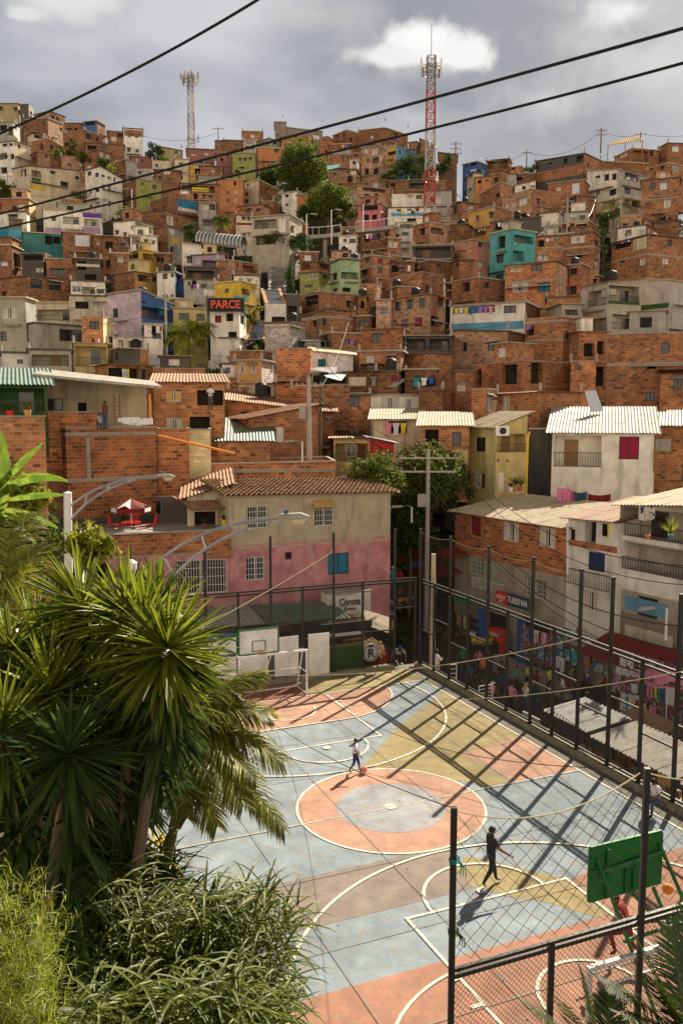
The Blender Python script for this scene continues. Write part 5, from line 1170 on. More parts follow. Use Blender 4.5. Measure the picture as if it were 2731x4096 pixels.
# ================================================================ plants
def leafmat(name, c1, c2, trans=.35, rough=.45, scale=2.0, spec=.4):
    if name in MATS: return MATS[name]
    m, nt, b, o = newmat(name); L = nt.links.new
    tc = N(nt, 'ShaderNodeTexCoord'); gi = N(nt, 'ShaderNodeNewGeometry'); oi = N(nt, 'ShaderNodeObjectInfo')
    n = N(nt, 'ShaderNodeTexNoise'); n.inputs['Scale'].default_value = scale; n.inputs['Detail'].default_value = 3; L(tc.outputs['Object'], n.inputs[0])
    ad = N(nt, 'ShaderNodeMath', operation='MULTIPLY_ADD'); L(gi.outputs['Random Per Island'], ad.inputs[0]); ad.inputs[1].default_value = .9; L(n.outputs[0], ad.inputs[2])
    mr = N(nt, 'ShaderNodeMapRange'); mr.inputs['From Min'].default_value = .45; mr.inputs['From Max'].default_value = 1.4; L(ad.outputs[0], mr.inputs[0])
    mx = N(nt, 'ShaderNodeMixRGB'); L(mr.outputs[0], mx.inputs[0]); mx.inputs[1].default_value = rgb(c1); mx.inputs[2].default_value = rgb(c2)
    L(mx.outputs[0], b.inputs['Base Color']); b.inputs['Roughness'].default_value = rough; b.inputs['Specular IOR Level'].default_value = spec
    t = N(nt, 'ShaderNodeBsdfTranslucent'); ts = N(nt, 'ShaderNodeVectorMath', operation='SCALE'); ts.inputs['Scale'].default_value = 1.6; L(mx.outputs[0], ts.inputs[0])
    L(ts.outputs[0], t.inputs[0]); ms = N(nt, 'ShaderNodeMixShader'); ms.inputs[0].default_value = trans
    L(b.outputs[0], ms.inputs[1]); L(t.outputs[0], ms.inputs[2]); L(ms.outputs[0], o.inputs[0]); MATS[name] = m; return m
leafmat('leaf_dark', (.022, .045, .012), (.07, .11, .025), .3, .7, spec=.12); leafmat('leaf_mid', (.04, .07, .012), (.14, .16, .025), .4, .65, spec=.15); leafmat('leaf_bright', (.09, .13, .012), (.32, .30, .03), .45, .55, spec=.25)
leafmat('leaf_yucca', (.018, .036, .004), (.23, .26, .02), .35, .42, spec=.35); leafmat('leaf_palm', (.04, .055, .006), (.27, .26, .03), .42, .45, spec=.35)
leafmat('leaf_grass', (.018, .038, .005), (.18, .21, .028), .36, .5, spec=.3); leafmat('leaf_yellow', (.09, .13, .01), (.33, .35, .03), .5); leafmat('leaf_banana', (.05, .10, .012), (.17, .22, .03), .45, .35, spec=.5)
leafmat('leaf_dry', (.22, .15, .06), (.42, .30, .12), .3)
def blade(mb, base, d, L, w, droop=.3, seg=4, side=None, fold=.25):
    """tapered leaf strip folded along its midrib"""
    d = d.normalized(); s = side or d.cross(UP)
    if s.length < .05: s = Vector((1, 0, 0))
    s = s.normalized(); p = Vector(base); pts = []; dd = d.copy()
    for i in range(seg+1):
        t = i/seg; ww = w*(.55+.9*t)*(1-t)**.6*1.15 if t < 1 else 0
        nn = s.cross(dd).normalized(); pts.append((p-s*ww/2+nn*ww*fold, p.copy(), p+s*ww/2+nn*ww*fold))
        p = p+dd*(L/seg); dd = (dd-UP*droop/seg).normalized()
    n = len(mb.v)
    for a, b, c in pts: mb.v += [a, b, c]
    for i in range(seg):
        for k in (0, 1):
            q = n+i*3+k; mb.f.append((q, q+1, q+4, q+3)); mb.m.append(0); mb.uv.append([(0, 0)]*4)
def rdir(r):
    while 1:
        v = Vector((r.uniform(-1, 1), r.uniform(-1, 1), r.uniform(-1, 1)))
        if .1 < v.length < 1: return v.normalized()
def crown(mb, c, rx, ry, rz, n, size, r, clumps=14, hole=.35):
    """foliage: leaf sized quads gathered round clump centres spread through the crown's volume"""
    cs = []
    for i in range(clumps):
        v = rdir(r)*r.uniform(.45, .88); cs.append((Vector((c.x+v.x*rx, c.y+v.y*ry, c.z+v.z*rz)), r.uniform(.28, .5)))
    for i in range(n):
        k, s = cs[int(r.random()*len(cs))]; v = rdir(r)*(r.random()**.45)*s; p = k+Vector((v.x*rx, v.y*ry, v.z*rz))
        nrm = (rdir(r)*.9+v.normalized()*.6+UP*.35).normalized(); a = nrm.cross(rdir(r)).normalized()*size*r.uniform(.6, 1.3); b = nrm.cross(a).normalized()*a.length*.55
        n0 = len(mb.v); mb.v += [p-a, p-b*.9+a*.1, p+a, p+b]; mb.f.append((n0, n0+1, n0+2, n0+3)); mb.m.append(0); mb.uv.append([(0, 0)]*4)
def tree(c, rx, rz, label, leaf='leaf_mid', n=1800, size=.22, seed=1, base=None, clumps=16, cat='tree', name='tree', bare=False):
    r = random.Random(seed); b = base or Vector((c.x, c.y, max(tz(c.x, c.y), c.z-rz*2.2)))
    root = thing(name, b, label, cat)
    t = MB(); h = c.z-b.z; tr = max(.06, min(.3, rx*.07))
    t.tube([b, b+Vector((.1, 0, h*.5)), Vector((c.x, c.y, c.z-rz*.3)), Vector((c.x+.1, c.y, c.z+rz*.3))], [tr, tr*.8, tr*.6, tr*.2], 7)
    for i in range(9):
        v = rdir(r); v.z = abs(v.z)*.7+.1; s0 = Vector((c.x, c.y, c.z-rz*r.uniform(.1, .6))); t.tube([s0, s0+Vector((v.x*rx*.4, v.y*rx*.4, v.z*rz*.4)), s0+Vector((v.x*rx*.85, v.y*rx*.85, v.z*rz*.9))], [tr*.45, tr*.3, tr*.1], 5)
    t.build('trunk', 'bark', root); m = MB(); crown(m, c, rx, rx*.9, rz, n, size, r, clumps); m.build('crown', leaf, root); return root
def treepx(t, x, y, rx, ry, label, d=None, **k):
    X, Y = tp(t, x, y); _, Yb = tp(t, x, y+ry); kk = tp(t, 1, 0)[0]-tp(t, 0, 0)[0]; d = d or depth_of(Yb+10)
    c = at(X, Y, d); f_ = 1.2 if d > 60 else 1.08
    return tree(c, rx*kk/FPX*d*f_, ry*kk/FPX*d*f_, label, **k)
TR = [('A2', 525, 500, 140, 155, 'big round tree with a sunlit right side, centre hill', 'leaf_mid', 9000, .26), ('A2', 325, 545, 95, 75, 'wide dark tree left of the big round one', 'leaf_dark', 2600, .24),
      ('A2', 660, 530, 45, 60, 'narrow dark tree hugging the big round one on its right', 'leaf_dark', 1000, .22), ('A2', 700, 735, 135, 105, 'broad olive tree above the street lamps, centre hill', 'leaf_mid', 6000, .24),
      ('A2', 850, 790, 65, 60, 'smaller tree spilling toward the pink house', 'leaf_mid', 1200, .2), ('A2', 555, 790, 60, 60, 'dark tree between concrete building and olive tree', 'leaf_dark', 1200, .2),
      ('A2', 345, 985, 95, 55, 'loose olive tree in front of the concrete frame building', 'leaf_mid', 1800, .17), ('A2', 520, 1015, 85, 50, 'dark low tree right of the loose olive tree', 'leaf_dark', 1500, .17),
      ('A2', 1300, 480, 120, 70, 'dark spreading tree left of the tall mast', 'leaf_dark', 2400, .24), ('A2', 1490, 485, 60, 65, 'dark tree right behind the tall mast', 'leaf_dark', 1200, .24),
      ('A2', 1120, 550, 60, 35, 'low dark shrub mass below the mustard tower', 'leaf_dark', 700, .2), ('A1', 1040, 395, 60, 52, 'dark rounded shrub on the left skyline', 'leaf_dark', 1000, .22), ('A1', 1110, 450, 50, 28, 'low shrub beside the rounded skyline one', 'leaf_mid', 500, .2),
      ('A1', 590, 430, 60, 38, 'shrub with pale blossoms on the upper left slope', 'leaf_mid', 900, .2), ('A1', 700, 480, 65, 40, 'dark bank of shrubs below the small brick house, upper left', 'leaf_dark', 900, .2), ('A1', 490, 365, 50, 40, 'shrub between two brick houses on the upper left slope', 'leaf_mid', 700, .2),
      ('A1', 400, 415, 55, 45, 'thin tree before the open bay brick house', 'leaf_mid', 600, .18), ('A1', 10, 650, 70, 60, 'green tree at the left edge beneath the cream house', 'leaf_mid', 1200, .2), ('A1', 780, 510, 50, 30, 'yellowing hedge over the arched white house', 'leaf_bright', 500, .16),
      ('A1', 880, 805, 75, 40, 'garden tree under the white railing, left mid hill', 'leaf_mid', 900, .16), ('A1', 545, 690, 60, 28, 'hedge over the purple parapet', 'leaf_mid', 500, .16), ('A1', 1305, 940, 60, 60, 'round dark tree left of the glass tunnel roof', 'leaf_dark', 1000, .16),
      ('A3', 530, 515, 55, 38, 'dark shrub on the right skyline beside the awning house', 'leaf_dark', 700, .18), ('A3', 1090, 800, 45, 40, 'planter shrub on the brown balcony', 'leaf_mid', 500, .14), ('A3', 1025, 950, 40, 120, 'tall dark tree in the gap between brick blocks, right', 'leaf_dark', 1400, .17),
      ('B1', 765, 540, 35, 30, 'bush in the gap left of the lilac wall', 'leaf_dark', 400, .12), ('B2', 435, 210, 32, 130, 'climbing creeper along the escalator roofs', 'leaf_dark', 1100, .12), ('B2', 190, 500, 30, 60, 'garden plants right of the PARCE terrace', 'leaf_mid', 500, .11),
      ('B2', 235, 420, 40, 22, 'potted shrubs over the escalator mouth', 'leaf_bright', 400, .1), ('B1', 1480, 870, 60, 40, 'shrub under the two palms', 'leaf_dark', 700, .12), ('C1', 1520, 110, 28, 85, 'hanging plant on the corner post of the curtained brick house', 'leaf_bright', 600, .07)]
for i, (t, x, y, a, b, lab, lf, n, s) in enumerate(TR): treepx(t, x, y, a, b, lab, leaf=lf, n=n, size=s, seed=i+11, clumps=max(8, int(n/130)), name='shrub' if 'shrub' in lab or 'hedge' in lab or 'bush' in lab or 'plant' in lab or 'creeper' in lab else 'tree', cat='shrub' if 'shrub' in lab or 'hedge' in lab or 'bush' in lab or 'plant' in lab or 'creeper' in lab else 'tree')
treepx('D', 858, 1100, 68, 55, 'light green street tree behind the tiled roof', d=51, leaf='leaf_mid', n=5200, size=.12, seed=71, clumps=40)
treepx('D', 985, 1085, 82, 62, 'dark leafy street tree around the power pole, upper crown', d=55, leaf='leaf_mid', n=6000, size=.13, seed=72, clumps=40)
treepx('D', 940, 1200, 62, 95, 'dark street tree between the pink house and the power pole', d=53.5, leaf='leaf_dark', n=5200, size=.13, seed=73, clumps=36)
treepx('D', 1045, 1130, 40, 55, 'dark tree lobe right of the power pole', d=57, leaf='leaf_dark', n=1800, size=.13, seed=74, clumps=14)
# undergrowth over the open ground of the hill
r = random.Random(4); m = MB()
for i in range(16000):
    Y = r.uniform(50, 185); X = r.uniform(-.42, .42)*Y; z = tz(X, Y)
    p = Vector((X, Y, z+r.uniform(0, .5))); a = rdir(r)*r.uniform(.25, .6); b = a.cross(rdir(r)).normalized()*a.length*.5
    m.face([p-a, p-b, p+a, p+b])
stuff(m.build('undergrowth', 'leaf_dark'), 'dark scrub and weeds growing between the hillside houses', 'undergrowth')
def frond(base, tip, arch, leaf_len, n, r, mb_leaf, mb_rib, w=.03, droop=.9, rib=.012, vdroop=.6):
    """pinnate palm frond along a curved rib from base to tip"""
    base, tip = Vector(base), Vector(tip); mid = base.lerp(tip, .5)+UP*arch
    q = lambda t: base*(1-t)**2+mid*2*t*(1-t)+tip*t*t
    pts = [q(i/12) for i in range(13)]; mb_rib.tube(pts, [rib*(1-.8*i/12) for i in range(13)], 5)
    for i in range(n):
        t = .12+.88*i/n; p = q(t); d = (q(min(1, t+.02))-q(t-.02)).normalized(); s = d.cross(UP)
        s = s.normalized() if s.length > .05 else Vector((1, 0, 0)); ln = leaf_len*(math.sin(math.pi*(.12+.8*t))**.7)*r.uniform(.85, 1.1)
        for sg in (1, -1):
            dr = (s*sg*(1.0)+d*(.55+.5*t)+UP*r.uniform(-.25, .2)).normalized(); blade(mb_leaf, p, dr, ln, w, droop*r.uniform(.6, 1.3), 4, side=d, fold=.12)
def palm(name, label, cbase, fr, leaf, seed, trunk_from=None, trunk_r=.12, w=.03, n=44, ll=.5, rib=.012, droop=.9, cat='palm tree'):
    r = random.Random(seed); base = trunk_from or cbase; root = thing(name, base, label, cat)
    if trunk_from is not None:
        t = MB(); t.tube([trunk_from, trunk_from.lerp(cbase, .5), cbase], [trunk_r*1.2, trunk_r, trunk_r*.8], 10); t.build('trunk', 'bark', root)
    for (tip, arch, k) in fr:
        ml, mr = MB(), MB(); frond(cbase, tip, arch, ll*k, n, r, ml, mr, w, droop, rib)
        fo = ml.build('frond', leaf, root); mr.build('rib', 'leaf_yellow', fo)
    return root
# hillside palms
def hillpalm(t, x, y, R_, label, d, seed, nf=16, leaf='leaf_bright'):
    X, Y = tp(t, x, y); kk = tp(t, 1, 0)[0]-tp(t, 0, 0)[0]; c = at(X, Y, d); r = random.Random(seed); L = R_*kk/FPX*d; fr = []
    for i in range(nf):
        a = i*2.39996; e = r.uniform(-.75, .35); fr.append((c+Vector((math.cos(a)*L*r.uniform(.7, 1), math.sin(a)*L*.8, e*L)), L*r.uniform(.35, .6), 1))
    b = Vector((c.x, c.y, min(tz(c.x, c.y), c.z-2*L))); palm('palm_tree', label, c, fr, leaf, seed, b, .16, w=.09, n=24, ll=L*.42, rib=.03, droop=1.3)
hillpalm('B1', 1285, 610, 190, 'large yellow green palm in front of the pale yellow house', 84, 5, 26)
hillpalm('B1', 1490, 560, 105, 'smaller grey green palm right of the large one', 88, 6, 16, 'leaf_mid')
hillpalm('A1', 1515, 850, 85, 'palm beside the glass tunnel roof', 128, 7, 16, 'leaf_mid')
hillpalm('A2', 95, 520, 40, 'tiny palm on the slope under the olive house', 160, 8, 10, 'leaf_mid')
# ---------------------------------------------------------------- foreground planting, left
slope = MB(); rows = []
for Y in [-2, 1, 3, 5, 7, 9, 11, 13, 16, 20, 26, 34, 41]:
    row = []
    ex = -1.3-.42*max(0, Y-12.2)-.15
    for k in range(9):
        X = ex - k*k*.35 - k*.2; d_ = (ex-X); z = min(-2+d_*1.3+(1.5 if Y < 12 else 0), 5.5 if Y < 12 else 1.6+max(0, 3.6-.22*Y))
        row.append(Vector((X, Y, z)))
    rows.append(row)
for i in range(len(rows)-1):
    for j in range(8): slope.face([rows[i][j+1], rows[i][j], rows[i+1][j], rows[i+1][j+1]])
structure(slope.build('garden_slope', 'hill'))
def yucca(x, y, d, L, label, seed, n=150, axis=(0, 0, 1), w=.045, leaf='leaf_yucca', spread=1.25, foot=3.5, dry=26):
    r = random.Random(seed); c = dat(x, y, d); ax = Vector(axis).normalized(); root = thing('yucca', c-UP*foot, label, 'yucca')
    t = MB(); t.tube([c-UP*foot-Vector((.75, -.2, 0)), c-UP*foot*.5-Vector((.3, -.1, 0)), c], [.055, .05, .045], 8); t.build('trunk', 'bark', root)
    m = MB()
    for i in range(n):
        t = i/n; ph = i*2.39996; th = spread*math.pi*.5*math.sqrt(t)*1.15+r.gauss(0, .17); ph += r.gauss(0, .25)
        s1 = ax.orthogonal().normalized(); s2 = ax.cross(s1); dr = ax*math.cos(th)+(s1*math.cos(ph)+s2*math.sin(ph))*math.sin(th)
        b = c+ax*(.16*(1-t)-.1)+dr*.04; blade(m, b, dr, L*.98*r.uniform(.7, 1.1), w*1.1*r.uniform(.8, 1.15), .1+.75*t*r.random()**2, 4, fold=.35)
    m.build('leaves', leaf, root)
    m = MB()
    for i in range(120):
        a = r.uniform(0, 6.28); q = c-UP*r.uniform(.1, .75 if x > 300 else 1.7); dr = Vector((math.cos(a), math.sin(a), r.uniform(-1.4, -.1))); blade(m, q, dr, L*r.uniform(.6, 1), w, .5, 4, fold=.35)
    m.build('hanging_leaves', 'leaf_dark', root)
    if dry:
        m = MB()
        for i in range(dry):
            a = r.uniform(0, 6.28); dr = Vector((math.cos(a), math.sin(a), r.uniform(-1.6, -.7))); blade(m, c-ax*.2, dr, L*r.uniform(.5, .9), w*.8, .6, 4, fold=.3)
        m.build('dry_leaves', 'leaf_dry', root)
    return root
yucca(385, 1500, 6.6, .58, 'large yucca rosette in the middle of the left foliage', 1, 230, (.25, -.35, .9))
yucca(292, 1425, 7.3, .60, 'upper yucca rosette against the far street lamp pole', 2, 190, (-.1, -.3, 1))
yucca(195, 1405, 7.8, .62, 'upper left yucca rosette with sunlit spikes', 10, 190, (-.3, -.2, 1))
yucca(320, 1560, 7.4, .62, 'yucca rosette below the large one, spikes hanging down', 3, 170, (.1, -.5, .5), spread=1.5)
yucca(150, 1490, 8.2, .62, 'shaded yucca rosette left of the large one', 4, 180, (-.1, -.4, .8), leaf='leaf_dark')  # shaded rosettes carry their shade in a darker leaf colour
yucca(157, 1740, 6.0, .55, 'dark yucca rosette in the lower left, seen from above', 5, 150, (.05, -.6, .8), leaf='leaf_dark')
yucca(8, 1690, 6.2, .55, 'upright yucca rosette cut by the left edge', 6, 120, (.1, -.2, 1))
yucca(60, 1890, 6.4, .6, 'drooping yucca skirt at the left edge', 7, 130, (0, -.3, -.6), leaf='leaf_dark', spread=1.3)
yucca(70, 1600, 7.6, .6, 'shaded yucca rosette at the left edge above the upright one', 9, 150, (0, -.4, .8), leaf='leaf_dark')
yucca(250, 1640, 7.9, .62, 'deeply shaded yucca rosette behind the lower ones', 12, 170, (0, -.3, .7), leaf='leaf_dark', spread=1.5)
for q in [(335, 1450, 7.0, .6, 'yucca rosette just left of the large one, half hidden', 19, 150, (0, -.3, .9), 'leaf_yucca'), (365, 1610, 7.2, .55, 'yucca rosette under the large one on the court side', 51, 170, (.4, -.4, .5), 'leaf_yucca'), (120, 1600, 7.0, .6, 'mid height yucca rosette in the left mass', 53, 160, (-.1, -.4, .8), 'leaf_yucca'), (30, 1500, 7.9, .6, 'yucca rosette at the left edge below the shrubs', 54, 150, (-.2, -.3, .8), 'leaf_yucca'),
          (450, 1560, 8.8, .5, 'yucca rosette above the arching fronds, right side', 14, 150, (.3, -.3, .8), 'leaf_yucca'), (85, 1465, 8.6, .6, 'sunlit yucca rosette at the upper left edge of the foliage', 15, 160, (-.2, -.3, .9), 'leaf_yucca'),
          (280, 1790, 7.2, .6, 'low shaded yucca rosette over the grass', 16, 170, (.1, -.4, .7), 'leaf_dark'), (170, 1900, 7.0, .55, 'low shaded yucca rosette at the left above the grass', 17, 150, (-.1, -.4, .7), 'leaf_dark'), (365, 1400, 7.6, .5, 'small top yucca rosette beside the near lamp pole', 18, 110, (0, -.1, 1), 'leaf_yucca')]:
    yucca(q[0], q[1], q[2], q[3], q[4], q[5], q[6], q[7], leaf=q[8], spread=1.35)
pc = dat(385, 1690, 8.4)
fr = [(dat(x, y, d), a, k) for x, y, d, a, k in [(600, 1545, 8.6, .25, 1), (617, 1640, 8.2, .32, 1.1), (652, 1750, 8.0, .40, 1.1), (655, 1910, 7.8, .42, 1), (560, 1850, 7.4, .36, 1), (500, 1900, 7.9, .30, 1), (430, 1880, 7.7, .2, .9), (540, 1600, 9.0, .3, 1), (610, 1700, 8.8, .3, 1), (460, 1560, 9.2, .3, 1), (340, 1850, 8.1, .2, .9), (560, 1740, 8.6, .35, 1), (590, 1790, 7.6, .3, .9)]]
palm('areca_palm', 'areca palm with arching fronds reaching over the court', pc, fr, 'leaf_palm', 21, pc-UP*4-Vector((1.2, 0, 0)), .08, w=.036, n=70, ll=.42, rib=.010, droop=.9)
pc = dat(20, 1420, 9.5)
fr = [(dat(x, y, d), a, 1) for x, y, d, a in [(130, 1330, 9.2, .35), (100, 1250, 9.8, .3), (150, 1430, 9, .3), (20, 1220, 10, .2), (-30, 1300, 9.5, .3), (90, 1520, 8.8, .3), (60, 1180, 10.5, .2), (140, 1560, 8.8, .25)]]
palm('areca_palm', 'bright palm at the left edge below the banana plant', pc, fr, 'leaf_palm', 22, pc-UP*4, .08, w=.028, n=50, ll=.42, rib=.010)
# banana
root = thing('banana_plant', dat(10, 1400, 13), 'banana plant with broad torn leaves at the left edge', 'banana plant'); r = random.Random(9)
def bleaf(mb, a, c, b, w, n=16):
    a, b, c = Vector(a), Vector(b), Vector(c); q = lambda t: a*(1-t)**2+c*2*t*(1-t)+b*t*t
    for i in range(n):
        t0, t1 = i/n, (i+1)/n
        for sg in (1, -1):
            d = (q(t1)-q(t0)).normalized(); s = (Vector((d.z, .5, -d.x))).normalized()*sg
            w0 = w*math.sin(math.pi*min(.97, max(.06, t0)))**.6; w1 = w*math.sin(math.pi*min(.97, max(.06, t1)))**.6; j = r.uniform(.86, 1.0)
            g_ = .93 if r.random() < .3 else 1
            mb.face([q(t0), q(t0)+s*w0*j-UP*w0*.35, q(t0+(t1-t0)*g_)+s*w1*j-UP*w1*.35, q(t1)])
for (a, c, b, w) in [((5, 1180), (8, 1080), (3, 992), .13), ((0, 1120), (40, 1060), (100, 1017), .055), ((5, 1130), (70, 1068), (156, 1104), .085), ((10, 1150), (80, 1128), (146, 1136), .06), ((0, 1170), (60, 1165), (134, 1212), .075), ((-10, 1150), (0, 1080), (-40, 1050), .1), ((5, 1200), (60, 1180), (100, 1290), .07), ((0, 1190), (40, 1150), (60, 1260), .06), ((0, 1140), (30, 1090), (50, 1130), .06)]:
    m = MB(); bleaf(m, dat(*a, 12.6), dat(*c, 12.2), dat(*b, 12.0+r.uniform(-.3, .3)), w); m.build('leaf', 'leaf_banana', root)
m = MB(); m.tube([dat(10, 1400, 13), dat(12, 1180, 12.6)], [.12, .08], 8); m.build('stem', 'leaf_mid', root)
treepx('D', 60, 1140, 50, 60, 'leafy shrub behind the banana leaves', d=14, leaf='leaf_bright', n=1500, size=.05, seed=31, name='shrub', cat='shrub', base=dat(60, 1330, 14))
treepx('D', 205, 1255, 55, 50, 'bright broadleaf shrub under the parasol terrace', d=12, leaf='leaf_bright', n=1500, size=.05, seed=32, name='shrub', cat='shrub', base=dat(205, 1400, 12), clumps=30)
treepx('D', 60, 1250, 80, 70, 'pale green shrub left of the far lamp pole', d=12.5, leaf='leaf_mid', n=2600, size=.055, seed=33, name='shrub', cat='shrub', base=dat(60, 1450, 12.5), clumps=30)
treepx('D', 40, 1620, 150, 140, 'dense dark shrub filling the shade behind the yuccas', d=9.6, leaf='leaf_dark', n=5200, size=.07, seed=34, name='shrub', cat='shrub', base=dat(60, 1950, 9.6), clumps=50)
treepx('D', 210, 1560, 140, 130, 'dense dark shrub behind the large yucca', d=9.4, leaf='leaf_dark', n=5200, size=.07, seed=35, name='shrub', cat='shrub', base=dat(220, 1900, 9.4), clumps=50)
# tall grass, bottom left
def plume(mb, p, lean, H, r, nb=13, L=.44, w=.026):
    d = (UP+lean).normalized(); q = Vector(p)
    for i in range(nb):
        t = .25+.75*i/nb; a = i*2.4+r.uniform(-.5, .5); b = q+d*H*t+lean*H*t*t*.5
        dr = Vector((math.cos(a), math.sin(a), .75)).normalized()+lean*.5; blade(mb, b, dr, L*r.uniform(.6, 1.15), w*r.uniform(.7, 1.3), r.uniform(.9, 1.9), 5, fold=.2)
r = random.Random(12)
GP = [('tall glossy grass clump in the centre of the lower left', (320, 2130), 190, 110, 6.6, 120), ('tall grass clump leaning out over the court', (520, 2120), 100, 110, 6.8, 70), ('tall grass clump at the bottom edge, lower left', (330, 2290), 190, 70, 5.8, 95), ('grass clump along the bottom edge near the court', (540, 2290), 90, 70, 6.1, 55), ('grass clump under the dark yucca', (190, 2070), 110, 100, 7.0, 80), ('grass clump in front of the blue side wall', (250, 1980), 120, 50, 7.6, 50)]
for lab, (x, y), ax, ay, d, n in GP:
    root = thing('grass_clump', dat(x, y+ay, d)-UP*1.0, lab, 'grass'); m = MB()
    for i in range(n):
        p = dat(x+r.uniform(-ax, ax), y+r.uniform(-ay, ay)+60, d+r.uniform(-.5, .5)); plume(m, p-UP*.25, Vector((r.uniform(-.1, .5), r.uniform(-.3, .1), 0)), r.uniform(.35, .6), r)
    m.build('blades', 'leaf_grass', root)
root = thing('fern_shrub', dat(40, 2330, 5)-UP*.6, 'yellow green feathery shrub in the bottom left corner', 'shrub'); m = MB()
for i in range(260):
    x_ = r.uniform(-40, 125); p = dat(x_, r.uniform(2030+max(0, x_)*1.1, 2400), 4.8+r.uniform(-.4, .4))
    if (p-dat(-20, 2300, 4.8)).length > 1.0: pass
    d0 = (rdir(r)+UP*1.2).normalized()
    for k in range(16):
        q = p+d0*.018*k; blade(m, q, (rdir(r)+d0*.7).normalized(), r.uniform(.05, .11), .007, .3, 2)
m.build('foliage', 'leaf_yellow', root)
treepx('D', 30, 2230, 110, 120, 'dark leafy mass behind the feathery shrub', d=6.6, leaf='leaf_dark', n=3000, size=.06, seed=36, name='shrub', cat='shrub', base=dat(30, 2500, 6.6), clumps=30)
treepx('D', 150, 2200, 120, 170, 'dark leafy mass under the tall grass', d=7.3, leaf='leaf_dark', n=3600, size=.07, seed=37, name='shrub', cat='shrub', base=dat(150, 2500, 7.3), clumps=36)
treepx('D', 380, 2250, 170, 110, 'dark leafy mass beneath the middle grass clumps', d=7.2, leaf='leaf_dark', n=3600, size=.07, seed=38, name='shrub', cat='shrub', base=dat(380, 2500, 7.2), clumps=36)
# bottom right palms
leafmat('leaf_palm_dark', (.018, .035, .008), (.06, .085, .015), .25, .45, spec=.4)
pc = dat(1390, 2480, 5.6)
fr = [(dat(x, y, d), a, k) for x, y, d, a, k in [(1336, 2232, 5.6, .04, .9), (1216, 2312, 5.4, .10, .9), (1290, 2300, 5.3, .06, .8), (1400, 2285, 5.8, .05, .8), (1460, 2345, 5.2, .08, .7), (1255, 2380, 5.0, .1, .8)]]
palm('fan_palm', 'palm fronds rising from the bottom edge, right of centre', pc, fr, 'leaf_palm_dark', 41, pc-UP*2, .06, w=.02, n=46, ll=.25, rib=.008, droop=.2)
pc = dat(1580, 2400, 5.4)
fr = [(dat(x, y, d), a, k) for x, y, d, a, k in [(1474, 2178, 5.4, .05, .9), (1540, 2128, 5.6, .03, .9), (1395, 2262, 5.2, .10, .9), (1425, 2330, 5.0, .08, .8), (1590, 2080, 5.8, .03, .9), (1500, 2250, 5.2, .06, .8)]]
palm('fan_palm', 'dark palm fronds entering from the lower right edge', pc, fr, 'leaf_palm_dark', 42, pc-UP*2, .06, w=.022, n=46, ll=.27, rib=.008, droop=.3)
# ================================================================ masts
def mast(px, ytop, ybase, Y, w0, w1, bands, label, ants, spike):
    """three legged lattice mast; px/y in 1568 wide picture units; bands = [(y0, y1, colour)]"""
    b = dat(px, ybase, Y); t = dat(px, ytop, Y); b.x = t.x; root = thing('radio_mast', b, label, 'radio mast'); H = t.z-b.z
    def ring(z, k): 
        w = lerp(w1, w0, (z-b.z)/H)/2; a = rad(45+90*k); return Vector((b.x+math.cos(a)*w*1.41, b.y+math.sin(a)*w*1.41, z))
    for (y0, y1, col) in bands:
        z1, z0 = dat(px, y0, Y).z, dat(px, y1, Y).z; m = MB(); n = max(2, int((z1-z0)/(w0*1.1)))
        for i in range(n):
            za, zb = lerp(z0, z1, i/n), lerp(z0, z1, (i+1)/n)
            for k in range(4):
                m.bar(ring(za, k), ring(zb, k), .13); m.bar(ring(za, k), ring(zb, (k+1) % 4), .07); m.bar(ring(zb, k), ring(za, (k+1) % 4), .07); m.bar(ring(zb, k), ring(zb, (k+1) % 4), .07)
        m.build('lattice_section', col, root)
    m = MB(); m.tube([t, t+UP*spike], .06, 5); m.build('lightning_rod', 'galv', root)
    r = random.Random(int(px))
    for (ya, n, R_) in ants:
        z = dat(px, ya, Y).z
        for i in range(n):
            a = 6.283*i/n+.3; c = Vector((b.x+math.cos(a)*R_, b.y+math.sin(a)*R_, z)); h = r.uniform(1.0, 1.7)
            m = MB(); m.cbox(c, .2, .14, h, a); m.bar(c, Vector((b.x, b.y, z)), .06); m.build('antenna_panel', 'whitemetal' if r.random() < .4 else 'taupe', root)
        m = MB(); pts = [Vector((b.x+math.cos(t_*.5236)*R_*.8, b.y+math.sin(t_*.5236)*R_*.8, z-.6)) for t_ in range(13)]; m.tube(pts, .06, 4); m.build('platform_ring', 'galv', root)
M('redplastic'); paint('mastred', (.42, .07, .04), var=.1); paint('mastwhite', (.42, .40, .39), var=.1); paint('mastgrey', (.22, .20, .19), var=.1)
mast(990, 130, 552, 128, 1.05, 1.5, [(130, 210, 'mastgrey'), (210, 300, 'mastred'), (300, 392, 'mastwhite'), (392, 475, 'mastred'), (475, 552, 'mastwhite')], 'tall red and white lattice mast right of centre', [(150, 8, 1.5), (163, 5, 1.2), (330, 3, 1.1), (405, 3, 1.1)], 4.2)
mast(437, 168, 342, 186, 1.0, 1.3, [(168, 215, 'mastgrey'), (215, 262, 'mastwhite'), (262, 300, 'mastgrey'), (300, 342, 'mastwhite')], 'smaller lattice mast on the left skyline', [(178, 8, 1.9), (186, 5, 1.6), (318, 3, 1.4)], 1.6)
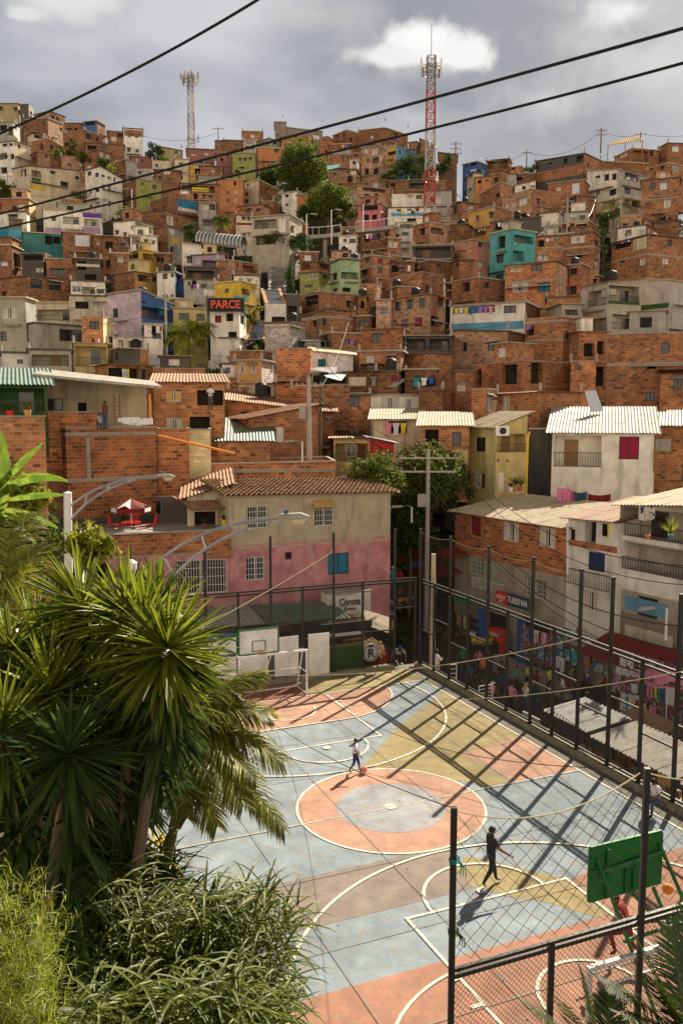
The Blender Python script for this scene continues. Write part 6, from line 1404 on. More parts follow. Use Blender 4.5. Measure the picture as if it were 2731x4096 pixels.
# ================================================================ poles and wires
def pole(x, yt, yb, Y, label, r_=.13, arms=1, mat='pole', equip=False, armw=.9):
    t = dat(x, yt, Y); b = Vector((t.x, t.y, dat(x, yb, Y).z-.5)); root = thing('utility_pole', b, label, 'utility pole'); m = MB(); m.tube([b, t], [r_*1.25, r_*.8], 8); m.build('shaft', mat, root)
    for i in range(arms):
        z = t-UP*(.5+.8*i); m = MB(); m.bar(z-Vector((armw, .3, 0)), z+Vector((armw, -.3, 0)), .09)
        for k in (-.9, -.45, .45, .9): m.cyl(z+Vector((armw*k, -.3*k, 0)), z+Vector((armw*k, -.3*k, .22)), .045, 6)
        m.build('crossarm', 'wood' if mat != 'pole' else 'pole', root)
    if equip:
        m = MB(); m.tube([t-UP*2.6+Vector((-.4, -.1, 0)), t-UP*1.75+Vector((-.4, -.1, 0))], .24, 10); m.build('transformer', 'grey', root)
    return t
PT = {}
PT['main'] = pole(983, 1032, 1440, 51.5, 'tall concrete pole with crossarms rising from the alley, behind the court corner', .13, 2, armw=1.7)
m = MB(); c = dat(972, 1150, 51.3); m.box(c-Vector((.35, .15, .35)), (.6, 0, 0), (0, .3, 0), (0, 0, .75)); o = m.build('cabinet', 'grey'); tag(o, 'grey cabinet strapped to the tall concrete pole', 'cabinet')
PT['mid'] = pole(709, 868, 1038, 57, 'concrete pole with a transformer above the clay tile roof', .15, 1, equip=True)
PT['mid2'] = pole(736, 880, 1040, 60, 'thinner wooden pole just right of the transformer pole', .10, 1, 'bark')
PT['gate'] = pole(995, 1272, 1555, 41.8, 'short pale pole with striped foot standing by the court corner', .13, 0, 'cream')
PT['c1'] = pole(1020, 640, 760, 98, 'slim grey pole left of the long white house', .13, 2, 'galv')
PT['l1'] = pole(338, 728, 800, 92, 'concrete pole in front of the sky blue balconies', .13, 1)
PT['l2'] = pole(380, 915-0, 1040, 56, 'thin pole beside the hanging plant', .06, 0)
PT['l3'] = pole(380, 822-150, 850, 84, 'concrete pole beside the large palm', .12, 1)
PT['s1'] = pole(501, 291, 325, 186, 'little antenna pole on the left skyline', .09, 1, 'bark', armw=1.2)
PT['s2'] = pole(1380, 294, 345, 168, 'tall dark pole on the right skyline below the pergola', .12, 2, 'bark', armw=1.0)
PT['s3'] = pole(1209, 345, 385, 168, 'dark pole in the middle of the right skyline', .1, 1, 'bark', armw=1.0)
PT['s4'] = pole(1046, 325, 470, 160, 'leaning dark pole right beside the tall mast', .12, 3, 'bark', armw=1.0)
PT['s5'] = pole(1470, 303, 320, 168, 'short dark pole above the pergola', .09, 1, 'bark', armw=.9)
PT['s6'] = pole(1500-0, 372, 0+470, 150, 'thin pole beside the right edge skyline house', .08, 0, 'bark')
PT['r1'] = pole(1303, 455, 560, 133, 'bundle laden power pole in front of the right hill', .12, 2)
PT['r2'] = pole(18, 400, 480, 160, 'power pole at the left edge below the white balconies', .12, 1)
wires = []
def wire(a, b, sag, rr_, label, mat='rubber', name='power_line', n=16):
    m = MB(); m.tube(catenary(a, b, sag, n), rr_, 4); o = m.build(name, mat); tag(o, label, 'power line'); return o
wire(PT['main']-UP*.3+Vector((1.4, 0, 0)), dat(1600, 1300, 30), 1.6, .018, 'upper cable running from the concrete pole down to the right edge')
wire(PT['main']-UP*.3+Vector((.9, 0, 0)), dat(1600, 1345, 30), 1.8, .016, 'second cable from the concrete pole down to the right edge')
wire(PT['main']-UP*1.2, dat(1600, 1440, 30), 2.2, .022, 'thick lower cable from the concrete pole toward the grey house')
wire(PT['main']-UP*1.8, dat(1600, 1500, 29), 2.0, .022, 'thick cable passing in front of the red awning')
wire(PT['main']-UP*2.2, dat(1600, 1560, 28), 1.6, .014, 'thin lowest cable along the market side')
wire(PT['main']-UP*.3-Vector((1.6, 0, 0)), PT['mid']-UP*.3, .8, .02, 'cable between the two concrete poles, upper')
wire(PT['main']-UP*1-Vector((1.2, 0, 0)), PT['mid']-UP*.6, 1.1, .02, 'cable between the two concrete poles, lower')
wire(PT['main']-UP*.3+Vector((.3, 0, 0)), PT['mid2']-UP*.3, .6, .016, 'cable from the concrete pole to the wooden pole')
wire(PT['mid']-UP*.4, dat(640, 800, 66), .4, .015, 'cable climbing left from the transformer pole')
wire(PT['mid2']-UP*.3, dat(800, 740, 84), .6, .015, 'cable climbing right from the wooden pole', n=12)
wire(PT['l3']-UP*.3, dat(520, 850, 64), .9, .02, 'cable crossing in front of the large palm')
wire(PT['s4']-UP*.4, PT['s3']-UP*.4, 2.2, .03, 'skyline wire between mast pole and the middle pole')
wire(PT['s3']-UP*.4, PT['s2']-UP*.5, 2.0, .03, 'skyline wire from the middle pole to the tall dark pole')
wire(PT['s2']-UP*.4, PT['s5']-UP*.3, .8, .03, 'skyline wire from the tall dark pole to the pergola pole')
wire(PT['s5']-UP*.3, dat(1600, 307, 165), .5, .03, 'skyline wire leaving by the right edge')
wire(dat(328, 312, 184), PT['s1']-UP*1.2, 1.2, .03, 'skyline wire left of the little antenna pole')
wire(PT['r1']-UP*.4, dat(1180, 560, 112), 1.5, .02, 'cable sagging from the laden pole to the turquoise house')
wire(PT['c1']-UP*.4, dat(880, 760, 84), 1.6, .02, 'cable sagging left from the slim grey pole')
# foreground cables across the sky
def cable(p0, p1, p2, r_, label, mat='rubber', twist=0):
    a, b, c = [dat(*p) for p in (p0, p1, p2)]; n = 40; pts = [a*(1-t)*(1-2*t)+b*4*t*(1-t)+c*t*(2*t-1) for t in [i/n for i in range(n+1)]]
    m = MB()
    if twist:
        L_ = 0; fine = []
        for i in range(n):
            for k in range(12): fine.append(pts[i].lerp(pts[i+1], k/12))
        for s in (0, 3.1416):
            m.tube([p+(Vector((0, 0, 1))*math.cos(j*1.05+s)+Vector((0, 1, 0))*math.sin(j*1.05+s))*r_*.55 for j, p in enumerate(fine)], r_*.62, 5)
    else: m.tube(pts, r_, 8)
    o = m.build('power_cable', mat); tag(o, label, 'power cable', None)
cable((-40, 502, 9.5), (784, 282, 7.0), (1620, 50, 5.2), .0112, 'upper thick black cable crossing the whole sky')
cable((-40, 534, 9.8), (784, 345, 7.6), (1620, 130, 5.6), .0105, 'lower thick black cable crossing the whole sky')
cable((-30, 320, 9), (285, 172, 8), (610, -12, 7), .012, 'black twisted cable rising across the upper left sky', twist=1)
# ropes strung over the court
wire(cw(-8.2, 9, 2.2)+UP*0, cw(3.62, 13.2, 5.85), .25, .016, 'pale rope slanting from the foliage up to a tall fence post', 'rope', 'rope')
wire(cw(3.62, 13.2, 3.3), cw(7.93, 1.18, 4.25), 0, .001, 'hair thin thread between fence posts', 'rope', 'rope') if 0 else None
wire(dat(560, 1548, 33), dat(1343, 1462, 29.9), .5, .013, 'yellow rope across the court from the goal to the fence rail', 'rope', 'rope')
wire(dat(1010, 1608, 33), dat(1600, 1535, 24), .2, .012, 'pale line across the lower market fence', 'rope', 'rope')
wire(dat(1000, 1595, 33)+Vector((0, 0, 0)), dat(560, 1540, 33), .1, .001, 'x', 'rope') if 0 else None
wire(cw(-5.6, -13.1, 6.65), dat(480, 1520, 30), .6, .008, 'thin dark cord from the nearest post over the far half of court', 'rubber', 'cord')
wire(cw(-2.24, -13.1, 6.65), dat(700, 1560, 34), .9, .008, 'thin dark cord from the second near post to the far goal', 'rubber', 'cord')
for i, z in enumerate((5.9, 4.85)):
    m = MB(); r = random.Random(i+3); c = cw(-5.6, -13.18, z)
    for k in range(4): m.tube([c+(CM*math.cos(t*.6)+CN*math.sin(t*.6))*(.066+.004*k)+UP*(.02*k+.01*math.sin(t)) for t in range(12)], .006, 4)
    for k in range(3): m.tube([c+CM*.07, c+CM*(.12+.03*k)-UP*.12, c+CM*(.09+.05*k)-UP*(.2+.03*k)], .009, 4)
    o = m.build('rope_knot', 'leaf_dark' if i else 'tealfab'); tag(o, ['teal rope tied round the nearest post near its top', 'dark green rope loop tied on the nearest post further down'][i], 'rope')
# ================================================================ street lamps
def lamp(base, top, arm_pts, head, hdir, label, r_=.11, hs=1.0, small=False):
    root = thing('street_lamp', base, label, 'street lamp'); m = MB(); m.tube([base, top], [r_*1.2, r_], 10); m.tube([top, top+UP*.06], [r_*1.15, r_*.3], 10); m.build('pole', 'whitemetal', root)
    m = MB()
    for ap in arm_pts: m.tube(ap, r_*.34, 6)
    if len(arm_pts) > 1:
        for t in (.3, .62, .9):
            A, B = arm_pts[0], arm_pts[1]; f = lambda P, t: P[min(len(P)-2, int(t*(len(P)-1)))].lerp(P[min(len(P)-1, int(t*(len(P)-1))+1)], t*(len(P)-1)-int(t*(len(P)-1)))
            m.tube([f(A, t*.86), f(B, t)], r_*.3, 5)
    m.build('arm', 'galv', root)
    h = hdir.normalized(); s = Vector((h.y, -h.x, 0)).normalized(); u = s.cross(h)*-1; u = u if u.z > 0 else -u
    m = MB(); L = .68*hs; secs = [(0, .07, .05), (.12, .13, .10), (.75, .15, .11), (1, .10, .04)]
    for (t0, w0, h0), (t1, w1, h1) in zip(secs, secs[1:]):
        a, b = head+h*L*t0, head+h*L*t1; w0, h0, w1, h1 = [q*hs for q in (w0, h0, w1, h1)]
        A = [a-s*w0, a+s*w0, a+s*w0*.6+u*h0, a-s*w0*.6+u*h0]; B = [b-s*w1, b+s*w1, b+s*w1*.6+u*h1, b-s*w1*.6+u*h1]
        for i in range(4): m.face([A[i], A[(i+1) % 4], B[(i+1) % 4], B[i]])
    m.face([head-s*.07*hs, head-s*.042*hs+u*.05*hs, head+s*.042*hs+u*.05*hs, head+s*.07*hs]); e = head+h*L; m.face([e-s*.1*hs, e+s*.1*hs, e+s*.06*hs+u*.04*hs, e-s*.06*hs+u*.04*hs])
    ho = m.build('lamp_head', 'grey', root)
    if not small:
        m = MB(); c = head+h*L*.62-u*.01; m.tube([c-h*.17*hs, c-h*.05*hs-u*.05*hs, c+h*.1*hs-u*.05*hs, c+h*.2*hs], [.03*hs, .1*hs, .1*hs, .03*hs], 10); m.build('lens', 'cream', ho)
        m = MB(); c = head+h*L*.3+u*.11*hs; m.cyl(c, c+u*.08*hs, .045*hs, 10); m.build('light_sensor', 'blue', ho)
def cv(P, n=14):
    a, b, c = P; return [a*(1-t)**2+b*2*t*(1-t)+c*t*t for t in [i/n for i in range(n+1)]]
d1 = 33; b = dat(147, 1330, d1); lamp(Vector((b.x, b.y, -2)), dat(156, 1132, d1), [cv([dat(158, 1165, d1), dat(235, 1098, d1), dat(362, 1092, d1)]), cv([dat(158, 1200, d1), dat(215, 1125, d1), dat(310, 1102, d1)])], dat(360, 1094, d1), Vector((1, 0, -.05)), 'street lamp with curved double arm beside the raw brick wall', .15, 1.0)
d2 = 17.5; b = dat(302, 1400, d2); lamp(Vector((b.x, b.y, 0)), dat(302, 1292, d2), [cv([dat(306, 1345, d2), dat(430, 1200, d2), dat(640, 1190, d2)]), cv([dat(345, 1400, d2), dat(430, 1255, d2), dat(572, 1215, d2)])], dat(636, 1191, d2), Vector((1, 0, .03)), 'large street lamp with curved double arm in front of the tiled house', .105, .95)
for i, (x, yt, yb, hx, Y, lab) in enumerate([(945, 1166, 1200, -1, 50.8, 'small lamp head reaching left from the tall concrete pole'), (1530, 1400, 1470, -1, 36, 'lamp head above the pink umbrella at the right edge'), (704, 493, 560, 1, 122, 'left street lamp of the three on the walkway'), (761, 483, 545, 1, 124, 'middle street lamp of the three on the walkway'), (834, 470, 540, 1, 126, 'right street lamp of the three on the walkway'), (303, 435, 480, -1, 150, 'street lamp below the olive green house'), (45, 392, 430, 1, 160, 'street lamp at the left edge on the green slope'), (694, 1016, 1060, -1, 56, 'small lamp head in front of the dark gap, right of the clay roof')]):
    t = dat(x, yt, Y); far_ = Y > 100; hs = 1.1 if not far_ else 1.5; hp = t+Vector((hx*(.5 if not far_ else .5), 0, .05)); b = dat(x, yb, Y); r_ = .06
    lamp(Vector((t.x, t.y, b.z-(1 if far_ else 0))), t, [cv([t-UP*.3, t+UP*.3, hp])], hp, Vector((hx, 0, -.1)), lab, .05 if not far_ else .08, hs, True)
# ================================================================ hillside structures
def slabthing(name, cat, label, pts, mat, th): return quadthing(name, label, cat, pts, mat, th)
def tdat(t, x, y, d): X, Y = tp(t, x, y); return at(X, Y, d)
def eroof(lab, q, d0, d1, n):
    root = thing('escalator_roof', tdat('B2', *q[0], d0), lab, 'escalator roof'); A, B, C_, E_ = tdat('B2', *q[0], d0), tdat('B2', *q[1], d0), tdat('B2', *q[2], d1), tdat('B2', *q[3], d1)
    for i in range(n):
        a, b, c, e = A.lerp(E_, i/n), B.lerp(C_, i/n), B.lerp(C_, (i+.93)/n), A.lerp(E_, (i+.93)/n); m = MB(); nn = (b-a).cross(e-a).normalized()*.1; m.face([a, b, c, e]); m.face([a+nn, b+nn, c+nn, e+nn]); m.build('glass_panel', 'escglass', root)
    m = MB(); m.bar(A, E_, .35); m.bar(B, C_, .35); m.build('edge_beam', 'orangeL' if n == 3 else 'grey', root)
paint('escglass', (.16, .17, .18), rough=.15, metal=.3, var=.15, spec=.8)
eroof('upper glazed escalator roof of five panels climbing the hill', [(302, 330), (408, 330), (410, 158), (312, 155)], 108, 122, 5)
eroof('middle escalator roof with blue solar panels', [(285, 405), (405, 402), (370, 308), (252, 305)], 100, 106, 3)
eroof('lower grey escalator roof below the white garage block', [(140, 652), (270, 650), (275, 520), (205, 515)], 86, 93, 3) if 1 else None
root = thing('tunnel_roof', dat(460, 565, 126), 'half round glass tunnel roof with steel hoops, left of centre', 'tunnel roof'); m = MB(); m2 = MB(); A, B = tdat('A1', 1365, 1010, 126), tdat('A2', 130, 1040, 124)
ax = (B-A).normalized(); sd2 = Vector((ax.y, -ax.x, 0)).normalized(); K = 12
for i in range(K):
    for j in range(8):
        q = lambda t, s: A.lerp(B, t)+sd2*1.3*math.cos(s)+UP*1.5*math.sin(s)
        m.face([q(i/K, j*math.pi/8), q((i+.95)/K, j*math.pi/8), q((i+.95)/K, (j+1)*math.pi/8), q(i/K, (j+1)*math.pi/8)])
for i in range(K+1): m2.tube([A.lerp(B, i/K)+sd2*1.34*math.cos(j*math.pi/10)+UP*1.54*math.sin(j*math.pi/10) for j in range(11)], .07, 5)
m.build('glazing', 'escglass', root); m2.build('hoops', 'whitemetal', root)
def walkway(lab, P, h=1.0, mat='slab'):
    root = thing('walkway', P[0], lab, 'walkway'); m = MB(); r2 = MB()
    for a, b in zip(P, P[1:]):
        m.box(a, b-a, Vector((0, 2.2, 0)), (0, 0, -.5)); n = max(2, int((b-a).length/.8))
        r2.bar(a+UP*h, b+UP*h, .07)
        for i in range(n+1): r2.bar(a.lerp(b, i/n), a.lerp(b, i/n)+UP*h, .05)
    m.build('deck', mat, root); r2.build('railing', 'whitemetal', root)
    m = MB()
    for a in P: m.bar(a+Vector((0, 1, -.4)), a+Vector((0, 1, -6)), .5)
    m.build('pier', 'slab', root)
walkway('concrete walkway with railing left part, under the street lamps', [tdat('A2', 555, 955, 126), tdat('A2', 680, 948, 126), tdat('A2', 790, 935, 126)])
walkway('concrete walkway right part climbing behind the light brick house', [tdat('A2', 890, 912, 129), tdat('A2', 1040, 900, 129), tdat('A2', 1175, 880, 129)])
# bamboo pergola, tarpaulin, boards
root = thing('pergola', tdat('A3', 1060, 345, 166), 'yellow bamboo pergola on the right skyline', 'pergola'); m = MB(); A, B, C_, E_ = tdat('A3', 1055, 342, 165), tdat('A3', 1290, 310, 165), tdat('A3', 1240, 280, 170), tdat('A3', 1100, 318, 170)
for i in range(15): m.bar(A.lerp(B, i/14), E_.lerp(C_, i/14), .10)
for i in range(4): m.bar(A.lerp(E_, i/3), B.lerp(C_, i/3), .12)
m.build('slats', 'yellow', root)
for p in (A, B, A.lerp(B, .5)): m = MB(); m.bar(p, p-UP*2.6, .13); m.build('post', 'wood', root)
quadthing('tarpaulin', 'turquoise green tarpaulin sagging between two centre houses', 'tarpaulin', [tdat('A2', 697, 512, 152), tdat('A2', 775, 495, 152), tdat('A2', 782, 474, 155), tdat('A2', 694, 486, 155)], 'turq', .06)
quadthing('board', 'pale blue white board leaning on the roof of the right brick house', 'board', [tdat('B3', 935, 1140-0, 60), tdat('C3', 1022, 112, 60), tdat('B3', 972, 993, 61), tdat('B3', 896, 998, 61)], 'bright', .05)
quadthing('awning', 'white cloth awning hanging over the drying terrace', 'awning', [tdat('B2', 690, 900, 70), tdat('B2', 790, 928, 69.5), tdat('B2', 830, 880, 71), tdat('B2', 670, 885, 71)], 'whitefab', .02)
quadthing('tin_sheet', 'grey tin sheet propped above the cloth awning', 'tin sheet', [tdat('B2', 570, 850, 71), tdat('B2', 752, 880, 71), tdat('B2', 765, 835, 73), tdat('B2', 640, 835, 73)], 'tingrey', .05)
quadthing('tin_sheet', 'pale crumpled tin sheet on the roof right of the pale tiled roof', 'tin sheet', [tdat('B2', 1115, 970, 70), tdat('B2', 1165, 968, 70), tdat('B2', 1248, 908, 72), tdat('B2', 1170, 915, 72)], 'tinwhite', .05)
quadthing('tin_sheet', 'white tin sheet on top of the blank brick house, centre', 'tin sheet', [tdat('B2', 878, 283, 112), tdat('B2', 940, 280, 112), tdat('B2', 990, 260, 114), tdat('B2', 925, 255, 114)], 'tinwhite', .08)
m = MB(); m.tube([dat(361, 1000, 46.3), dat(540, 1042, 47)], .07, 8); o = m.build('orange_pipe', 'orangemetal'); tag(o, 'orange pipe slanting down from the brick terrace to the curved wall', 'pipe')
m = MB(); m.tube([dat(346, 975, 46.8), dat(344, 905, 46.8)], .07, 8); o = m.build('orange_post', 'orangemetal'); tag(o, 'orange post holding the long sheet roof', 'post')
root = thing('ladder', dat(268, 976, 48.6), 'wooden ladder leaning on the beige terrace wall', 'ladder'); m = MB()
a, b = dat(263, 975, 48.5), dat(262, 908, 49.5); s = Vector((.32, 0, 0))
m.bar(a, b, .07); m.bar(a+s, b+s, .07); m.build('side_rails', 'wood', root); m = MB()
for i in range(1, 8): m.bar(a.lerp(b, i/8), a.lerp(b, i/8)+s, .045)
m.build('rungs', 'wood', root)
m = MB(); m.tube([tdat('C3', 520, 250, 55.6), tdat('C3', 510, 290, 55.6), tdat('C3', 497, 705, 55.6)], .06, 8); o = m.build('drainpipe', 'yellowmetal'); tag(o, 'yellow drainpipe between pale yellow and charcoal walls', 'pipe')
m = MB(); m.bar(dat(1302, 1200, 43.5), dat(1302, 1320, 43.5), .09); o = m.build('drainpipe', 'whitemetal'); tag(o, 'white drainpipe between the brick corner house and the white one', 'pipe')
quadthing('window_awning', 'small ochre awning over the barred window of the tiled house', 'awning', [dat(721, 1168, 44.9), dat(768, 1165, 45.1), dat(765, 1148, 45.6), dat(719, 1151, 45.4)], 'ochre', .04)
quadthing('lean_to_roof', 'rusty corrugated canopy over the plant room beside the tiled house', 'roof', [dat(440, 1172, 44.2), dat(524, 1168, 44.2), dat(505, 1143, 46), dat(395, 1140, 46)], 'tinrust', corr='T')
m = MB(); m.box(dat(362, 1140, 46.6), dat(520, 1140, 46.6)-dat(362, 1140, 46.6), (0, .15, 0), UP*-1.9); o = m.build('terrace_wall', 'slate'); tag(o, 'stained grey wall behind the parasol terrace', 'wall')
m = MB(); p0 = dat(160, 1229, 43.2); p1 = dat(529, 1222, 43.4); m.box(p0, p1-p0, (0, 3.6, 0), (0, 0, .1)); o = m.build('terrace_floor', 'slab'); structure(o)
# air conditioner, planters
root = thing('air_conditioner', tdat('C3', 335, 245, 55.3), 'white air conditioner under the eaves of the pale yellow house', 'air conditioner'); c = tdat('C3', 335, 245, 55.3); m = MB(); m.box(c-Vector((.4, 0, .3)), (.85, 0, 0), (0, .3, 0), (0, 0, .6)); m.build('casing', 'whitemetal', root); m = MB(); m.tube([c+Vector((.05, -.01, 0)), c+Vector((.05, .02, 0))], .22, 14); m.build('fan_grille', 'black', root)
def pot(c, r_, mat, leaf, label, n=60, h=.5, name='potted_plant'):
    root = thing(name, c, label, 'potted plant'); m = MB(); m.tube([c, c+UP*r_*1.6], [r_*.7, r_], 10); m.build('pot', mat, root); m = MB(); r = random.Random(int(c.x*100))
    for i in range(n): blade(m, c+UP*r_*1.6, (rdir(r)*.8+UP*1.1).normalized(), h*r.uniform(.5, 1.1), .05, .6, 3)
    m.build('foliage', leaf, root)
pot(dat(308, 1218, 44.6), .16, 'black', 'leaf_bright', 'black potted plant at the left end of the parasol terrace') if 0 else None
for t, x, y, d, r_, mat, lf, lab, h in [('C1', 525, 955, 43.3, .17, 'black', 'leaf_bright', 'black pot with yellow green leaves on the terrace wall', .5), ('C1', 375, 850, 44, .25, 'slate', 'leaf_mid', 'round pot with a leafy plant left of the parasol', .7), ('C1', 610, 945, 43.6, .2, 'slate', 'leaf_bright', 'low spreading plant behind the terrace coping', .6), ('C1', 1530, 885, 44.3, .16, 'yellowmetal', 'leaf_mid', 'yellow pot on the ledge of the plant room', .35), ('C1', 1395, 905, 44.3, .15, 'brown', 'leaf_mid', 'brown pot on the ledge of the plant room', .35), ('C1', 850, 905, 45.8, .2, 'slate', 'leaf_dark', 'dark bush in a pot behind the parasol pole', .7),
                            ('C3', 1325, 985, 38.6, .13, 'coral', 'leaf_mid', 'terracotta pot on the upper grey terrace', .3), ('C3', 1480, 985, 37.6, .13, 'teal', 'leaf_bright', 'tall yellow bamboo in a teal pot on the upper grey terrace', .9), ('C3', 425, 655, 55, .22, 'orange', 'leaf_mid', 'big cactus pot outside the pale yellow house', .9), ('C3', 392, 660, 55, .18, 'whitefab', 'leaf_mid', 'white pot left of the big cactus', .4), ('C3', 460, 655, 55, .18, 'orange', 'leaf_bright', 'red flowered pot right of the big cactus', .8),
                            ('C1', 70, 150, 43.8, .2, 'redplastic', 'leaf_mid', 'red planter box at the left edge balcony', .5), ('C1', 190, 145, 43.8, .2, 'ochre', 'leaf_bright', 'yellow planter box on the left edge balcony', .5), ('B2', 95, 750, 84, .2, 'whitefab', 'leaf_bright', 'small white pots on the brick parapet over the apricot house', .5), ('B2', 215, 745, 84, .25, 'whitefab', 'leaf_bright', 'yellow leaved pot on the brick parapet over the apricot house', .6)]:
    pot(tdat(t, x, y, d), r_, mat, lf, lab, 50, h)
# ================================================================ parasols
def parasol(c, R_, H, cols, label, rim=.12, base=None):
    root = thing('parasol', c, label, 'parasol'); m = MB(); m.tube([c, c+UP*H], .025, 8); m.build('pole', 'whitemetal', root); m = MB(); n = 8
    for i in range(n):
        a0, a1 = 6.283*i/n+.2, 6.283*(i+1)/n+.2; mi = i % len(cols); P = [c+Vector((math.cos(a)*R_, math.sin(a)*R_, H-.45)) for a in (a0, a1)]; top = c+UP*H
        md = (P[0]+P[1])/2; md = md+(top-md)*.5+UP*.06
        m.face([top, P[0], md*.5+P[0]*.25+P[1]*.25, P[1]], mi); m.face([P[0], P[0]-UP*rim*1.6, P[1]-UP*rim*1.6, P[1]], (mi+1) % len(cols) if rim > .1 else mi)
    m.build('canopy', cols, root); m = MB()
    for i in range(n): a = 6.283*i/n+.2; m.bar(c+UP*(H-.35), c+Vector((math.cos(a)*R_, math.sin(a)*R_, H-.46)), .012)
    m.build('ribs', 'galv', root)
c = dat(303, 1222, 45.2); parasol(c, 1.0, 1.75, ['redfab', 'redfab', 'whitefab'], 'red and white parasol over the terrace table', .13)
root = thing('table', c, 'red plastic table under the parasol', 'table'); m = MB(); m.box(c+Vector((-.45, -.4, .5)), (.9, 0, 0), (0, .8, 0), (0, 0, .04)); m.build('top', 'redplastic', root)
for a in (-.38, .38):
    for b in (-.33, .33): m = MB(); m.bar(c+Vector((a, b, 0)), c+Vector((a, b, .5)), .05); m.build('leg', 'redplastic', root)
def chair(c, f, label, mat='redplastic'):
    root = thing('plastic_chair', c, label, 'chair', 'red plastic chairs on the terrace'); s = Vector((f.y, -f.x, 0)); m = MB(); m.box(c-f*.2-s*.22+UP*.4, s*.44, f*.42, UP*.04); m.build('seat', mat, root)
    m = MB(); pts = [c-f*.24-s*.22+UP*.42, c-f*.28-s*.2+UP*.8, c-f*.3-s*.1+UP*.9, c-f*.3+s*.1+UP*.9, c-f*.28+s*.2+UP*.8, c-f*.24+s*.22+UP*.42]; m.tube(pts, .025, 6)
    for k in (-.12, -.04, .04, .12): m.bar(c-f*.24+s*k+UP*.44, c-f*.3+s*k+UP*.88, .05, .02)
    m.build('backrest', mat, root)
    for a in (-1, 1):
        for b in (-1, 1): m = MB(); m.bar(c+f*.18*a+s*.2*b+UP*.4, c+f*.22*a+s*.23*b, .04); m.build('leg', mat, root)
chair(c+Vector((-.9, .1, 0)), Vector((1, 0, 0)), 'red plastic chair left of the parasol table'); chair(c+Vector((-.1, .85, 0)), Vector((0, -1, 0)), 'red plastic chair behind the parasol table'); chair(c+Vector((.95, .2, 0)), Vector((-1, 0, 0)), 'red plastic chair right of the parasol table')
# ================================================================ market street
def far_side(x, y, off):
    """point on a plane parallel to the shop fronts, off metres into the street"""
    T = Vector((7.0, 54, 0))+Vector((-.87, -.49, 0))*off; f = Vector((.49, -.87, 0)); k = ray(x*1.7417, y*1.7417).x
    t = (k*T.y-T.x)/(f.x-k*f.y); p = T+f*t; return at(x*1.7417, y*1.7417, p.y)
FS = Vector((.49, -.87, 0)); FN = Vector((-.87, -.49, 0))
for i, (x, y, H, R_, cols, lab, off) in enumerate([(945, 1330, 1.9, 1.5, ['redfab'], 'red market parasol highest up the alley', None), (962, 1345, 1.7, 1.1, ['greenfab', 'bluefab'], 'small green and blue parasol between the red ones', None), (1000, 1365, 2.0, 1.8, ['redfab'], 'large red parasol beside the concrete pole', None), (1035, 1325, 1.9, 1.2, ['redfab'], 'dark red parasol tucked behind the corner house', None)]):
    p = dat(x, y, 56-i*1.0); parasol(Vector((p.x, p.y, p.z)), R_, H, cols, lab, .05)
p = far_side(1530, 1600, 3.2); parasol(Vector((p.x, p.y, -1.9)), 1.35, 3.4, ['pinkfab'], 'pink parasol beside the red awning at the right edge', .05)
A, B = far_side(1395, 1500, .3), far_side(1590, 1560, .3); A.z = B.z = 1.3
quadthing('market_awning', 'long dark red awning below the grey terraced house', 'awning', [A+FN*2.2-UP*.7, B+FN*2.2-UP*.7, B, A], 'redfab', .03)
quadthing('green_awning', 'green awning at the foot of the brick corner house', 'awning', [far_side(1045, 1385, 1.6), far_side(1085, 1390, 1.6), far_side(1085, 1372, .1), far_side(1045, 1368, .1)], 'greenfab', .03)
def patmat(name, base, a, b, c, scale):
    if name in MATS: return MATS[name]
    m, nt, bs, o = newmat(name); L = nt.links.new; tc = N(nt, 'ShaderNodeTexCoord'); n = N(nt, 'ShaderNodeTexNoise'); n.inputs['Scale'].default_value = scale; n.inputs['Detail'].default_value = 2; L(tc.outputs['Object'], n.inputs[0])
    cr = N(nt, 'ShaderNodeValToRGB'); cr.color_ramp.interpolation = 'CONSTANT'; e = cr.color_ramp.elements; e[0].color = rgb(base); e[1].position = .47; e[1].color = rgb(a); x = e.new(.55); x.color = rgb(b); x = e.new(.63); x.color = rgb(c)
    L(n.outputs[0], cr.inputs[0]); L(cr.outputs[0], bs.inputs['Base Color']); bs.inputs['Roughness'].default_value = .7; MATS[name] = m; return m
patmat('art_blue', (.03, .18, .40), (.60, .60, .55), (.10, .35, .45), (.45, .30, .08), 3.1); patmat('art_warm', (.35, .10, .03), (.65, .40, .06), (.05, .08, .20), (.55, .55, .50), 4); patmat('art_green', (.03, .14, .06), (.50, .40, .18), (.08, .22, .10), (.55, .50, .40), 3.4)
patmat('art_teal', (.02, .30, .42), (.02, .30, .42), (.65, .65, .30), (.62, .64, .62), 2.6); patmat('shirt_print', (.72, .70, .76), (.72, .70, .76), (.72, .70, .76), (.10, .07, .07), 5.5); patmat('goods', (.40, .05, .03), (.08, .07, .06), (.55, .45, .10), (.05, .25, .10), 6)
def hung(name, cat, label, x0, y0, x1, y1, mat, off, group, frame=True):
    a, b = far_side(x0, y1, off), far_side(x1, y1, off); z1 = far_side((x0+x1)/2, y0, off).z; z0 = far_side((x0+x1)/2, y1, off).z
    w = Vector((b.x-a.x, b.y-a.y, 0)); a.z = z0; root = thing(name, a, label, cat, group); m = MB(); m.box(a, w, FN*.04, (0, 0, z1-z0)); m.build('canvas' if frame else 'cloth', mat, root)
    if frame:
        m = MB(); o = FN*.05
        for p, q in ((a, a+w), (a+UP*(z1-z0), a+w+UP*(z1-z0)), (a, a+UP*(z1-z0)), (a+w, a+w+UP*(z1-z0))): m.bar(p+o, q+o, .03)
        m.build('frame', 'frame', root)
Zx = lambda X: (1600+.7213*X)/1.7417
Zy = lambda Y: (2500+.7213*Y)/1.7417
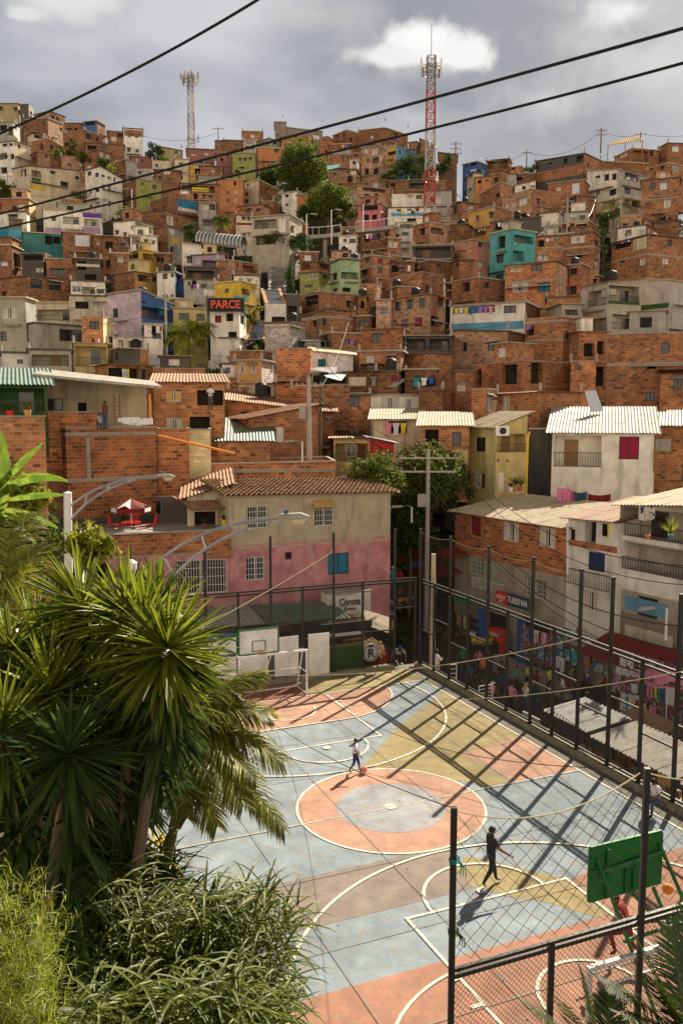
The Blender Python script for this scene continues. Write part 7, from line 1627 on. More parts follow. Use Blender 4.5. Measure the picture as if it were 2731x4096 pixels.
ART = [(760, 120, 800, 190, 'art_blue', 'painting with pale figure on blue, first from the left on the street stand'), (806, 150, 850, 205, 'art_blue', 'deep blue painting second from the left on the street stand'), (735, 110, 758, 160, 'art_warm', 'narrow warm poster at the left end of the street stand'), (868, 60, 905, 130, 'art_blue', 'blue white painting high on the stand under the navy shutter house'), (868, 135, 905, 195, 'art_blue', 'blue white painting below the high one'), (908, 20, 945, 75, 'art_teal', 'pale blue painting at the very top of the stand'), (910, 130, 944, 200, 'art_teal', 'small portrait left of the big turquoise one'), (947, 132, 1000, 240, 'art_teal', 'big turquoise painting with a pale figure'), (870, 200, 925, 250, 'art_warm', 'row of warm little pictures under the blue ones'), (928, 220, 970, 280, 'art_green', 'green portrait of a pale face under the turquoise painting'), (972, 245, 1000, 300, 'art_green', 'dark green picture right of the green portrait'), (1018, 170, 1052, 265, 'art_warm', 'picture in a cream frame right of the turquoise painting'), (1065, 135, 1120, 200, 'art_warm', 'multicoloured picture under the red awning, left'), (1070, 205, 1130, 265, 'art_blue', 'blue and green picture under the red awning, lower'), (1128, 150, 1160, 200, 'whitefab', 'blank white poster under the red awning'), (875, 265, 930, 320, 'goods', 'board of trinkets beneath the paintings, left'), (935, 300, 1000, 370, 'goods', 'board of trinkets beneath the paintings, right'), (830, 20, 858, 80, 'art_warm', 'orange poster beside the high blue painting'), (980, 20, 1010, 60, 'art_warm', 'fruit poster above the fence rail'), (1030, 60, 1060, 110, 'whitefab', 'white notice above the paintings')]
for x0, y0, x1, y1, mt, lab in ART: hung('painting', 'painting', lab, Zx(x0), Zy(y0), Zx(x1), Zy(y1), mt, 1.6, 'pictures on the street stand')
SH = []
for k, (x, y) in enumerate([(1215, 250), (1250, 255), (1288, 262), (1322, 270), (1235, 205), (1275, 210), (1240, 400), (1278, 408), (1312, 415), (1235, 450), (1272, 460), (1308, 470), (1240, 505), (1278, 515), (1315, 525), (1362, 460), (1395, 470), (1362, 515), (1398, 525), (1368, 570), (1345, 300), (1298, 350), (1395, 215), (1430, 270), (1372, 275)]):
    rowname = 'upper rack' if y < 310 else 'lower rack'; SH.append((x, y))
    hung('t_shirt', 't-shirt', '%s white printed t-shirt on the %s of the shirt stall' % (['first', 'second', 'third', 'fourth', 'fifth', 'sixth', 'seventh', 'eighth', 'ninth', 'tenth', 'eleventh', 'twelfth', 'thirteenth', 'fourteenth', 'fifteenth', 'sixteenth', 'seventeenth', 'eighteenth', 'nineteenth', 'twentieth', 'twenty-first', 'twenty-second', 'twenty-third', 'twenty-fourth', 'twenty-fifth'][k], rowname), Zx(x-16), Zy(y-22), Zx(x+16), Zy(y+24), 'shirt_print', 2.4, 'white t-shirts hung at the stall', False)
hung('hoodie', 'hoodie', 'lilac white hoodie on a hanger right of the t-shirt racks', Zx(1470), Zy(345), Zx(1515), Zy(440), 'whitefab', 2.4, None, False); hung('towel', 'towel', 'pink towel hanging on the upper rack', Zx(1405), Zy(255), Zx(1430), Zy(325), 'pinkfab', 2.5, None, False); hung('towel', 'towel', 'lime green towel hanging low at the right stall', Zx(1445), Zy(540), Zx(1478), Zy(600), 'limefab', 2.4, None, False)
a, b = far_side(Zx(1200), Zy(600), 2.2), far_side(Zx(1568), Zy(700), 2.2); m = MB(); a.z = b.z = -1.9; m.box(a, b-a, -FN*.1, UP*3.2); patmat('stallmix', (.05, .04, .04), (.45, .08, .05), (.10, .25, .45), (.65, .60, .50), 8); o = m.build('stall_back', 'stallmix'); tag(o, 'dark stall wall behind the white t-shirts', 'wall')
m = MB(); m.box(far_side(1195, 1500, 1.4)*1-UP*0, far_side(1320, 1560, 1.4)-far_side(1195, 1500, 1.4), -FN*.1, UP*1.6); o = m.build('stand_back', 'stallmix'); tag(o, 'dark backing of the picture stand', 'wall')
# fridges / kiosks
def kiosk(x, yt, yb, w, mat, label, txt, off=1.2, cat='kiosk'):
    p = far_side(x, yb, off); q = far_side(x, yt, off); p.z = min(p.z, -1.2); root = thing(cat.replace(' ', '_'), p, label, cat); m = MB(); m.box(p, FS*w, -FN*.6, UP*(q.z-p.z)); m.build('body', mat, root); m = MB(); m.box(p+FN*.02+FS*w*.12+UP*.3, FS*w*.76, -FN*.02, UP*(q.z-p.z)*.55); m.build('door', 'black', root); text3d(txt, p+FS*w/2+FN*.05+UP*((q.z-p.z)*.86), FS, UP, .22, 'whitemetal', root)
kiosk(1120, 1440, 1525, 1.1, 'redplastic', 'red drinks fridge in front of the shop sign house', 'PONY', .8, 'fridge'); kiosk(1180, 1465, 1530, .8, 'blue', 'blue banner stand right of the red fridge', 'COLA', 1.0, 'banner stand') if 0 else None
m = MB(); a = far_side(1185, 1530, 1.2); m.box(Vector((a.x, a.y, -1.9)), FS*.7, FN*.06, UP*2.9); o = m.build('banner', 'bluefab'); tag(o, 'blue banner right of the red drinks fridge', 'banner')
m = MB(); a = far_side(1098, 1500, 1.0); m.box(Vector((a.x, a.y, -1.8)), FS*.7, FN*.06, UP*2.6); o = m.build('banner', 'bluefab'); tag(o, 'blue banner left of the red drinks fridge', 'banner')
m = MB()
for i in range(3): p = far_side(1130, 1540, 1.6+.5*i); p.z = -1.94; m.box(p, FS*5.5, -FN*.55, UP*(.5-.16*i))
o = m.build('steps', 'slab'); tag(o, 'wide pale steps in front of the shop sign house', 'steps')
# stalls along the fence
def stall(y0, y1, x0, x1, zr, mat_r, label, front, goods='goods'):
    root = thing('market_stall', cw(x0, y1, -1.9), label, 'market stall'); m = MB(); P = [cw(x0, y1, zr), cw(x0, y0, zr), cw(x1, y0, zr+.25), cw(x1, y1, zr+.25)]
    corrug(m, [P[0], P[1], P[2], P[3]], 'T'); m.build('roof', mat_r, root)
    for x in (x0+.08, x1-.08):
        for y in (y0-.08, y1+.08): m = MB(); m.bar(cw(x, y, -1.9), cw(x, y, zr), .07); m.build('post', 'frame', root)
    m = MB(); m.box(cw(x0+.12, y1+.15, -1.9), CM*(x1-x0-.3), CN*(y0-y1-.3), UP*1.0); m.build('counter', front, root)
    m = MB(); rr_ = random.Random(int(y0*10))
    for i in range(26): c = cw(rr_.uniform(x0+.2, x1-.3), rr_.uniform(y1+.2, y0-.2), -.85); m.cbox(c, rr_.uniform(.1, .3), rr_.uniform(.1, .25), rr_.uniform(.1, .35), rr_.random())
    m.build('goods', goods, root)
    m = MB(); m.box(cw(x0+.06, y1+.1, -.4), CM*.03, CN*(y0-y1-.2), UP*.4); m.build('valance', front, root)
stall(3.9, 1.3, 8.5, 10.5, .65, 'tingrey', 'market stall with grey sheet roof and ochre counter, upper one', 'ochre'); stall(2.6, .2, 10.7, 12.0, .5, 'tinrust', 'market stall with faded pink sheet roof, standing deeper in the street', 'ochre'); stall(1.1, -3.0, 8.45, 10.6, .6, 'tinwhite', 'market stall with bright white sheet roof, lower right', 'beige'); stall(-3.2, -7.6, 8.45, 10.6, .6, 'tinwhite', 'market stall with white sheet roof cut by the right edge', 'beige')
m = MB(); m.box(cw(8.5, 4.2, -1.9), CM*.08, CN*1.1, UP*2.1); o = m.build('grey_panel', 'grey'); tag(o, 'grey metal panel standing between fence and upper stall', 'panel')
def barrier(x, y, L, label):
    root = thing('barrier', cw(x, y, -1.9), label, 'barrier', 'metal crowd barriers in the street'); m = MB(); m.bar(cw(x, y, -.9), cw(x, y+L, -.9), .05); m.bar(cw(x, y, -1.7), cw(x, y+L, -1.7), .05); m.build('frame', 'frame', root); m = MB()
    for i in range(int(L/.14)): m.bar(cw(x, y+i*.14, -1.7), cw(x, y+i*.14, -.9), .025)
    m.build('bars', 'frame', root)
barrier(8.7, 9.2, 2.2, 'black crowd barrier behind the fence, nearest the court corner'); barrier(8.8, 6.8, 2.2, 'black crowd barrier behind the fence, second from the corner'); barrier(8.9, 5.5, 1.2, 'black crowd barrier behind the fence, beside the grey panel')
for (x, y, z, w_, h_, lab) in [(8.6, 11.2, -1.2, .35, 1.7, 'white wire display frame near the court corner'), (8.8, 9.0, -1.2, .7, 1.3, 'wider white wire display frame behind the first barrier')]:
    m = MB(); c = cw(x, y, z)
    for p, q in ((c, c+UP*h_), (c+CM*w_, c+CM*w_+UP*h_), (c+UP*h_, c+CM*w_+UP*h_), (c, c+CM*w_)): m.bar(p, q, .035)
    for i in range(1, 8): m.bar(c+UP*h_*i/8, c+CM*w_+UP*h_*i/8, .012)
    o = m.build('display_frame', 'whitemetal'); tag(o, lab, 'display frame')
for i, (x, y, lab) in enumerate([(1065, 1455, 'fruit cart with white cloth up the street'), (1075, 1420, 'heap of white bags on the street table'), (1105, 1475, 'flower tub beside the fridge')]):
    p = onz(x*1.7417, y*1.7417, -1.0); root = thing('street_table', Vector((p.x, p.y, -1.9)), lab, 'table'); m = MB(); m.cbox(p, 1.2, .8, .08); m.build('top', 'wood', root)
    for a in (-.5, .5):
        for b in (-.3, .3): m = MB(); m.bar(p+Vector((a, b, 0)), Vector((p.x+a, p.y+b, -1.9)), .05); m.build('leg', 'frame', root)
    m = MB(); rr_ = random.Random(i)
    for k in range(18): m.cbox(p+Vector((rr_.uniform(-.5, .5), rr_.uniform(-.3, .3), .15)), .22, .2, .2, rr_.random())
    m.build('goods', ['goods', 'whitefab', 'yellowfab'][i], root)
# laundry by the white house
def cloth(label, x0, y0, x1, y1, d, mat, name='sheet', cat='sheet'):
    m = MB(); K = 14; a, b = dat(x0, y0, d), dat(x1, y0, d); z0 = dat(x0, y1, d).z
    for i in range(K):
        t0, t1 = i/K, (i+1)/K; p, q = a.lerp(b, t0), a.lerp(b, t1); o0, o1 = .05*math.sin(t0*19), .05*math.sin(t1*19); s0, s1 = .1*math.sin(t0*3.14), .1*math.sin(t1*3.14)
        m.face([p+Vector((0, o0, -s0)), q+Vector((0, o1, -s1)), Vector((q.x, q.y+o1*2, z0-s1)), Vector((p.x, p.y+o0*2, z0-s0))])
    o = m.build(name, mat, smooth=True); tag(o, label, cat)
patmat('floral', (.72, .22, .36), (.72, .22, .36), (.25, .10, .30), (.80, .50, .55), 9); patmat('checks', (.62, .58, .5), (.62, .58, .5), (.04, .05, .12), (.04, .05, .12), 3.2)
cloth('pink floral sheet drying below the white house', 1278, 1118, 1308, 1152, 52, 'floral'); cloth('plain pink sheet between floral and blue ones', 1306, 1124, 1318, 1150, 52.1, 'pinkfab'); cloth('blue sheet drying below the white house', 1316, 1128, 1348, 1154, 52, 'denim'); cloth('red tartan blanket below the white house', 1349, 1134, 1402, 1150, 52, 'redfab')
cloth('patchwork chequered blanket hanging on the upper grey terrace', 1466, 1160, 1504, 1192, 40, 'checks', 'blanket', 'blanket')
cloth('yellow shirt hanging at the white house with the navy shutter', 1393, 1200, 1413, 1232, 43.2, 'yellowfab', 'shirt', 'shirt'); cloth('black shirt beside the yellow one', 1383, 1200, 1394, 1228, 43.3, 'blackfab', 'shirt', 'shirt')
cloth('black trousers drying on the grey terrace wall', 358, 1148, 371, 1176, 45.5, 'blackfab', 'trousers', 'trousers')

# rooftop tanks and dishes, set on roofs of the hill
r = random.Random(77); hs = [h for h in HOUSES if 62 < h[1][0].y < 170]; r.shuffle(hs)
for root_, cor, zt_ in hs[:34]:
    c = (cor[0]+cor[1]+cor[2]+cor[3])/4+Vector((r.uniform(-.8, .8), r.uniform(-.8, .8), 0)); z = sum(zt_)/4+.15; root = thing('water_tank', Vector((c.x, c.y, z)), 'black plastic water tank standing on a hillside roof', 'water tank', 'water tanks on the hillside roofs'); m = MB(); c.z = z; m.tube([c, c+UP*.1, c+UP*.85, c+UP*1.0, c+UP*1.08], [.42, .48, .46, .3, .12], 12); m.build('body', 'rubber', root)

def rack(x0, y0, x1, y1, off, n, label, size=.7):
    a, b = far_side(x0, y0, off), far_side(x1, y1, off); L_ = Vector((b.x-a.x, b.y-a.y, 0)).length; u = FS; z = (a.z+b.z)/2
    laundry(lambda s, zz: Vector((a.x+u.x*s, a.y+u.y*s, zz)), 0, z, L_, FN, n, label, size)
for q in [(1052, 1410, 1080, 1418, 1.0, 7, 'row of small bright clothes hung in front of the green awning'), (1215, 1440, 1262, 1455, 1.3, 9, 'rail of coloured clothes at the foot of the brick corner house'), (1262, 1500, 1300, 1512, 1.9, 8, 'lower rail of coloured clothes left of the pictures'), (1300, 1475, 1365, 1495, 1.2, 10, 'rail of clothes hung over the pictures'), (1400, 1540, 1470, 1560, 1.9, 10, 'rail of dresses under the red awning'), (1440, 1600, 1520, 1625, 2.6, 10, 'low rail of bright dresses at the right stall'), (1480, 1560, 1560, 1580, 2.2, 9, 'rail of clothes beneath the pink parasol')]:
    rack(*q)
# thin cables sagging from house to house
r = random.Random(91); hs = [h for h in HOUSES if 60 < h[1][0].y < 165]
for i in range(36):
    a = r.choice(hs); p = a[1][1]+UP*a[2][1]; near = sorted(hs, key=lambda h: abs((h[1][1]-a[1][1]).length-r.uniform(9, 16)))[r.randint(0, 3)]
    q = near[1][0]+UP*near[2][0]; m = MB(); m.tube(catenary(p+UP*.7, q+UP*.7, r.uniform(.3, 1.0), 10), .016+.00008*p.y, 3); o = m.build('power_line', 'rubber'); tag(o, 'thin cable sagging between hillside houses', 'power line', 'thin cables between the hillside houses')
# ================================================================ people
def seg(p, a, b):
    ab = b-a; t = max(0, min(1, (p-a).dot(ab)/max(1e-9, ab.length_squared))); return (p-(a+ab*t)).length
def person(base, H, yaw, label, pose, top='whitefab', legs='denim', shoes='blackfab', skin='skin', hair='hair', hat=None, lean=0, sleeves=True, longhair=False, lift=0, shorts=False, bare=False, stripes=False, group=None):
    """one skinned body over a posed skeleton; x right, y forward, unit height scaled to H"""
    k = H/1.75; J = dict(pel=(0, 0, .93), wst=(0, .0, 1.08), chs=(0, .01, 1.30), nck=(0, .0, 1.47), hd0=(0, .01, 1.56), hd1=(0, .02, 1.66),
             ls=(-.18, 0, 1.41), le=(-.23, -.02, 1.14), lw=(-.24, .06, .90), rs=(.18, 0, 1.41), re=(.23, -.02, 1.14), rw=(.24, .06, .90),
             lh=(-.09, 0, .90), lk=(-.10, .02, .50), la=(-.10, -.02, .09), lt=(-.11, .16, .035), rh=(.09, 0, .90), rk=(.10, .02, .50), ra=(.10, -.02, .09), rt=(.11, .16, .035))
    P = {'walk': dict(lk=(-.09, .16, .52), la=(-.09, .24, .10), lt=(-.10, .40, .05), rk=(.09, -.04, .49), ra=(.09, -.30, .14), rt=(.09, -.19, .02), le=(-.24, -.14, 1.17), lw=(-.22, -.16, .93), re=(.24, .12, 1.16), rw=(.22, .30, 1.0)),
         'reach': dict(lk=(-.09, .14, .52), la=(-.09, .22, .10), lt=(-.10, .38, .05), rk=(.09, -.04, .49), ra=(.09, -.28, .14), rt=(.09, -.17, .02), le=(-.26, .02, 1.16), lw=(-.25, .10, .93), re=(.27, .10, 1.17), rw=(.38, .34, 1.02)),
         'run': dict(pel=(0, -.05, .90), wst=(0, 0, 1.04), chs=(0, .12, 1.25), nck=(0, .2, 1.40), hd0=(0, .25, 1.48), hd1=(0, .29, 1.57), ls=(-.18, .16, 1.34), rs=(.18, .16, 1.34), lk=(-.09, .32, .68), la=(-.09, .18, .28), lt=(-.09, .30, .18), rk=(.09, -.12, .48), ra=(.09, -.52, .38), rt=(.09, -.60, .24), le=(-.28, -.08, 1.18), lw=(-.26, .10, 1.02), re=(.30, .36, 1.30), rw=(.26, .52, 1.48)),
         'sit': dict(pel=(0, 0, .50), wst=(0, .03, .64), chs=(0, .10, .85), nck=(0, .14, 1.0), hd0=(0, .18, 1.08), hd1=(0, .21, 1.17), ls=(-.18, .11, .95), rs=(.18, .11, .95), le=(-.22, .22, .72), lw=(-.08, .44, .62), re=(.22, .22, .72), rw=(.06, .46, .62), lh=(-.09, .02, .48), rh=(.09, .02, .48), lk=(-.13, .44, .54), rk=(.13, .44, .54), la=(-.12, .40, .09), ra=(.12, .42, .09), lt=(-.12, .57, .035), rt=(.12, .59, .035)),
         'bend': dict(wst=(0, .06, 1.06), chs=(0, .22, 1.22), nck=(0, .34, 1.32), hd0=(0, .42, 1.36), hd1=(0, .50, 1.42), ls=(-.2, .28, 1.28), rs=(.2, .28, 1.28), le=(-.32, .36, 1.04), lw=(-.30, .46, .82), re=(.34, .34, 1.04), rw=(.42, .42, .80), lk=(-.10, .14, .50), la=(-.09, .04, .09), lt=(-.1, .2, .035), rk=(.1, .02, .50), ra=(.1, -.14, .1), rt=(.1, .02, .03)),
         'lookphone': dict(re=(.24, .06, 1.16), rw=(.12, .26, 1.22), le=(-.24, .04, 1.14), lw=(-.08, .26, 1.12)), 'stand': {}}[pose]
    J.update(P); J = {a: Vector(b) for a, b in J.items()}
    R_ = dict(pel=.135, wst=.115, chs=.135, nck=.055, hd0=.075, hd1=.088, ls=.062, le=.043, lw=.026, rs=.062, re=.043, rw=.026, lh=.092, lk=.058, la=.036, lt=.03, rh=.092, rk=.058, ra=.036, rt=.03)
    R_ = {a: b*(1.22 if a[1:] in ('e', 'w', 'k', 'a', 't', 'h') and a[0] in 'lr' else 1.08) for a, b in R_.items()}
    E = [('pel', 'wst'), ('wst', 'chs'), ('chs', 'nck'), ('nck', 'hd0'), ('hd0', 'hd1'), ('chs', 'ls'), ('ls', 'le'), ('le', 'lw'), ('chs', 'rs'), ('rs', 're'), ('re', 'rw'), ('pel', 'lh'), ('lh', 'lk'), ('lk', 'la'), ('la', 'lt'), ('pel', 'rh'), ('rh', 'rk'), ('rk', 'ra'), ('ra', 'rt')]
    Nn = list(J); cy, sy = math.cos(yaw), math.sin(yaw)
    X = lambda v: Vector((base.x+(v.x*cy-v.y*sy)*k, base.y+(v.x*sy+v.y*cy)*k, base.z+v.z*k+lift))
    # palms
    for s in 'lr':
        d = (J[s+'w']-J[s+'e']).normalized(); J[s+'p'] = J[s+'w']+d*.085; R_[s+'p'] = .030; E.append((s+'w', s+'p'))
    Nn = list(J)
    me = bpy.data.meshes.new('b'); me.from_pydata([tuple(X(J[n])) for n in Nn], [(Nn.index(a), Nn.index(b)) for a, b in E], [])
    ob = bpy.data.objects.new('b', me); S.collection.objects.link(ob); sk = ob.modifiers.new('s', 'SKIN'); 
    for i, n in enumerate(Nn):
        v = me.skin_vertices[0].data[i]; q = R_[n]*k; v.radius = (q*(1.15 if n in ('chs', 'pel', 'wst') else 1), q); v.use_root = (n == 'pel')
    sb = ob.modifiers.new('u', 'SUBSURF'); sb.levels = sb.render_levels = 1
    dg = bpy.context.evaluated_depsgraph_get(); ev = bpy.data.meshes.new_from_object(ob.evaluated_get(dg)); bpy.data.objects.remove(ob)
    root = thing('person', Vector((base.x, base.y, base.z)), label, 'person', group)
    JW = {n: X(J[n]) for n in Nn}; mb = MB(); mats = [skin, top, legs, shoes, 'hair' if not hair else hair, 'navy']
    mb.v = [v.co.copy() for v in ev.vertices]
    for p in ev.polygons:
        c = p.center; best = min(E, key=lambda e: seg(c, JW[e[0]], JW[e[1]])-(R_[e[0]]+R_[e[1]])*.5*k); a, b = best; mi = 0
        if a in ('pel',) and b == 'wst' or b in ('lh', 'rh') or (a in ('lh', 'rh')): mi = 2
        if a in ('wst',) or (a == 'chs') or (a, b) == ('pel', 'wst') and c.z > JW['pel'].z+.05*k: mi = 1
        if (a, b) == ('chs', 'nck') and (c-JW['nck']).length < .06*k: mi = 0
        if a in ('ls', 'rs'): mi = 1 if (sleeves == 'long' or (sleeves and (c-JW[a]).length < .2*k)) else 0
        if a in ('le', 're'): mi = 1 if sleeves == 'long' else 0
        if a in ('lk', 'rk'): mi = 0 if shorts else 2
        if a in ('la', 'ra'): mi = 3
        if mi == 1 and stripes and int((c-JW['chs']).dot(Vector((cy, sy, 0)))/(.055*k)+50) % 2: mi = 5
        mb.f.append(tuple(p.vertices)); mb.m.append(mi); mb.uv.append([(0, 0)]*len(p.vertices))
    F = Vector((-sy, cy, 0)); Rt = Vector((cy, sy, 0))
    # fingers and thumb, nose and ears joined into the same body mesh
    for s in 'lr':
        d = (JW[s+'p']-JW[s+'w']).normalized(); sd_ = F if abs(d.dot(F)) < .8 else Rt; sd_ = (sd_-d*sd_.dot(d)).normalized(); cl = d.cross(sd_).normalized()*(1 if s == 'l' else -1)
        for i, ln in enumerate((.068, .078, .072, .056)):
            o = JW[s+'p']+sd_*(.022-.0145*i)*k+d*.015*k; mb.tube([o, o+d*ln*.5*k, o+d*ln*.9*k+cl*ln*.35*k], [.0088*k, .008*k, .006*k], 6)
        o = JW[s+'w']+d*.035*k+sd_*.026*k; mb.tube([o, o+(d*.6+sd_*.6).normalized()*.035*k, o+(d*1.0+sd_*.5).normalized()*.062*k], [.011*k, .0095*k, .007*k], 6)
    hc = (JW['hd0']+JW['hd1'])/2; hu = (JW['hd1']-JW['hd0']).normalized(); hf = (F-hu*F.dot(hu)).normalized(); hr = hf.cross(hu)
    mb.tube([hc+hf*.082*k+hu*.015*k, hc+hf*.105*k-hu*.022*k], [.008*k, .015*k], 6)
    for s in (-1, 1): mb.tube([hc+hr*s*.075*k-hu*.025*k, hc+hr*s*.092*k+hu*.02*k], [.012*k, .016*k], 6)
    me_body = mb.build('body', mats, root, smooth=True)
    e = MB()
    for s in (-1, 1):
        e.tube([hc+hf*.078*k+hr*s*.03*k+hu*.018*k, hc+hf*.088*k+hr*s*.03*k+hu*.018*k], .010*k, 6)
    e.bar(hc+hf*.088*k-hr*.022*k-hu*.045*k, hc+hf*.088*k+hr*.022*k-hu*.045*k, .006*k); e.build('eyes_and_mouth', 'black', root)
    h = MB(); bm_ = bmesh.new(); bmesh.ops.create_uvsphere(bm_, u_segments=14, v_segments=9, radius=1)
    for f in bm_.faces:
        c = f.calc_center_median()
        if c.z < -.05 and c.y > -.15: continue
        if c.z < .25 and c.y > .55: continue
        if c.z < (-.55 if not longhair else -.9): continue
        h.face([hc+hu*.012*k+(hr*v.co.x*.096+hf*v.co.y*.104+hu*v.co.z*.112)*k for v in f.verts])
    if longhair: h.tube([hc-hf*.06*k, hc-hf*.09*k-hu*.12*k, hc-hf*.08*k-hu*.26*k], [.07*k, .075*k, .035*k], 10)
    bm_.free(); h.build('hair', hair, root, smooth=True)
    if hat:
        h = MB(); h.tube([hc+hu*.05*k, hc+hu*.09*k, hc+hu*.13*k, hc+hu*.15*k], [.106*k, .104*k, .085*k, .03*k], 14)
        if hat[1] == 'cap': h.face([hc+hu*.055*k+hf*.09*k-hr*.07*k, hc+hu*.05*k+hf*.19*k-hr*.05*k, hc+hu*.05*k+hf*.19*k+hr*.05*k, hc+hu*.055*k+hf*.09*k+hr*.07*k])
        else: h.tube([hc+hu*.05*k, hc+hu*.06*k], [.17*k, .16*k], 16)
        h.build('cap' if hat[1] == 'cap' else 'hat', hat[0], root)
    return root, JW
# on the court
person(cw(.04, 2.77, .02), 1.22, TH+.9+3.14, 'boy in blue and white striped shirt walking with a ball', 'reach', 'whitefab', 'navy', 'blackfab', 'skin', shorts=True, stripes=True)
m = MB(); bm_ = bmesh.new(); bmesh.ops.create_uvsphere(bm_, u_segments=16, v_segments=10, radius=.11); c = cw(.30, 2.62, .15)
for f in bm_.faces: m.face([c+v.co for v in f.verts])
bm_.free(); o = m.build('ball', 'coral', smooth=True); tag(o, 'dusty orange ball at the feet of the striped boy', 'ball')
person(cw(.35, -5.05, .02), 1.6, -1.25, 'boy in black shirt and leggings with green stripe walking across the court', 'reach', 'blackfab', 'blackfab', 'grey', 'skin', shorts=False)
person(cw(1.25, -9.0, .02), 1.7, .9, 'player in red running under the green backboard', 'run', 'redfab', 'redfab', 'blackfab', 'skin', hat=('bluefab', 'cap'))
person(cw(-3.6, -11.3, -.55), 1.65, .8, 'person seen from above at the bottom edge behind the near fence', 'sit', 'blackfab', 'blackfab', 'whitefab', 'skin')
p = onz(1505*1.7417, 1868*1.7417, .02); person(p, 1.62, 2.2, 'woman in white shirt and jeans sitting on the court edge, right', 'sit', 'whitefab', 'denim', 'blackfab', 'skin', longhair=True)
# at the gate
p = cw(6.55, 14.4, -.55); person(p, 1.62, -.5, 'blonde woman in pink top standing by the stair', 'stand', 'pinkfab', 'blackfab', 'blackfab', 'skinL', 'blond', longhair=True, sleeves=False)
p = cw(7.25, 13.9, -.5); person(p, 1.72, 3.3, 'man in dark cap and white sleeved shirt bending forward in the gate', 'bend', 'grey', 'blackfab', 'whitefab', 'skin', hat=('navy', 'cap'))
p = cw(8.75, 12.75, -.85); person(p, 1.7, -.9, 'man in white shirt checking his phone outside the court corner', 'lookphone', 'whitefab', 'khakifab', 'whitefab', 'skin')
# dog
def dog(c, f, label):
    root = thing('dog', c, label, 'dog'); s = Vector((f.y, -f.x, 0)); V = [(-.28, 0, .36), (-.05, 0, .38), (.18, 0, .38), (.32, 0, .46), (.42, 0, .52), (.52, 0, .48)]; pts = [c+f*a+UP*z for a, b, z in V]
    m = MB(); m.tube(pts, [.09, .10, .115, .065, .075, .035], 10)
    for a, b, fr_ in ((.2, -.06, 1), (.2, .06, 1), (-.26, -.07, 0), (-.26, .07, 0)):
        p = c+f*a+s*b
        m.tube([p+UP*.34, p+UP*.18+f*(.03 if fr_ else .06), p+UP*.12-f*(.0 if fr_ else .05), p+UP*.02+f*.0, p+UP*.02+f*.05], [.05, .03, .022, .02, .02], 6)
    m.tube([pts[0], pts[0]-f*.14+UP*.08, pts[0]-f*.22+UP*.2], [.03, .02, .01], 6)
    for b in (-1, 1): m.tube([c+f*.4+s*.05*b+UP*.56, c+f*.38+s*.08*b+UP*.64], [.03, .008], 5)
    m.build('body', 'blackfab', root, smooth=True); m = MB(); m.tube([c+f*.2+UP*.28, c+f*.3+UP*.38], [.07, .05], 8); m.build('white_chest', 'whitefab', root)
dog(cw(6.95, 13.5, .02), (-CN*.8-CM*.3).normalized(), 'small black and white dog at the gate threshold')
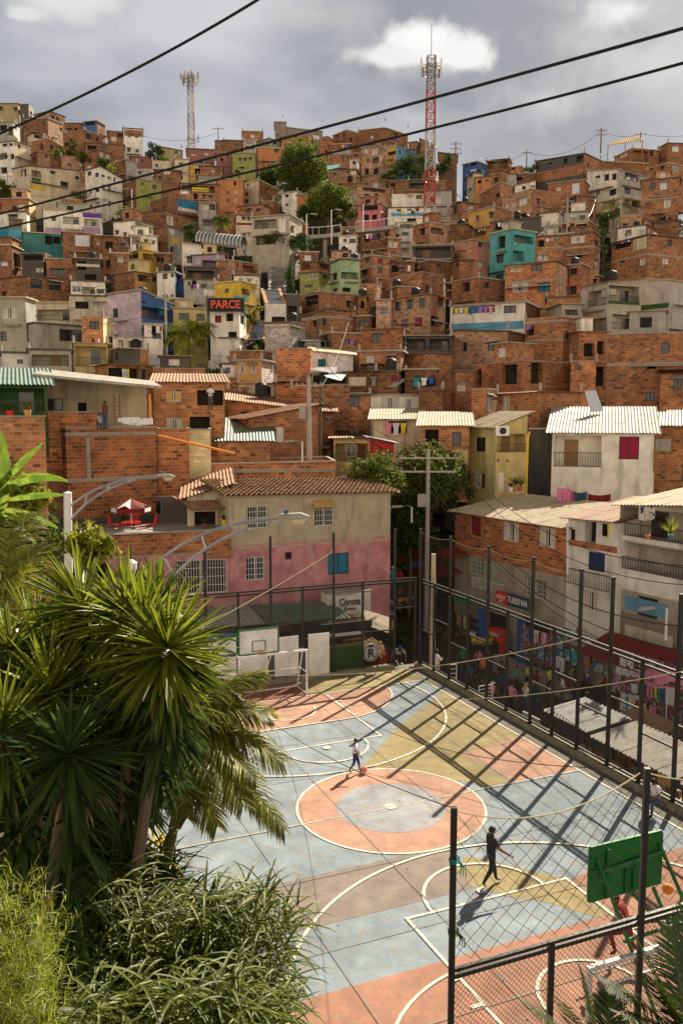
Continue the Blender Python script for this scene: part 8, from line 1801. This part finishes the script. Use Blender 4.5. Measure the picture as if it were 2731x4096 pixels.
# street crowd: picture x, y of the feet
CR = [(902, 1362, 'stand', 'tealfab', 'slate', ('straw', 'hat'), 'man in teal shirt and straw hat at the pink house corner', 1.6, 50), (918, 1366, 'stand', 'redfab', 'blackfab', None, 'person in red numbered shirt beside the straw hat man', 1.6, 50), (1062, 1546, 'walk', 'greenfab', 'denim', ('greenfab', 'cap'), 'person with bright green cap and top up the street', 1.5, 0), (1098, 1552, 'walk', 'pinkfab', 'blackfab', None, 'woman in magenta top walking in the street', 1.55, 0), (1150, 1590, 'stand', 'blackfab', 'denim', None, 'man in black t-shirt and jeans seen from behind', 1.68, 0), (1186, 1598, 'stand', 'greenfab', 'blackfab', None, 'man in dark green t-shirt in the crowd', 1.6, 0), (1210, 1590, 'walk', 'limefab', 'blackfab', None, 'person in lime top right of the green t-shirt man', 1.5, 0), (1130, 1628, 'stand', 'pinkfab', 'slate', ('whitefab', 'hat'), 'child in pink with a white sun hat', 1.35, 0), (1148, 1630, 'walk', 'blackfab', 'slate', None, 'dark dressed person beside the white sun hat child', 1.45, 0), (1173, 1640, 'walk', 'pinkfab', 'blackfab', None, 'person in salmon pink vest coming down the street', 1.55, 0), (1206, 1640, 'stand', 'whitefab', 'denim', None, 'blonde woman in pale jeans by the fence', 1.55, 0), (1040, 1440, 'sit', 'greenfab', 'blackfab', None, 'person sitting at the fruit table up the street', 1.5, 0), (1385, 1618, 'walk', 'redfab', 'blackfab', ('whitefab', 'cap'), 'rider with white helmet and red jacket by the t-shirt racks', 1.6, 0), (1345, 1592, 'stand', 'whitefab', 'denim', None, 'vendor in white beside the turquoise painting', 1.55, 0), (1252, 1540, 'sit', 'redfab', 'slate', None, 'seller in red sitting left of the pictures', 1.5, 0), (1085, 1500, 'walk', 'whitefab', 'denim', None, 'person in white walking up beyond the magenta top woman', 1.55, 0), (1075, 1590, 'stand', 'bluefab', 'blackfab', None, 'person in blue behind the first crowd barrier', 1.6, 0), (1230, 1610, 'stand', 'redfab', 'denim', None, 'person in red facing the pictures', 1.6, 0), (1262, 1600, 'walk', 'yellowfab', 'blackfab', None, 'person in yellow passing the pictures', 1.55, 0), (1290, 1620, 'stand', 'whitefab', 'slate', None, 'woman in white looking at the turquoise painting', 1.55, 0), (1320, 1600, 'stand', 'blackfab', 'denim', None, 'man in black beside the vendor in white', 1.65, 0), (1110, 1570, 'walk', 'orangefab', 'slate', None, 'person in orange behind the man in black t-shirt', 1.5, 0), (1420, 1640, 'stand', 'blackfab', 'slate', None, 'shopper in dark clothes at the t-shirt racks', 1.6, 0), (1500, 1762, 'stand', 'purplefab', 'blackfab', None, 'person in purple under the white stall roof', 1.5, 0)]
for i, (x, y, ps, tp_, lg, ht, lab, H, d) in enumerate(CR):
    p = dat(x, y, d) if d else onz(x*1.7417, y*1.7417, -1.93)
    person(p, H, [3.0, .4, 2.2, 5.2, .2, 1.1, 4.0][i % 7], lab, ps, tp_, lg, 'whitefab' if i % 2 else 'blackfab', 'skin' if i % 3 else 'skinL', 'blond' if 'blonde' in lab else 'hair', hat=ht, longhair=('woman' in lab), shorts=(i % 5 == 1))
# on the terraces
person(dat(243, 985, 46.9), 1.5, 2.6, 'boy in dark shirt and jeans standing on the brick terrace', 'stand', 'brown', 'denim', 'blackfab'); person(dat(232, 988, 46.9), 1.3, .5, 'child in grey sitting on the brick terrace beside the boy', 'sit', 'grey', 'slate', 'blackfab')
person(dat(484, 932, 54.8)-UP*.3, 1.6, 3.1, 'man in white t-shirt leaning at the balcony of the curtained brick house', 'lookphone', 'whitefab', 'slate', 'blackfab')
m = MB(); r = random.Random(2)
for i in range(9): m.cbox(dat(284+i*7, 971, 46.8)+UP*r.uniform(0, .15), r.uniform(.3, .5), .35, r.uniform(.2, .4), r.random())
o = m.build('rubble_bags', 'whitefab'); tag(o, 'pale sacks and rubble heaped on the brick terrace edge', 'sacks')
